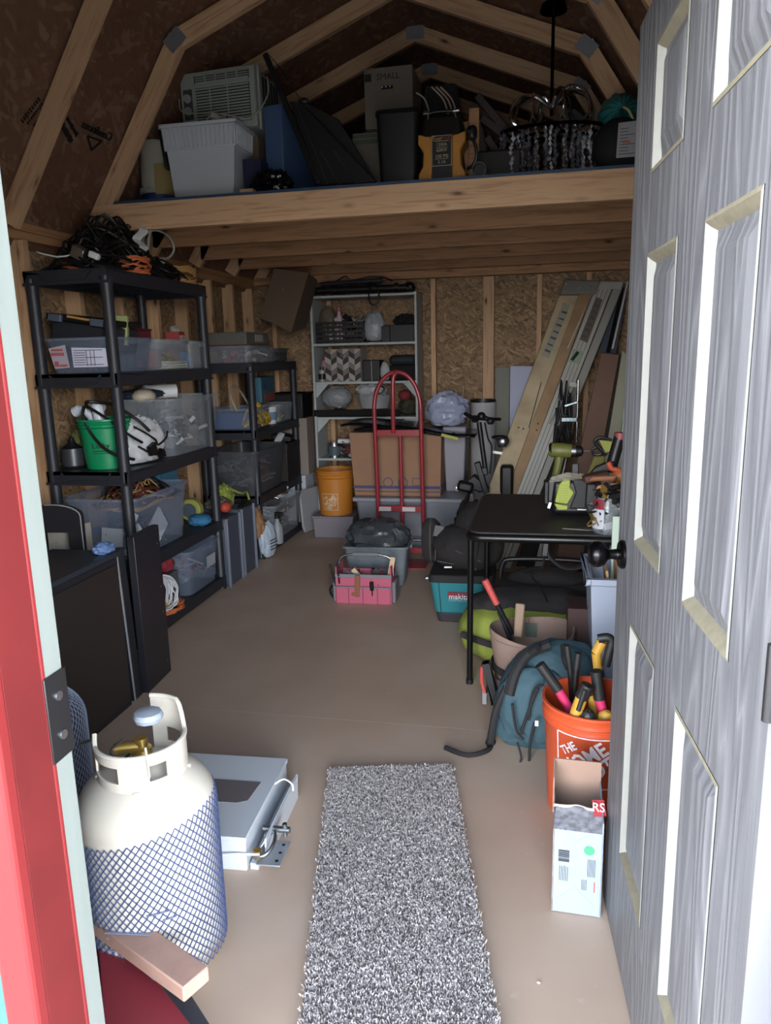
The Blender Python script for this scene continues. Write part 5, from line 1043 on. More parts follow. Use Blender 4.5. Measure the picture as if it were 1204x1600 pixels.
g.add(vs, fs); g.blob((0, .10, 0), (.21, .16, .21), 3, .08, flat=False); obj('film', g, TB, t)
obj('cord', G().tube(smooth_path([(0, -.07, 0), (.02, -.09, -.02), (.04, -.09, -.06), (.05, -.08, -.10)], 5), .006, 6), mat('cream_cord', '#b5ac80', .6), t)
solo('bundle_support_box', G().box(-.11, .11, -.07, .07, 0, A.z-.085-ZL), mat('dark_loft_box', '#15130f', .8), 'dark box under the teal wrapped bundle', 'box', (A.x+.02, 4.03, ZL))
# ================================================================ folding table
TBK = mat('table_black_vinyl', '#2a2625', .6); TM = mat('table_tube', '#101011', .35, .3)
tx0, tx1, ty0, ty1, tz = -.285, .56, 2.93, 3.80, .705
t = thing('folding_table', 'black square folding card table beside the open door', 'table', ((tx0+tx1)/2, (ty0+ty1)/2, 0)); w_, d_ = (tx1-tx0)/2, (ty1-ty0)/2
def rs4(w, d, z, r_=.05): return [(sx*(w-r_)+r_*cos(pi+k*pi/2+j*pi/10), sy*(d-r_)+r_*sin(pi+k*pi/2+j*pi/10), z) for k, (sx, sy) in enumerate(((-1, -1), (1, -1), (1, 1), (-1, 1))) for j in range(6)]
obj('tabletop', G().hull(rs4(w_-.012, d_-.012, tz-.03), rs4(w_-.012, d_-.012, tz)), TBK, t, .005)
g = G(); A, B = rs4(w_-.008, d_-.008, tz-.036), None
obj('edge_frame', G().tube([V(p) for p in rs4(w_-.012, d_-.012, tz-.024)], .018, 10, closed=True), TM, t)
for sx in (-1, 1):
    for sy in (-1, 1):
        foot = (sx*(w_-.03)+ (.0), sy*(d_-.06)+sy*.085*0, 0)
        if sx < 0 and sy < 0: foot = (-.277-(tx0+tx1)/2, 3.03-(ty0+ty1)/2, 0)
        topp = (sx*(w_-.035), sy*(d_-.07), tz-.04)
        if sx < 0 and sy < 0: topp = (-.268-(tx0+tx1)/2, 2.985-(ty0+ty1)/2, tz-.04)
        lg = obj('leg', G().cyl(foot, topp, .013, n=16), TM, t); obj('foot_cap', G().cyl((foot[0], foot[1], 0), (foot[0], foot[1], .02), .016, n=16), BLK, lg)
        f = V(foot); q = V(topp); m_ = f.lerp(q, .80); obj('leg_brace', G().bar(m_, V((m_.x, m_.y-sy*.24, tz-.04)), .014, .006, (1, 0, 0)).bar(m_+V((.02, 0, 0)), V((m_.x+.03, m_.y-sy*.2, tz-.04)), .012, .006, (1, 0, 0)), METAL, t)
# ================================================================ ladders leaning at the back right
def plank(name, a, b, w, th, m, o, nrm=(0, -1, 0)):
    """flat rail from a to b: w wide across the view, th thick"""
    a, b = V(a), V(b); d = (b-a).normalized(); return G().bar(a-o, b-o, w, th, V(nrm))
LW = lumber('weathered_ladder_wood', '#9f8b70', '#8d7659', rough=.7, axis=(.6, 8, 8)); 
def lad_pt(px, py, s):      # plane leaning from the floor in front to the back wall
    # depth runs from 4.75 at the floor to 6.0 at height 1.93
    lo, hi = 3.5, 6.5
    for _ in range(40):
        mid = (lo+hi)/2; p = P(px, py, Y=mid); 
        if mid < 4.72+s+(6.02-4.72)*max(0, p.z)/1.93: lo = mid
        else: hi = mid
    return P(px, py, Y=mid)
def quadrail(pts, th, s, o):
    A = [lad_pt(x, y, s)-o for x, y in pts]; return G().hull(A, [a+V((0, th, th*.3)) for a in A])
WL = mat('wooden_ladder_rail', '#c2b295', .65, var=.3, vs=5, col2='#a8987c', aniso=(1, 1, 1)); AL = mat('aluminium', '#cfd0cb', .35, .25, bump=.1, bs=80); AL2 = mat('aluminium_label', '#9a9d98', .5, .2)
o_ = lad_pt(760, 880, 0); o_.z = 0
t = thing('wooden_ladder', 'long weathered wooden plank ladder rails leaning against the back wall', 'ladder', o_)
obj('rail', quadrail([(748, 900), (700, 900), (875, 455), (903, 470)], .03, 0, o_) if False else quadrail([(711, 905), (741, 905), (904, 462), (873, 462)], .028, 0, o_), WL, t, .003)
obj('rail', quadrail([(742, 905), (757, 905), (926, 455), (906, 455)], .028, .02, o_), mat('darker_ladder_rail', '#a98d6e', .65, var=.25, vs=6), t, .003)
obj('top_plate', quadrail([(875, 460), (930, 460), (937, 440), (882, 438)], .035, -.02, o_), mat('galvanised_top', '#9b9c97', .45, .3, bump=.3, bs=50), t, .004)
for (x, y) in ((882, 455), (905, 449), (922, 447), (884, 443)): p = lad_pt(x, y, -.03)-o_; obj('rivet', G().blob(p, (.018, .01, .018), 3, 0, n=10), METAL, t)
obj('warning_label', quadrail([(846, 555), (857, 560), (890, 478), (880, 472)], .001, -.004, o_), mat('worn_pale_label', '#9c9c8e', .7), t)
g = G()
for k in range(7):
    u = .08+k*.13; a = lad_pt(848+u*34, 553-u*76, -.006)-o_; b_ = lad_pt(856+u*34, 557-u*78, -.006)-o_; obj('label_print', G().bar(a, b_, .012 if k % 2 else .02, .001, (0, 1, 0)), PRT, t)
g = G().bar(lad_pt(845, 598, .01)-o_, lad_pt(826, 668, .01)-o_, .006, .01, (0, 1, 0)); obj('hinge_bar', g, METAL, t)
for (x, y) in ((810, 668), (817, 670), (838, 672), (840, 662)): p = lad_pt(x, y, -.003)-o_; obj('bolt', G().blob(p, (.012, .006, .012), 3, 0, n=8), DMETAL, t)
o_ = lad_pt(830, 880, .03); o_.z = 0
t = thing('aluminium_ladder', 'long aluminium ladder leaning beside the wooden one against the back wall', 'ladder', o_)
obj('rail', quadrail([(756, 905), (780, 905), (956, 450), (930, 450)], .03, .05, o_), AL, t, .003)
obj('rail', quadrail([(781, 905), (790, 905), (972, 450), (958, 450)], .03, .08, o_), mat('aluminium_dull', '#b5b6b1', .42, .25), t, .003)
obj('top_plate', quadrail([(930, 452), (970, 452), (974, 441), (938, 440)], .03, .03, o_), AL, t, .004)
for k, (x0, x1) in enumerate(((762, 936), (768, 942), (774, 949))): obj('flute', G().bar(lad_pt(x0, 905, .045)-o_, lad_pt(x1, 452, .045)-o_, .006, .006, (0, 1, 0)), AL2, t)
obj('edge_flange', G().bar(lad_pt(886, 545, .035)-o_, lad_pt(926, 455, .035)-o_, .010, .02, (0, 1, 0)), AL, t)
obj('label', quadrail([(905, 530), (917, 536), (941, 468), (931, 464)], .001, .042, o_), mat('brown_worn_label', '#6d6558', .7), t); obj('label', quadrail([(888, 565), (906, 569), (910, 549), (896, 545)], .001, .042, o_), mat('green_white_label', '#9eb09c', .6), t)
g = G(); g.bar(lad_pt(893, 563, .038)-o_, lad_pt(903, 550, .038)-o_, .025, .001, (0, 1, 0)); obj('label_print', g, mat('dark_green_print', '#1d3325', .7), t)
g = G()
for k in range(6): u = .06+k*.15; obj('label_print', G().bar(lad_pt(907+u*27, 528-u*62, .039)-o_, lad_pt(914+u*27, 531-u*63, .039)-o_, .012+.014*(k % 2), .001, (0, 1, 0)), PRT, t)
obj('spreader', G().bar(lad_pt(890, 602, .03)-o_, lad_pt(858, 662, .03)-o_, .012, .006, (0, 1, 0)), AL2, t); obj('spreader', G().bar(lad_pt(902, 603, .03)-o_, lad_pt(880, 655, .03)-o_, .012, .006, (0, 1, 0)), AL2, t); obj('spreader_plate', G().bar(lad_pt(890, 600, .02)-o_, lad_pt(906, 603, .02)-o_, .03, .006, (0, 1, 0)), AL2, t)
# the rest of the leaning stock on the right
def lean(name, pts, s, th, m, lab, cat):
    o_ = lad_pt(*pts[0], s); o_.z = 0
    return solo(name, quadrail(pts, th, s, o_), m, lab, cat, o_, bevel=.002)
lean('long_carton', [(862, 900), (905, 900), (967, 555), (939, 552)], -.10, .03, mat('flat_brown_carton', '#7f6459', .85, var=.1), 'long flat brown carton leaning right of the aluminium ladder', 'carton')
lean('white_trim_board', [(915, 900), (938, 900), (985, 560), (972, 548)], -.2, .02, mat('cream_board', '#a6a795', .6), 'cream trim board leaning right of the long brown carton', 'board')
lean('white_trim_board', [(948, 900), (985, 900), (990, 600), (974, 640)], -.9, .02, mat('mint_white_board', '#b3c4b4', .6), 'pale mint board closest to the door behind the tools', 'board')
lean('black_bar', [(912, 700), (918, 700), (975, 450), (970, 450)], .12, .02, BLK, 'black bar standing between the aluminium ladder and the brown carton', 'bar')
lean('dark_strip', [(905, 900), (914, 900), (972, 556), (967, 556)], -.16, .02, mat('dark_strip', '#2b2523', .7), 'dark strip along the right edge of the long brown carton', 'strip')
lean('white_channel', [(955, 545), (958, 545), (982, 440), (979, 440)], .15, .02, WHT, 'thin white strip high up beside the door edge', 'strip')
lean('grey_blue_panel', [(935, 552), (962, 552), (978, 470), (955, 470)], .18, .01, mat('blue_grey_panel', '#4d5462', .6), 'blue grey panel behind the top of the aluminium ladder', 'panel')
lean('dark_foam_strip', [(966, 470), (985, 470), (992, 330), (984, 330)], .0, .03, mat('dark_foam', '#26241f', .9), 'dark strip hanging by the door edge under the joists', 'strip') if False else None
lean('door_track', [(800, 905), (830, 905), (900, 640), (885, 640)], .12, .02, mat('dark_metal_rack', '#1c1a19', .5), 'dark metal rack leaning behind the aluminium ladder', 'rack')
lean('silver_channel', [(830, 905), (846, 905), (905, 620), (898, 620)], .04, .015, AL, 'narrow silver channel visible below the table behind the tools', 'channel')
tangle('hanging_cords', 'dark cords and chrome clamps hanging behind the drill', DMETAL, (.16, 5.0, .75), (.14, .1, .55), .006, 90, 71)
t = thing('chrome_clamp', 'chrome bar clamp hanging in the dark gap behind the drill', 'clamp', (.20, 4.95, 1.08)); obj('jaw', G().obb((0, 0, 0), (.09, .02, .018), (0, -.3, 0)).obb((-.01, 0, -.1), (.1, .03, .03)), mat('blued_chrome', '#8fa0a8', .2, .9), t, .004); obj('bar', G().cyl((.04, 0, -.25), (.04, 0, .15), .008), CHROME, t)
# back right: roll, panels, sticks
o_ = P(753, 745, Y=5.9)
t = thing('white_roll', 'tall white roll of lining standing by the back wall', 'roll', (-.435, 5.93, 0)); obj('roll', G().lathe([(0, 0), (.10, 0), (.10, 1.04), (.085, 1.04), (.085, .9), (0, .9)], n=36), mat('matt_white_roll', '#adacb0', .7), t); obj('dark_end', G().lathe([(.086, 1.035), (.101, 1.035), (.102, 1.055), (.086, 1.055)], n=36), DMETAL, t)
solo('grey_panel', ppr([(750, 880), (775, 880), (800, 880), (797, 640), (790, 574), (775, 572)], 6.02, 6.04, o=(-.30, 6.02, 0)), mat('grey_green_panel', '#70706c', .7), 'tall grey green panel leaning beside the white roll', 'panel', (-.30, 6.02, .0)) if False else None
g = G().box(-.06, .05, 0, .02, 0, 1.30); solo('insulation_board', g, mat('grey_green_panel', '#77776f', .7), 'tall grey green panel standing beside the white roll', 'panel', (-.285, 6.00, 0), bevel=.002)
g = G().hull([(-.13, 0, 0), (.13, 0, 0), (.13, .012, 0), (-.10, .012, 0)], [(-.13, .0, 1.31), (.15, 0, 1.30), (.15, .012, 1.30), (-.13, .012, 1.31)]); solo('foam_board', g, mat('lavender_white_panel', '#a3a8c2', .6), 'pale lavender panel leaning behind the wooden ladder', 'panel', (-.10, 5.97, 0), bevel=.002)
for k, (x, h) in enumerate(((-.64, .96), (-.60, 1.16), (-.565, 1.05))):
    solo('thin_stick', G().obb((0, 0, h/2), (.008, .008, h), (0, .01*k, 0)), MWD if k != 1 else mat('pale_stick', '#9b9280', .7), ('shortest of the three thin sticks standing left of the white roll', 'pale and tallest of the three thin sticks left of the white roll', 'brown thin stick right against the white roll')[k], 'stick', (x, 5.95, 0), group='thin sticks by the back wall')
# electric scooter, folded
t = thing('kick_scooter', 'black folding scooter standing in front of the white roll', 'scooter', (-.37, 4.92, 0)); o_ = V(t.location); f = lambda x, y, Y=4.92: P(x, y, Y=Y)-o_
obj('stem', G().cyl(f(748, 660), f(758, 735), .017), BLK, t); obj('handlebar', G().tube([f(726, 646, 4.8), f(740, 654, 4.85), f(752, 652), f(765, 655), f(781, 655, 5.0)], [.012, .013, .02, .013, .010], 12), BLK, t)
for (x, y) in ((742, 655), (752, 650), (766, 658)): obj('control', G().blob(f(x, y, 4.89), (.05, .05, .05), x, .3), BLK, t)
obj('brake_cable', G().tube(smooth_path([f(757, 660), f(762, 685), f(768, 700), f(765, 740)], 5), .006, 6), BLK, t)
obj('neck', G().bar(f(745, 722), f(760, 770), .05, .04).bar(f(755, 730), f(757, 742), .04, .05), BLK, t, .006); obj('front_fork', G().hull([V(q) for q in (f(720, 760), f(750, 770), f(765, 765), f(740, 742))], [V(q)+V((0, .09, 0)) for q in (f(720, 760), f(750, 770), f(765, 765), f(740, 742))]), BLK, t, .01)
obj('deck', G().box(-.07, .07, -.42, .45, .10, .15), BLK, t, .01); 
for yy in (-.48, .5): obj('wheel', G().lathe([(.05, -.025), (.10, -.022), (.11, 0), (.10, .022), (.05, .025)], (0, yy, .11), 32, 'x'), RUB, t)
obj('headlight', G().blob(f(713, 763), (.03, .03, .05), 3, 0), mat('silver_reflector', '#c9c9c2', .2, .5), t); obj('front_housing', G().obb(f(727, 760), (.11, .08, .07), (0, .2, 0)), BLK, t, .02)
t = thing('black_camera_bag', 'black item with a bright white strip between the scooter and the ladder', 'bag', (-.215, 5.1, 0)); o_ = V(t.location)
obj('body', G().box(-.04, .05, -.05, .05, .0, .66), BLK, t, .02); q = P(773, 707, Y=5.03)-o_; obj('reflective_strip', G().obb(q+V((.01, 0, 0)), (.075, .006, .018), (0, .15, 0)), mat('bright_reflective', '#e8e6d8', .3), t); obj('chrome_shell', G().blob(P(785, 690, Y=5.08)-o_, (.09, .08, .09), 3, .1), METAL, t); obj('peak', G().blob(P(780, 683, Y=5.06)-o_, (.11, .08, .03), 3, .1), BLK, t)
solo('black_strap_heap', G().blob((0, 0, .26), (.2, .3, .52), 72, .25, n=40), BLK2, 'dark heap of straps and cloth between the grey tote and the table', 'straps', (-.42, 4.6, 0))
tangle('wheel_spokes', 'thin pale cords looping over the dark strap heap', mat('dim_grey_cord', '#6b6762', .5), (-.40, 4.45, .32), (.14, .06, .26), .005, 36, 73)
# ---- on the table
t = thing('lime_saw', 'lime and black power tool standing on the folding table', 'power tool', (.12, 3.30, tz)); LM = mat('lime_plastic', '#8a9626', .45)
o_ = V(t.location); f = lambda x, y, Y=3.24: P(x, y, Y=Y)-o_
obj('rear_body', G().box(-.06, .14, -.05, .12, .01, .165), BLK, t, .02)
pts = [(866, 785), (886, 788), (897, 770), (890, 762), (891, 750), (881, 748), (873, 758)]
A = [f(x, y) for x, y in pts]; obj('lime_panel', G().hull(A, [a+V((0, .03, 0)) for a in A]), LM, t, .004); A = [f(x, y) for x, y in ((865, 787), (887, 790), (886, 797), (871, 797))]; obj('lime_foot', G().hull(A, [a+V((0, .03, 0)) for a in A]), LM, t, .003)
g = G()
for k in range(7): g.box(*sorted((f(872-k*.4, 783-k*4).x, f(887, 783).x)), f(870, 780).y-.0015, f(870, 780).y, f(870, 783-k*4).z, f(870, 783-k*4).z+.002)
obj('grip_lines', g, mat('dark_lime', '#7e8a20', .5), t)
obj('black_panel', G().hull(*[[f(x, y, Y) for x, y in ((889, 795), (915, 795), (918, 750), (893, 748), (899, 770))] for Y in (3.235, 3.32)]), mat('soft_black', '#151618', .6), t, .006)
obj('clear_guard', G().hull(*[[f(x, y, Y) for x, y in ((856, 755), (915, 748), (912, 740), (885, 738), (860, 745))] for Y in (3.22, 3.34)]), mat('clear_guard', '#9a9384', .15, alpha=.4), t, .004)
obj('battery', G().hull(*[[f(x, y, Y) for x, y in ((892, 744), (904, 744), (904, 724), (893, 724))] for Y in (3.25, 3.33)]), BLK, t, .004)
obj('left_leg', G().hull(*[[f(x, y, Y) for x, y in ((855, 785), (862, 790), (868, 750), (856, 750))] for Y in (3.24, 3.34)]), BLK, t, .006); obj('metal_shoe', G().obb(f(858, 788, 3.23), (.015, .05, .03), (0, .3, 0)).obb(f(908, 795, 3.23), (.04, .04, .008)), METAL, t, .002)
t = thing('cordless_drill', 'olive green cordless drill pointing right above the table', 'drill', (.135, 3.55, tz)); o_ = V(t.location); f = lambda x, y, Y=3.55: P(x, y, Y=Y)-o_
OL = mat('olive_plastic', '#5d5f2a', .5)
obj('motor', G().tube([f(858, 702), f(862, 703), f(880, 704), f(892, 705)], [.026, .034, .036, .032], 20), OL, t); obj('end_cap', G().tube([f(857, 702), f(861, 702)], [.024, .034], 20), BLK, t); obj('collar', G().tube([f(891, 705), f(899, 705)], [.030, .028], 20), METAL, t)
obj('chuck', G().tube([f(899, 705), f(908, 705), f(911, 705)], [.027, .024, .012], 20), BLK, t); obj('bit', G().cyl(f(910, 705), f(921, 705), .003, n=8), METAL, t)
obj('handle', G().tube(smooth_path([f(874, 708), f(872, 725), f(868, 745)], 4), .02, 14), OL, t); obj('grip', G().tube(smooth_path([f(880, 712), f(876, 728), f(872, 745)], 4), .013, 10), BLK, t); b0 = f(866, 750); obj('battery', G().box(b0.x-.05, b0.x+.05, b0.y-.035, b0.y+.035, 0, max(.05, b0.z)), BLK, t, .008)
t = thing('orange_grip_gun', 'black caulking gun with red trigger and lime pouch on the table by the door', 'caulking gun', (.29, 3.22, tz)); o_ = V(t.location); f = lambda x, y, Y=3.2: P(x, y, Y=Y)-o_
obj('barrel', G().tube([f(968, 682), f(955, 728)], .024, 16), BLK, t); obj('red_band', G().tube([f(969, 676), f(968, 686)], .025, 16), mat('muted_red', '#8c4048', .5), t)
obj('lower_housing', G().hull(*[[f(x, y, Y) for x, y in ((918, 742), (960, 738), (962, 720), (945, 722), (930, 728))] for Y in (3.17, 3.24)]), BLK, t, .01)
obj('red_trigger', G().tube(smooth_path([f(950, 722, 3.16), f(955, 732, 3.16), f(968, 736, 3.16), f(975, 745, 3.16)], 5), .012, 10), mat('tomato_red', '#b04a35', .5), t); obj('orange_tip', G().blob(f(968, 745, 3.15), (.07, .04, .05), 3, .1), mat('orange_soft', '#b8703c', .5), t)
t = thing('lime_tape_pouch', 'olive lime pouch with a black looped handle hanging by the door edge', 'pouch', (.27, 3.36, tz)); o_ = V(t.location); f = lambda x, y, Y=3.34: P(x, y, Y=Y)-o_
obj('pouch', G().hull(*[[f(x, y, Y) for x, y in ((945, 708), (955, 706), (961, 690), (935, 687))] for Y in (3.32, 3.37)]), mat('olive_lime', '#7e8138', .7), t, .005)
obj('loop', G().tube(smooth_path([f(948, 710), f(936, 700), f(929, 690), f(938, 684), f(955, 689)], 6), .009, 8), BLK, t); obj('small_loop', G().tube(smooth_path([f(934, 698), f(926, 702), f(927, 710), f(938, 710)], 6), .006, 8), BLK, t)
obj('base_fabric', G().hull(*[[f(x, y, Y) for x, y in ((915, 745), (945, 745), (945, 712), (928, 712))] for Y in (3.38, 3.42)]), mat('olive_fabric', '#5d5a2c', .9), t, .01)
t = thing('leather_belt', 'brown leather pieces and strap lying over the jar on the table', 'leather', (.28, 3.02, tz+.17)); o_ = V(t.location); f = lambda x, y, Y=3.0: P(x, y, Y=Y)-o_
LE = mat('tan_leather', '#80543c', .6)
obj('strap', G().hull(*[[f(x, y, Y) for x, y in ((918, 752), (960, 752), (965, 742), (925, 744))] for Y in (3.0, 3.1)]), LE, t, .01); obj('strap', G().hull(*[[f(x, y, Y) for x, y in ((929, 768), (966, 762), (966, 754), (932, 758))] for Y in (2.97, 3.05)]), mat('salmon_leather', '#a06a50', .6), t, .01); obj('fold', G().obb(f(930, 745, 3.1), (.10, .06, .03), (0, -.2, .2)), mat('dark_leather', '#4a2f24', .6), t, .008)
t = thing('screw_jar', 'clear jar of brass screws with a red and white label at the table edge', 'jar', (.277, 3.0, tz)); o_ = V(t.location)
obj('jar', G().lathe([(0, 0), (.058, 0), (.062, .01), (.062, .135), (.055, .145), (.052, .145), (.058, .13), (.058, .01), (0, .004)], n=32), mat('clear_jar', '#9fa8ae', .1, alpha=.3), t)
obj('white_label', G().lathe([(.0628, .02), (.0628, .10)], n=14, a0=R(190), a1=R(250)), mat('label_white', '#b9bbc4', .6), t); obj('red_label', G().lathe([(.0628, .10), (.0628, .14)], n=14, a0=R(195), a1=R(250)), mat('label_crimson', '#7e2833', .6), t)
g = G()
for k in range(3): g.bar((-.040+k*.007, -.0505, .035+k*.012), (-.052+k*.007, -.040, .06+k*.012), .006, .002, (0, -1, 0))
obj('label_slashes', g, BLK, t)
clutter('brass screws and black clips inside the clear jar on the table', (.277, 3.0, tz+.012), (.08, .08, .11), 73, [BRASS, DG, METAL, BLK], 50, name='brass_screws', cat='screws'); clutter('screws and wire nuts heaped above the jar by the door', (.30, 3.0, tz+.11), (.10, .08, .08), 74, [BRASS, BLK, DMETAL], 40, name='wire_nuts', cat='screws')
solo('knife_blade', G().hull([(-.07, 0, 0), (.03, -.02, 0), (.07, -.012, 0), (.07, .012, 0), (.03, .018, 0)], [(-.07, 0, .003), (.03, -.02, .003), (.07, -.012, .003), (.07, .012, .003), (.03, .018, .003)]), mat('dull_blade', '#5d5a58', .4, .5), 'dull grey trowel blade lying on the table left of the jar', 'blade', (.17, 3.03, tz))
solo('mint_post', G().box(-.02, .02, -.01, .01, 0, .80), mat('mint_white_board', ''), 'pale mint strip standing between the table and the door', 'strip', (.30, 2.86, 0), bevel=.002)
t = thing('nylon_strap', 'black nylon strap with a plug hanging under the table edge', 'strap', (.12, 3.0, .60)); obj('webbing', G().tube(smooth_path([(-.08, 0, .06), (-.07, 0, .0), (-.02, 0, -.045), (.04, 0, -.05), (.10, 0, -.02), (.15, 0, .05)], 6), .010, 6), BLK, t); obj('plug', G().obb((-.085, .0, .03), (.025, .02, .07), (0, .1, 0)), BLK, t, .004); obj('thin_cable', G().tube(smooth_path([(-.09, 0, 0), (-.095, .02, -.06), (-.14, .05, -.1), (-.1, .1, -.17), (-.07, .15, -.25)], 5), .004, 6), BLK, t)
# ================================================================ bags on the floor at the right
TL = mat('teal_canvas', '#1f6f78', .8, bump=.2, bs=120)
t = thing('teal_tool_bag', 'teal brand tool bag with a black base and dark bags piled on top', 'tool bag', (-.392, 3.90, 0), R(2))
obj('base', G().hull(rsq(.130, .13, 0), rsq(.138, .14, .055)), mat('dark_grey_vinyl', '#2e2b2f', .7), t, .006); obj('body', G().hull(rsq(.142, .142, .055), rsq(.170, .155, .24)), TL, t, .008)
obj('top_binding', G().hull(rsq(.176, .16, .228), rsq(.172, .155, .27)), mat('black_binding', '#1a181a', .8), t, .006)
for x in (-.12, .115): obj('seam', G().bar((x*.9, -.143, .055), (x, -.158, .235), .004, .003, (0, 1, 0)), BLK, t)
F_ = lambda x, z: FR((x, -.1455-(z-.055)*.07, z), (1, 0, 0), (0, .07, 1))
lg = obj('logo_patch', G().hull([(-.075, -.1545, .148), (.055, -.1545, .148), (.055, -.150, .148), (-.075, -.150, .148)], [(-.072, -.1575, .178), (.058, -.1575, .178), (.058, -.152, .178), (-.072, -.152, .178)]), mat('deep_red_patch', '#7c2430', .7), t)
text('logo_lettering', 'makita', .041, mat('logo_white', '#d6d6da', .6), t, FR((-.012, -.160, .154), (1, 0, 0), (0, -.05, 1)), .002); text('logo_subtitle', 'CONTRACTOR', .016, mat('logo_pale', '#8fb0b8', .6), t, FR((-.012, -.1545, .132), (1, 0, 0), (0, -.05, 1)), .001)
obj('swivel_clip', G().blob((-.185, -.1, .235), (.03, .03, .03), 3, .3), METAL, t)
DKB = mat('worn_black_canvas', '#221f20', .9, bump=.3, bs=60)
t = thing('black_backpack', 'big worn black backpack lying on the teal tool bag', 'backpack', (-.40, 3.95, .275))
obj('main_pouch', G().blob((.03, 0, .10), (.40, .34, .26), 48, .10, 1.6, n=48), DKB, t); obj('upper_pouch', G().blob((.09, .05, .22), (.26, .30, .26), 49, .12, 1.6, n=40), DKB, t)
obj('round_pocket', G().lathe([(0, -.06), (.10, -.05), (.13, -.02), (.13, .02), (.1, .05), (0, .06)], (-.19, .12, .10), 36, 'x', sx=.5, sy=1), DKB, t); obj('pocket_zip', G().lathe([(.128, -.004), (.134, 0), (.128, .004)], (-.19, .12, .10), 40, 'x', sx=.5), mat('zip_grey', '#5a5652', .6), t)
obj('grey_tab', G().obb((-.13, -.02, .19), (.05, .01, .06), (0, .2, .3)), mat('grey_webbing', '#5b5a5c', .8), t); obj('pale_tag', G().obb((-.06, -.172, .03), (.04, .004, .008), (0, -.05, 0)), WHT, t)
for (a, b_) in (((-.12, -.165, .06), (-.03, -.175, .05)), ((-.02, -.165, .12), (.12, -.16, .06)), ((-.13, -.165, .06), (-.13, -.15, .12))): obj('seam', G().cyl(a, b_, .002, n=6), mat('zip_grey', ''), t)
LF = mat('lime_canvas', '#8a9640', .85, bump=.25, bs=70)
t = thing('lime_duffel_bag', 'long lime and black duffel bag lying under the table', 'duffel bag', (-.02, 3.34, 0), R(-3))
obj('body', G().blob((.0, 0, .14), (.66, .40, .31), 51, .07, 1.5, n=56, power=.8), LF, t); obj('dark_top', G().blob((.0, .03, .235), (.60, .30, .19), 52, .08, 1.6, n=48, power=.8), mat('charcoal_canvas', '#2d2a2b', .9, bump=.3, bs=60), t)
obj('strap', G().tube(smooth_path([(-.30, -.16, .16), (-.2, -.21, .15), (-.08, -.23, .13), (0, -.22, .1)], 6), .016, 6), mat('charcoal_canvas', ''), t); obj('strap', G().tube(smooth_path([(.1, -.21, .25), (.2, -.20, .2), (.26, -.19, .10), (.3, -.15, .05)], 6), .018, 6), mat('charcoal_canvas', ''), t)
t = thing('black_tool_tote', 'black tool tote with a tubular handle behind the lime duffel bag', 'tool tote', (.06, 3.68, 0)); obj('body', G().box(-.25, .25, -.10, .12, 0, .29), DKB, t, .02); obj('handle', G().tube(smooth_path([(-.24, 0, .27), (-.23, 0, .36), (-.17, 0, .39), (.15, 0, .39), (.21, 0, .36), (.23, 0, .27)], 6), .012, 10), BLK, t); obj('bulge', G().blob((0, 0, .29), (.4, .2, .12), 50, .15), DKB, t)
obj('red_lining', G().blob((-.17, -.16, .22), (.26, .10, .10), 53, .1), mat('red_canvas', '#9a3f3c', .85), t)
# long red handled pliers, wooden handle
CT = mat('taupe_canvas', '#867065', .9, bump=.35, bs=90)
cbx, cby = -.012, 2.845
t = thing('canvas_bucket_bag', 'round taupe canvas bucket bag with tools in its pockets', 'bucket bag', (cbx, cby, 0))
def ell(r1, r2, z): return (r1, z)
g = G().lathe([(0, .0), (.128, 0), (.135, .02), (.150, .20), (.168, .33), (.165, .338), (.158, .33), (.142, .2), (.127, .03), (0, .03)], n=56); g.v = [V((v_.x*(1+.02*sin(4*math.atan2(v_.y, v_.x))), v_.y, v_.z+.012*sin(2*math.atan2(v_.y, v_.x)+1)*(v_.z > .1))) for v_ in g.v]; obj('body', g, CT, t)
obj('rim_seam', G().lathe([(.1665, .318), (.1675, .32), (.1665, .322)], n=56), mat('taupe_thread', '#6d5a50', .9), t)
for a_ in (55, 95, 120): c, s = cos(R(a_)), sin(R(a_)); obj('inner_pocket_seam', G().bar((c*.150, s*.150, .15), (c*.158, s*.158, .325), .004, .003, (c, s, 0)), mat('taupe_thread', ''), t)
c, s = cos(R(92)), sin(R(92)); obj('green_tag', G().obb((c*.148, s*.148, .275), (.05, .004, .06), (-.08, 0, 0)), mat('grey_green_label', '#4b564b', .7), t)
obj('outer_pocket', G().lathe([(.140, .02), (.165, .03), (.172, .15), (.160, .155)], n=20, a0=R(165), a1=R(235)), CT, t); obj('webbing', G().lathe([(.150, .17), (.160, .175), (.162, .20), (.154, .205)], n=24, a0=R(150), a1=R(260)), DKB, t)
def at3(px, py, Y): return P(px, py, Y=Y)
t = thing('red_handled_bolt_cutter', 'bolt cutter handle with a red grip leaning in the canvas bucket bag', 'bolt cutter', (-.11, 2.86, .05)); o_ = V(t.location)
obj('grip', G().tube([at3(757, 906, 2.86)-o_, at3(776, 944, 2.86)-o_], [.015, .013], 14), mat('coral_red_grip', '#ab4440', .5), t); obj('lever', G().tube([at3(776, 944, 2.86)-o_, at3(800, 990, 2.88)-o_], [.011, .010], 12), BLK, t); obj('second_lever', G().tube([at3(779, 955, 2.9)-o_, at3(798, 1000, 2.9)-o_], .009, 10), mat('gunmetal', '#3b3c40', .4, .6), t)
t = thing('wooden_mallet_handle', 'flat brown wooden handle standing in the canvas bucket bag', 'mallet', (-.03, 2.83, .05)); o_ = V(t.location)
obj('handle', G().hull(*[[at3(x, y, Y)-o_ for x, y in ((802, 995), (815, 997), (820, 944), (805, 942))] for Y in (2.83, 2.855)]), mat('brown_handle_wood', '#86705f', .7), t, .006)
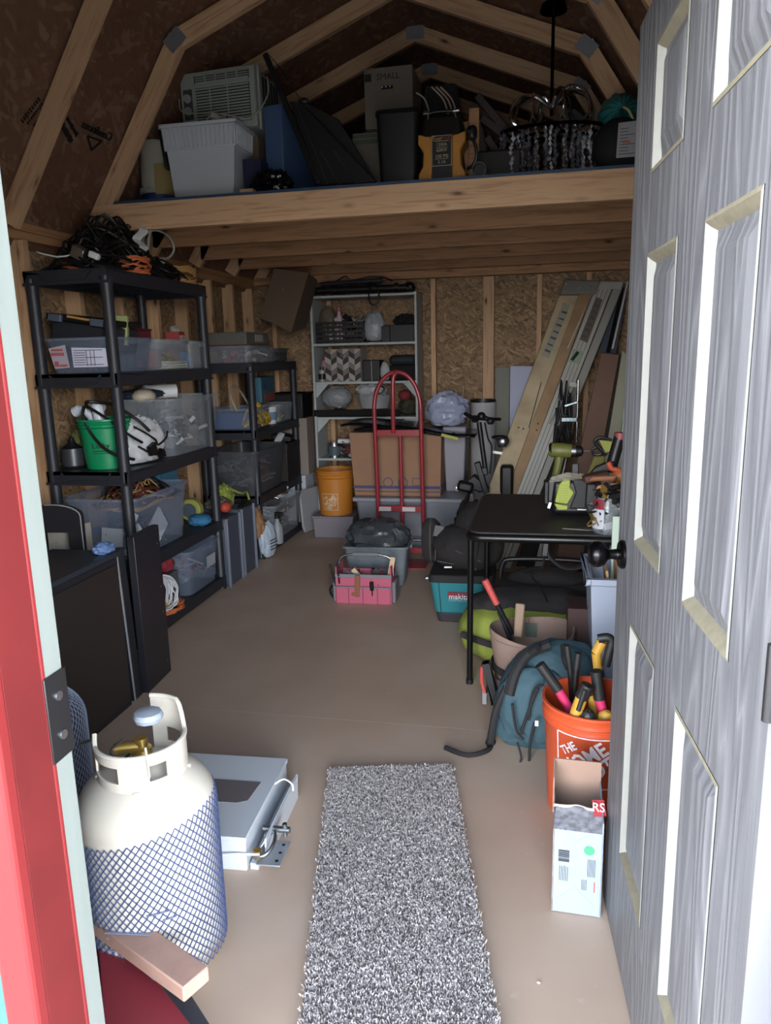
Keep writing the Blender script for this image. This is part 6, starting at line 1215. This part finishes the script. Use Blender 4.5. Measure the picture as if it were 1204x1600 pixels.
t = thing('red_side_cutters', 'red and black snips in the outer pocket of the canvas bucket bag', 'snips', (-.19, 2.72, .16)); obj('handle', G().tube(smooth_path([(0, 0, -.05), (-.012, 0, 0), (-.01, 0, .06)], 5), .007, 8), mat('coral_red_grip', ''), t); obj('handle', G().tube(smooth_path([(.005, 0, -.05), (.016, 0, 0), (.0, 0, .06)], 5), .006, 8), BLK, t); obj('jaw', G().obb((0, 0, -.07), (.02, .01, .06)), METAL, t, .002)
solo('black_holster', G().hull(rsq(.02, .02, -.05), rsq(.014, .02, .12)), BLK, 'black holster hooked beside the snips on the canvas bucket bag', 'holster', (-.155, 2.70, .13), rot=(0, -.25, 0), bevel=.006)
# teal backpack
TP = mat('dark_teal_nylon', '#35505a', .8, bump=.3, bs=45)
t = thing('teal_backpack', 'slumped dark teal backpack with black straps behind the orange bucket', 'backpack', (.035, 2.62, 0))
g = G().blob((0, 0, .168), (.36, .24, .40), 57, .09, 1.7, n=64, power=.85)
g.v = [V((v_.x+(v_.z-.2)*.28*(1 if v_.x > -9 else 0)+.02, v_.y+(v_.z-.2)*.15, v_.z)) for v_ in g.v]; obj('body', g, TP, t)
g = G().blob((-.03, -.09, .16), (.26, .14, .30), 58, .10, 1.8, n=44, power=.85); obj('front_pocket', g, TP, t)
o_ = V(t.location); f = lambda x, y, Y=2.46: P(x, y, Y=Y+(.13 if Y < 2.46 else 0))-o_
obj('strap', G().tube(smooth_path([f(840, 1012, 2.5), f(812, 1035, 2.42), f(790, 1075, 2.38), f(775, 1110, 2.37), f(768, 1145, 2.37), f(765, 1165, 2.38)], 6), .014, 8), mat('strap_black', '#1c1c1e', .8), t)
q0 = P(695, 1168, Z=.01)-o_; q1 = P(730, 1180, Z=.012)-o_; q2 = P(762, 1172, Z=.012)-o_
obj('loose_strap', G().tube(smooth_path([q0, q1, q2, f(768, 1160, 2.42)], 6), .009, 6), mat('strap_black', ''), t); obj('buckle', G().obb(f(765, 1163, 2.40), (.035, .02, .04), (0, .3, 0)), BLK, t, .004)
obj('shoulder_pad', G().tube(smooth_path([f(858, 1008, 2.42), f(825, 1022, 2.40), f(805, 1050, 2.36), f(795, 1085, 2.34)], 6), .020, 8), mat('strap_black', ''), t)
for pts in (((840, 1075), (826, 1110), (812, 1150)), ((850, 1070), (836, 1075), (828, 1100), (826, 1125)), ((835, 1130), (828, 1160), (826, 1195)), ((800, 1100), (806, 1140), (818, 1155))):
    obj('zip', G().tube(smooth_path([f(x, y, 2.30) for x, y in pts], 6), .005, 6), mat('strap_black', ''), t)
obj('zip_pull', G().obb(f(838, 1130, 2.28), (.012, .006, .02)), WHT, t); obj('top_handle', G().tube(smooth_path([f(880, 1008, 2.4), f(882, 1030, 2.35), f(888, 1045, 2.33)], 5), .011, 8), mat('strap_black', ''), t)
obj('hanging_cord', G().tube(smooth_path([f(808, 1160, 2.3), f(814, 1185, 2.29), f(806, 1200, 2.28), f(800, 1203, 2.28)], 5), .004, 6), mat('strap_black', ''), t)
# orange bucket
ORG = mat('orange_bucket_plastic', '#c2502e', .38)
BX_, BY_ = .180, 2.19
t = bucket('orange_bucket', 'bright orange hardware store bucket full of clamps and loppers by the door', ORG, (BX_, BY_+.01, 0), .150, .131, .37, bail=(R(-55), -1))
hd_logo(t, .222, .165, mat('print_white', '#d9cfd0', .6), R(-103), .141)
YG = mat('yellow_grip', '#b38a34', .5); MG = mat('magenta_grip', '#b52a58', .5); GP = mat('grip_black', '#1b1b1d', .55)
def tool(label, name, pts, rad, cols, Y, cat):
    """handle drawn as consecutive coloured lengths"""
    t = thing(name, label, cat, (0, 0, 0)); q = [at3(x, y, Y-.0+.0) for x, y in pts]; t.location = q[-1]; o_ = q[-1]
    for k in range(len(q)-1): obj('grip' if cols[k] is GP else 'handle', G().tube(smooth_path([q[k]-o_, q[k].lerp(q[k+1], .5)-o_, q[k+1]-o_], 3), [rad*(1 if k == 0 else .9)]*7, 16), cols[k], t)
    return t
tool('lopper handle with a black grip and magenta lower part, leftmost in the orange bucket', 'lopper', [(843, 1038), (872, 1078), (888, 1105), (900, 1150)], .016, [GP, MG, MG], 2.17, 'lopper')
tool('lopper handle with a black grip and magenta lower part, beside the door edge', 'lopper', [(931, 1048), (936, 1092), (943, 1118), (940, 1160)], .017, [GP, MG, MG], 2.13, 'lopper')
t = tool('yellow and black clamp handle in the middle of the orange bucket', 'clamp', [(918, 1070), (908, 1090), (898, 1118), (896, 1160)], .020, [GP, YG, YG], 2.09, 'clamp'); obj('grip_inlay', G().tube([at3(914, 1078, 2.068)-V(t.location), at3(903, 1110, 2.068)-V(t.location)], .007, 8), GP, t)
t = tool('yellow clamp with an arched black grip, highest in the orange bucket', 'clamp', [(940, 1002), (931, 1020), (934, 1048), (938, 1120)], .016, [YG, YG, GP], 2.27, 'clamp'); obj('arch_grip', G().tube(smooth_path([at3(x, y, 2.255)-V(t.location) for x, y in ((934, 998), (948, 996), (955, 1002), (951, 1018), (946, 1040))], 4), .014, 12), GP, t)
tool('plain black scissor handle behind the leftmost lopper in the orange bucket', 'shears', [(903, 1020), (900, 1045), (897, 1075), (900, 1130)], .011, [GP, DMETAL, DMETAL], 2.26, 'shears')
tool('black pliers handle behind the yellow clamp in the orange bucket', 'pliers', [(885, 1008), (888, 1030), (891, 1055), (895, 1120)], .010, [GP, GP, DMETAL], 2.29, 'pliers')
tool('second yellow handle beside the magenta one in the orange bucket', 'clamp', [(922, 1085), (926, 1105), (930, 1125), (930, 1160)], .013, [YG, YG, YG], 2.16, 'clamp')
solo('black_clamp_jaw', G().blob((0, 0, 0), (.045, .04, .045), 3, .2, flat=False), GP, 'round black clamp jaw low in the front of the orange bucket', 'clamp jaw', at3(918, 1120, 2.08)); solo('yellow_clamp_pad', G().blob((0, 0, 0), (.05, .04, .05), 5, .1, flat=False), YG, 'yellow clamp pad against the door side of the orange bucket', 'clamp pad', at3(946, 1122, 2.10))
# grey bin with cardboard scraps at the right of the table
LG = mat('light_grey_bin', '#8e97a8', .5)
t = thing('grey_recycling_bin', 'pale blue grey bin holding torn cardboard between the table and the door', 'bin', (.33, 2.78, 0)); w_, d_, h_ = .14, .16, .62
A = [rr(w_*.8, d_*.85, 0), rr(w_, d_, h_), rr(w_-.01, d_-.01, h_), rr(w_*.8-.01, d_*.85-.01, .01)]
A = [rr(.105, .13, 0), rr(.14, .16, h_), rr(.128, .148, h_), rr(.095, .12, .01)]; g = G().add([p for r_ in A for p in r_], [(3, 2, 1, 0), (12, 13, 14, 15)]+[(k*4+i, k*4+(i+1) % 4, (k+1)*4+(i+1) % 4, (k+1)*4+i) for k in range(3) for i in range(4)]); obj('shell', g, LG, t, .004)
g = G()
for q in ((-.155, -.135, -.175, .175), (.135, .155, -.175, .175), (-.155, .155, -.175, -.155), (-.155, .155, .155, .175)): g.box(*q, h_-.02, h_+.005)
obj('rim', g, LG, t, .006)
for k in range(4): solo('cardboard_scrap', G().obb((0, 0, .2), (.008, .18, .42), (0, .1*k-.15, .1*k)), mat('scrap_card', '#a5825f', .85), ('torn cardboard scrap leaning left in the pale grey bin', 'upright torn cardboard scrap in the pale grey bin', 'torn cardboard scrap behind the upright one in the pale grey bin', 'rightmost torn cardboard scrap in the pale grey bin')[k], 'cardboard', (.28+.03*k, 2.76+.01*k, .23), group='torn cardboard in the grey bin')
solo('brown_book_stack', G().box(-.05, .05, -.08, .08, 0, .42), mat('dark_brown_spine', '#3a2420', .7), 'narrow dark brown case left of the pale grey bin', 'case', (.175, 2.95, .0), bevel=.004)
# torn white screw carton with a tall cardboard flap
sx0, sx1, sy0, sy1 = .058, .180, 1.705, 1.90
t = thing('white_hardware_carton', 'torn white product carton with a barcode standing open on the floor by the door', 'carton', ((sx0+sx1)/2, (sy0+sy1)/2, 0), R(-2)); w_, d_ = (sx1-sx0)/2, (sy1-sy0)/2
WCD = mat('pale_blue_white_card', '#8c98a5', .6); INC = mat('inner_brown_card', '#8d7466', .85)
obj('front', G().box(-w_, w_, -d_, -d_+.004, .005, .240), WCD, t, .001); obj('left_side', G().box(-w_, -w_+.003, -d_, d_, .005, .240), mat('orange_side_print', '#9a6a4c', .7, var=.3, vs=25, col2='#a7acb4'), t); obj('right_side', G().box(w_-.003, w_, -d_, d_, .005, .27), WCD, t); obj('base', G().box(-w_, w_, -d_, d_, .002, .006), WCD, t)
obj('back', G().box(-w_, w_, d_-.004, d_, .005, .325), INC, t); obj('side_flap', G().hull([(-w_, d_, .235), (-w_, -d_*.2, .235), (-w_-.004, -d_*.2, .235), (-w_-.004, d_, .235)], [(-w_, d_, .325), (-w_, d_*.3, .305), (-w_-.004, d_*.3, .305), (-w_-.004, d_, .325)]), INC, t)
obj('top_flap', G().hull([(-w_, -d_, .240), (w_, -d_, .240), (w_, -d_+.004, .240), (-w_, -d_+.004, .240)], [(-w_+.005, -d_*.25, .256), (w_, -d_*.35, .262), (w_, -d_*.35, .267), (-w_+.005, -d_*.25, .261)]), mat('diamond_plate_print', '#6e6f76', .6, var=.3, vs=60, col2='#9a9ba2'), t)
obj('torn_edge', G().tube(smooth_path([(-w_+.0, -d_*.24, .259), (-.03, -d_*.3, .263), (0, -d_*.2, .261), (.03, -d_*.36, .265), (w_, -d_*.3, .268)], 5), .004, 6), mat('torn_white', '#b9b2a8', .8), t)
rb = obj('red_flap', G().obb((w_-.01, -d_*.42, .275), (.03, .004, .04), (-.9, 0, .2)), mat('red_print', '#a03338', .6), t); text('red_letters', 'RS', .03, WHT, t, FR((w_-.012, -d_*.47, .279), (1, 0, 0), (0, .7, 1)))
F_ = lambda x, z: FR((x, -d_-.0007, z), (1, 0, 0), (0, 0, 1)); Fr = lambda x, z: FR((x, -d_-.0007, z), (0, 0, -1), (1, 0, 0))
PG = mat('grey_print', '#23262c', .7); g = G()
rs = random.Random(6)
for k in range(13): z = .150+k*.0026*1.0; g.box(-.047, -.020, -d_-.0006, -d_, z, z+.0010+.0012*rs.random())
obj('barcode', g, PG, t)
g = G()
for k in range(6): x = -.044+k*.004; g.box(x, x+.0014, -d_-.0006, -d_, .095, .140-.006*rs.random())
for k in range(6): x = .025+k*.0035; g.box(x, x+.0013, -d_-.0006, -d_, .115, .165)
for k in range(4): x = .012+k*.0035; g.box(x, x+.0013, -d_-.0006, -d_, .075, .105)
obj('small_print', g, PG, t); obj('red_small_print', G().box(.042, .0445, -d_-.0006, -d_, .072, .102), mat('red_print', ''), t); obj('green_seal', G().cyl((.028, -d_-.0008, .19), (.028, -d_, .19), .013, n=28), mat('green_seal', '#3f8f6c', .6), t)
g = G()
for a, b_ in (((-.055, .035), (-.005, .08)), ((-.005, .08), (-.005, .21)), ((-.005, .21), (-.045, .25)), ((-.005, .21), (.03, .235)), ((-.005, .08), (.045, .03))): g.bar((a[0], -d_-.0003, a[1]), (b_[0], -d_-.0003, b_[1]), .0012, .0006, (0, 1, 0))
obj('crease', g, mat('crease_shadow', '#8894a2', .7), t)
# ================================================================ rug
t = thing('shag_rug', 'grey speckled shag runner rug lying on the floor inside the doorway', 'rug', (0, 0, 0)); 
c0, c1, c2_, c3 = V((-.693, 2.245, 0)), V((-.277, 2.335, 0)), V((-.02, 1.16, 0)), V((-.445, 1.10, 0)); t.location = ((c0+c2_)/2)
cc = (c0+c1+c2_+c3)/4; t.location = cc; q = [c-cc for c in (c0, c1, c2_, c3)]
obj('backing', G().hull([V((p.x, p.y, .001)) for p in q], [V((p.x, p.y, .012)) for p in q]), mat('rug_backing', '#7d7570', .95), t)
rm, N, L, b = nodes('shag_pile'); tc = N.new('ShaderNodeTexCoord'); vo = N.new('ShaderNodeTexVoronoi'); vo.inputs['Scale'].default_value = 150; L.new(tc.outputs['Object'], vo.inputs[0]); sp_ = N.new('ShaderNodeSeparateColor'); L.new(vo.outputs['Color'], sp_.inputs[0])
rp = ramp(N, [(.0, '#8a8382'), (.3, '#a29b99'), (.6, '#b4aeac'), (.85, '#c8c3c2')]); L.new(sp_.outputs[0], rp.inputs[0]); L.new(rp.outputs[0], b.inputs['Base Color']); b.inputs['Roughness'].default_value = .95; b.inputs['Specular IOR Level'].default_value = .1
vs, fs = [], []; rs = random.Random(99)
for i in range(46000):
    u, v = rs.random(), rs.random(); p = (q[0]*(1-u)+q[1]*u)*(1-v)+(q[3]*(1-u)+q[2]*u)*v; x, y = p.x, p.y
    if u < .01 or u > .99 or v < .004: x += rs.uniform(-.006, .006); y += rs.uniform(-.006, .006)
    an = rs.random()*6.28; h = rs.uniform(.008, .013); lx, ly = rs.uniform(-.007, .007), rs.uniform(-.007, .007); w_ = .0017; c, s = cos(an)*w_, sin(an)*w_; k = len(vs)
    vs += [(x-c, y-s, .010), (x+c, y+s, .010), (x+lx*.6+c, y+ly*.6+s, .010+h*.75), (x+lx*.6-c, y+ly*.6-s, .010+h*.75), (x+lx, y+ly, .010+h)]; fs += [(k, k+1, k+2, k+3), (k+3, k+2, k+4)]
me = bpy.data.meshes.new('pile'); me.from_pydata(vs, [], fs); me.materials.append(rm); o = bpy.data.objects.new('pile', me); C.objects.link(o); o.parent = t; o['kind'] = 'stuff'
solo('paper_scrap', G().blob((0, 0, .002), (.009, .007, .004), 1, .2, n=10), WHT, 'tiny white scrap on the bare floor near the door', 'scrap', P(841, 1536, Z=.001))
# ================================================================ propane cylinders
PW = mat('cylinder_paint', '#b9b4aa', .38, spec=.5); NET = mat('blue_grey_net', '#3d4a6e', .5)
def cylinder(label, x, y, m, netm, h=.552, r=.153, ct=.60, rz=0, cover=.425):
    t = thing('propane_cylinder', label, 'propane cylinder', (x, y, 0), rz)
    pr = [(0, .03), (.10, .03), (.10, 0), (.105, 0), (.105, .03), (.125, .04), (r-.005, .08), (r, .12), (r, h-.12)]+[(r*cos(a), h-.12+.108*sin(a)) for a in [k*pi/2/12 for k in range(1, 12)]]+[(0, h-.013)]
    obj('body', G().lathe(pr, n=64), m, t)
    # collar: a bent plate with a wide opening toward the far left, higher at both horns
    def prof_top(a): # a in degrees from opening centre
        return .045
    g = G(); rc, z0 = .094, h-.038; NA = 60; a0, a1 = R(-148), R(112); th = .004
    def top(u): return z0+.055+ (.075 if u > .86 else 0)*min(1, (u-.86)/.05 if u > .86 else 0)+(.035 if u < .04 else 0)
    # strips: lower band, posts, upper band, leaving two windows and a round hole
    def band(u0, u1, zf0, zf1, nn=20, rr=rc):
        gg = G(); vs = []; 
        for i in range(nn+1):
            u = u0+(u1-u0)*i/nn; a = a0+(a1-a0)*u
            for (r_, z_) in ((rr, zf0(u)), (rr+th, zf0(u)), (rr+th, zf1(u)), (rr, zf1(u))): vs.append((r_*cos(a), r_*sin(a), z_))
        fs = [(i*4+k, i*4+(k+1) % 4, (i+1)*4+(k+1) % 4, (i+1)*4+k) for i in range(nn) for k in range(4)]+[(3, 2, 1, 0), (nn*4, nn*4+1, nn*4+2, nn*4+3)]
        return vs, fs
    H = .080; zl = lambda u: z0; z1 = lambda u: z0+.022; z2 = lambda u: z0+.058
    zt = lambda u: z0+H+(.055*min(1, max(0, (u-.74)/.07)))+(.02*max(0, 1-u/.05))
    for (u0, u1, f0, f1) in ((0, 1, zl, z1), (0, 1, z2, zt), (0, .045, z1, z2), (.25, .40, z1, z2), (.49, .80, z1, z2), (.92, 1, z1, z2)):
        g.add(*band(u0, u1, f0, f1, max(2, int((u1-u0)*60))))
    obj('collar', g, m, t, 0)
    g = G(); pts = []
    for i in range(41): u = i/40; a = a0+(a1-a0)*u; pts.append(((rc+.002)*cos(a), (rc+.002)*sin(a), zt(u)))
    obj('collar_rim', G().tube(pts, .0055, 8), m, t)
    for a in (-150, -60, 30): obj('collar_foot', G().obb((rc*cos(R(a)), rc*sin(R(a)), z0-.006), (.02, .02, .02), (0, 0, R(a))), m, t, .003)
    v = obj('valve', G().lathe([(0, 0), (.022, 0), (.022, .03), (.014, .035), (.014, .055), (0, .055)], (0, 0, h-.014), 24), BRASS, t); obj('valve_knob', G().lathe([(0, 0), (.030, 0), (.034, .01), (.030, .02), (.012, .024), (0, .024)], (.01, .02, h+.075), 10), mat('grey_valve_knob', '#8e98a6', .4), v); obj('outlet', G().cyl((0, 0, h+.02), (-.05, -.03, h+.02), .014, n=16), BRASS, v); obj('tether', G().tube(smooth_path([(-.02, -.03, h+.05), (-.04, -.05, h+.03), (-.02, -.06, h+.01), (.01, -.05, h+.03)], 5), .003, 6), GP, v)
    obj('zip_tie', G().tube(smooth_path([(.07, -.072, z0+.105), (.075, -.075, z0+.07), (.078, -.078, z0+.04)], 4), .0025, 6), mat('nylon_tie', '#b0aca2', .5), t); obj('hook_wire', G().tube([(-rc-.005, -.03, z0+.075), (-rc-.045, -.04, z0+.06)], .004, 8), METAL, t)
    # plastic net sleeve: diamond lattice of strings, its top edge slanting
    NC, RW, rn = 58, 34, r+.0025; gl = G(); z_lo = .07
    def npt(i, j):
        a = 2*pi*(i+(.5 if j % 2 else 0))/NC; top_ = cover+.0+.03*cos(a-R(20)); z = z_lo+(top_-z_lo)*j/RW; rr_ = rn
        if z > h-.13: rr_ = (r+.0025)*cos(math.asin(min(1, (z-(h-.13))/.125)))
        return (rr_*cos(a), rr_*sin(a), z)
    for j in range(RW):
        for i in range(NC):
            for dd in ((0, 1) if j % 2 else (-1, 0)):
                gl.tube([npt(i, j), npt(i+dd, j+1)], .0012, 4)
    nt_ = obj('net_sleeve', gl, netm, t, 0, False)
    return t
tk = cylinder('cream propane cylinder in a net sleeve standing nearest the doorway', -.862, 1.375, PW, NET, rz=R(-8))
mk = mat('faint_stamp', '#7f86a0', .7); g = G()
for k, (a_, z, w_) in enumerate(((-50, .26, .05), (-42, .24, .03), (-75, .22, .10), (-78, .205, .08), (-80, .19, .06), (-76, .175, .09))):
    c, s = cos(R(a_)), sin(R(a_)); g.bar((c*.1562-s*-w_/2*1, s*.1562+c*-w_/2, z), (c*.1562-s*w_/2, s*.1562+c*w_/2, z), .006, .001, (0, 0, 1))
obj('faint_printing', g, mk, tk)
cylinder('dark propane cylinder in a net sleeve half hidden behind the white door jamb', -1.46, 1.76, mat('dark_cylinder_paint', '#4b4d55', .5), mat('white_net', '#8f9aae', .5), h=.50, rz=R(60), cover=.47)
# white appliance cover on the floor
WA = mat('white_enamel', '#c3cad2', .4)
t = thing('white_appliance_cover', 'white metal gas heater with a grey window lying on the floor behind the cylinder', 'heater', (-.96, 1.92, 0), R(3))
ax0, ax1, ay0, ay1, ah = -.20, .165, -.215, .20, .105
obj('casing', G().box(ax0, ax1, ay0, ay1, 0, ah), WA, t, .004); obj('lid_lip', G().box(ax0, ax1+.004, ay0-.003, ay1+.003, ah-.012, ah+.003), WA, t, .002)
obj('grey_window', G().hull([(x, y, ah+.003) for x, y in ((-.2, -.06), (.085, -.06), (.115, -.045), (.125, .055), (-.2, .06))], [(x, y, ah+.0045) for x, y in ((-.2, -.06), (.085, -.06), (.115, -.045), (.125, .055), (-.2, .06))]), mat('window_grey', '#6a6466', .5), t)
obj('gas_tray', G().box(ax1+.006, ax1+.03, ay0+.01, ay1-.02, .0, .02).box(ax1+.045, ax1+.05, ay0+.03, ay1-.05, .0, .085).hull([(ax1+.015, ay0+.02, .03), (ax1+.05, ay0+.03, .08), (ax1+.05, ay1-.05, .08), (ax1+.015, ay1-.03, .03)], [(ax1+.015, ay0+.02, .034), (ax1+.05, ay0+.03, .085), (ax1+.05, ay1-.05, .085), (ax1+.015, ay1-.03, .034)]), WA, t, .002)
obj('mounting_bracket', G().box(ax1+.03, ax1+.10, ay0-.01, ay0+.10, .03, .034), mat('bracket_metal', '#9aa0a8', .4, .4), t, .001)
for k in range(3): obj('bracket_hole', G().cyl((ax1+.085, ay0+.01+k*.035, .033), (ax1+.085, ay0+.01+k*.035, .0345), .005, n=10), DMETAL, t)
obj('gas_pipe', G().tube(smooth_path([(ax1+.03, ay0+.08, .06), (ax1+.06, ay0+.08, .075), (ax1+.07, ay0+.04, .07), (ax1+.055, ay0+.005, .055), (ax1+.02, ay0-.0, .05)], 5), .006, 10), METAL, t); obj('fitting', G().cyl((ax1+.02, ay0+.10, .07), (ax1+.10, ay0+.10, .07), .009, n=12).cyl((ax1+.085, ay0+.10, .05), (ax1+.085, ay0+.10, .09), .007, n=10), METAL, t); obj('fitting', G().cyl((ax1+.03, ay0+.01, .04), (ax1+.03, ay0+.01, .065), .012, n=12), BRASS, t)
obj('white_lead', G().tube(smooth_path([(-.05, ay0-.02, .02), (.05, ay0-.012, .045), (.13, ay0-.01, .06), (ax1+.04, ay0, .058)], 6), .0035, 6), WHT, t); obj('ignition_lead', G().tube(smooth_path([(ax1, .06, .10), (ax1+.03, .07, .115), (ax1+.06, .055, .11), (ax1+.065, .05, .09)], 5), .003, 6), WHT, t)
# black flat pack panels leaning by the left jamb
BP = mat('black_laminate', '#202127', .38, spec=.6); BE = mat('panel_edge', '#8d8f93', .5)
t = thing('black_cabinet', 'black flat topped cabinet standing just inside the doorway on the left', 'cabinet', (-1.80, 2.36, 0))
obj('carcass', G().box(-.14, .14, -.24, .25, .0, .645), BP, t, .003); obj('top', G().box(-.16, .145, -.25, .262, .647, .668), mat('slate_top', '#2b303a', .4), t, .003)
obj('face_panel', G().box(.140, .1445, -.20, .24, .03, .62), mat('brown_black_laminate', '#2b2625', .3), t, .002)
t = thing('black_board', 'black laminated board standing on end at the far side of the black cabinet', 'board', (-1.665, 2.84, 0), R(4))
obj('board', G().box(-.02, .012, -.12, .12, 0, .70), BP, t, .002)
for z in (.06, .3, .42, .62): obj('dowel_hole', G().cyl((.0115, .09, z), (.013, .09, z), .004, n=10), METAL, t)
t = thing('black_board', 'thinner black board with a pale edge leaning between cabinet and end board', 'board', (-1.665, 2.66, 0), R(3)); obj('board', G().hull([(-.03, -.02, 0), (.0, -.02, 0), (.0, .05, 0), (-.03, .05, 0)], [(-.05, -.02, .66), (-.02, -.02, .66), (-.02, .05, .66), (-.05, .05, .66)]), BP, t, .001); obj('pale_edge', G().hull([(.0, -.022, 0), (.004, -.022, 0), (.004, -.014, 0), (0, -.014, 0)], [(-.02, -.022, .66), (-.014, -.022, .66), (-.014, -.014, .66), (-.02, -.014, .66)]), BE, t)
solo('blue_rag', G().blob((0, 0, .02), (.08, .09, .05), 61, .4), mat('bluish_cloth', '#5f7ba8', .8), 'pale blue rag on the corner of the black cabinet top', 'rag', (-1.70, 2.585, .668))
t = thing('black_chair_back', 'black rounded chair back with an opening and a pale edge behind the black cabinet', 'chair back', (-2.07, 2.80, 0), R(6))
def arch_(w, h, z0, n=14): return [(-w, z0)]+[(-w*cos(pi*k/n), h-.07+.07*sin(pi*k/n)*1.0) for k in range(n+1)]+[(w, z0)]
A_, B_ = arch_(.125, .835, 0), arch_(.07, .72, .36); g = G()
g.prism([(-.125, 0), (-.06, 0), (-.06, .74), (-.125, .765)], 0, .03).prism([(.06, 0), (.125, 0), (.125, .765), (.06, .74)], 0, .03).prism([(-.125, .69)]+[(-.125*cos(pi*k/12), .765+.05*sin(pi*k/12)) for k in range(13)]+[(.125, .69)], 0, .031).box(-.125, .125, 0, .03, 0, .40)
obj('frame', g, BP, t, .002); obj('pale_edge', G().tube([(-.125*cos(pi*k/12), -.001, .765+.05*sin(pi*k/12)) for k in range(5, 13)]+[(.126, -.001, .6), (.126, -.001, .4)], .003, 6), BE, t)
for k, (z, m_) in enumerate(((.0, mat('cream_tile', '#b9b199', .6)), (.62, WHT), (.70, mat('bluish_tile', '#8f9bb8', .5)))): pass
solo('tile_box', G().box(-.08, .08, -.05, .05, 0, .70), mat('pale_tiles', '#b2aea4', .6, var=.3, vs=6), 'pale stacked tiles seen through the opening of the black chair back', 'tiles', (-2.09, 2.93, 0), bevel=.004)
# red sheet and wooden block in the bottom left corner
p0, p1 = P(152, 1428, Z=.20), P(307, 1538, Z=.20)
t = thing('wooden_plank', 'short pinkish wooden plank lying on the red sheet in front of the cylinder', 'plank', p0)
obj('plank', G().bar((0, 0, 0), p1-p0, .065, .035), mat('pinkish_wood', '#a8877a', .7, var=.15, vs=20), t, .003)
z_ = .155; A = [P(x, y, Z=z_) for x, y in ((150, 1450), (190, 1455), (245, 1530), (330, 1640), (165, 1660))]; o_ = V((A[0].x, A[0].y, 0))
t = thing('red_sheet_box', 'red painted box with a blue grey edge in the bottom left corner of the doorway', 'box', o_)
obj('box', G().hull([a-o_-V((0, 0, z_)) for a in A], [a-o_ for a in A]), mat('red_sheet', '#7a2630', .55), t, .004); obj('edge_strip', G().bar(A[0]-o_+V((0, 0, .006)), A[2]-o_+V((0, 0, .006)), .012, .012), mat('blue_grey_edge', '#55677a', .5), t)
A2 = [P(x, y, Z=.10) for x, y in ((200, 1470), (290, 1540), (328, 1600), (328, 1660), (260, 1600))]; o2 = V((A2[0].x, A2[0].y, 0))
solo('gap_shade_fill', G().hull([V((a.x, a.y, 0))-o2 for a in A2], [a-o2 for a in A2]), mat('gap_shade', '#3c3d46', .6), 'dark fill for the shaded gap under the right end of the wooden plank', 'block', o2, bevel=.003)  # added dark solid; its colour stands for the shade in an open gap
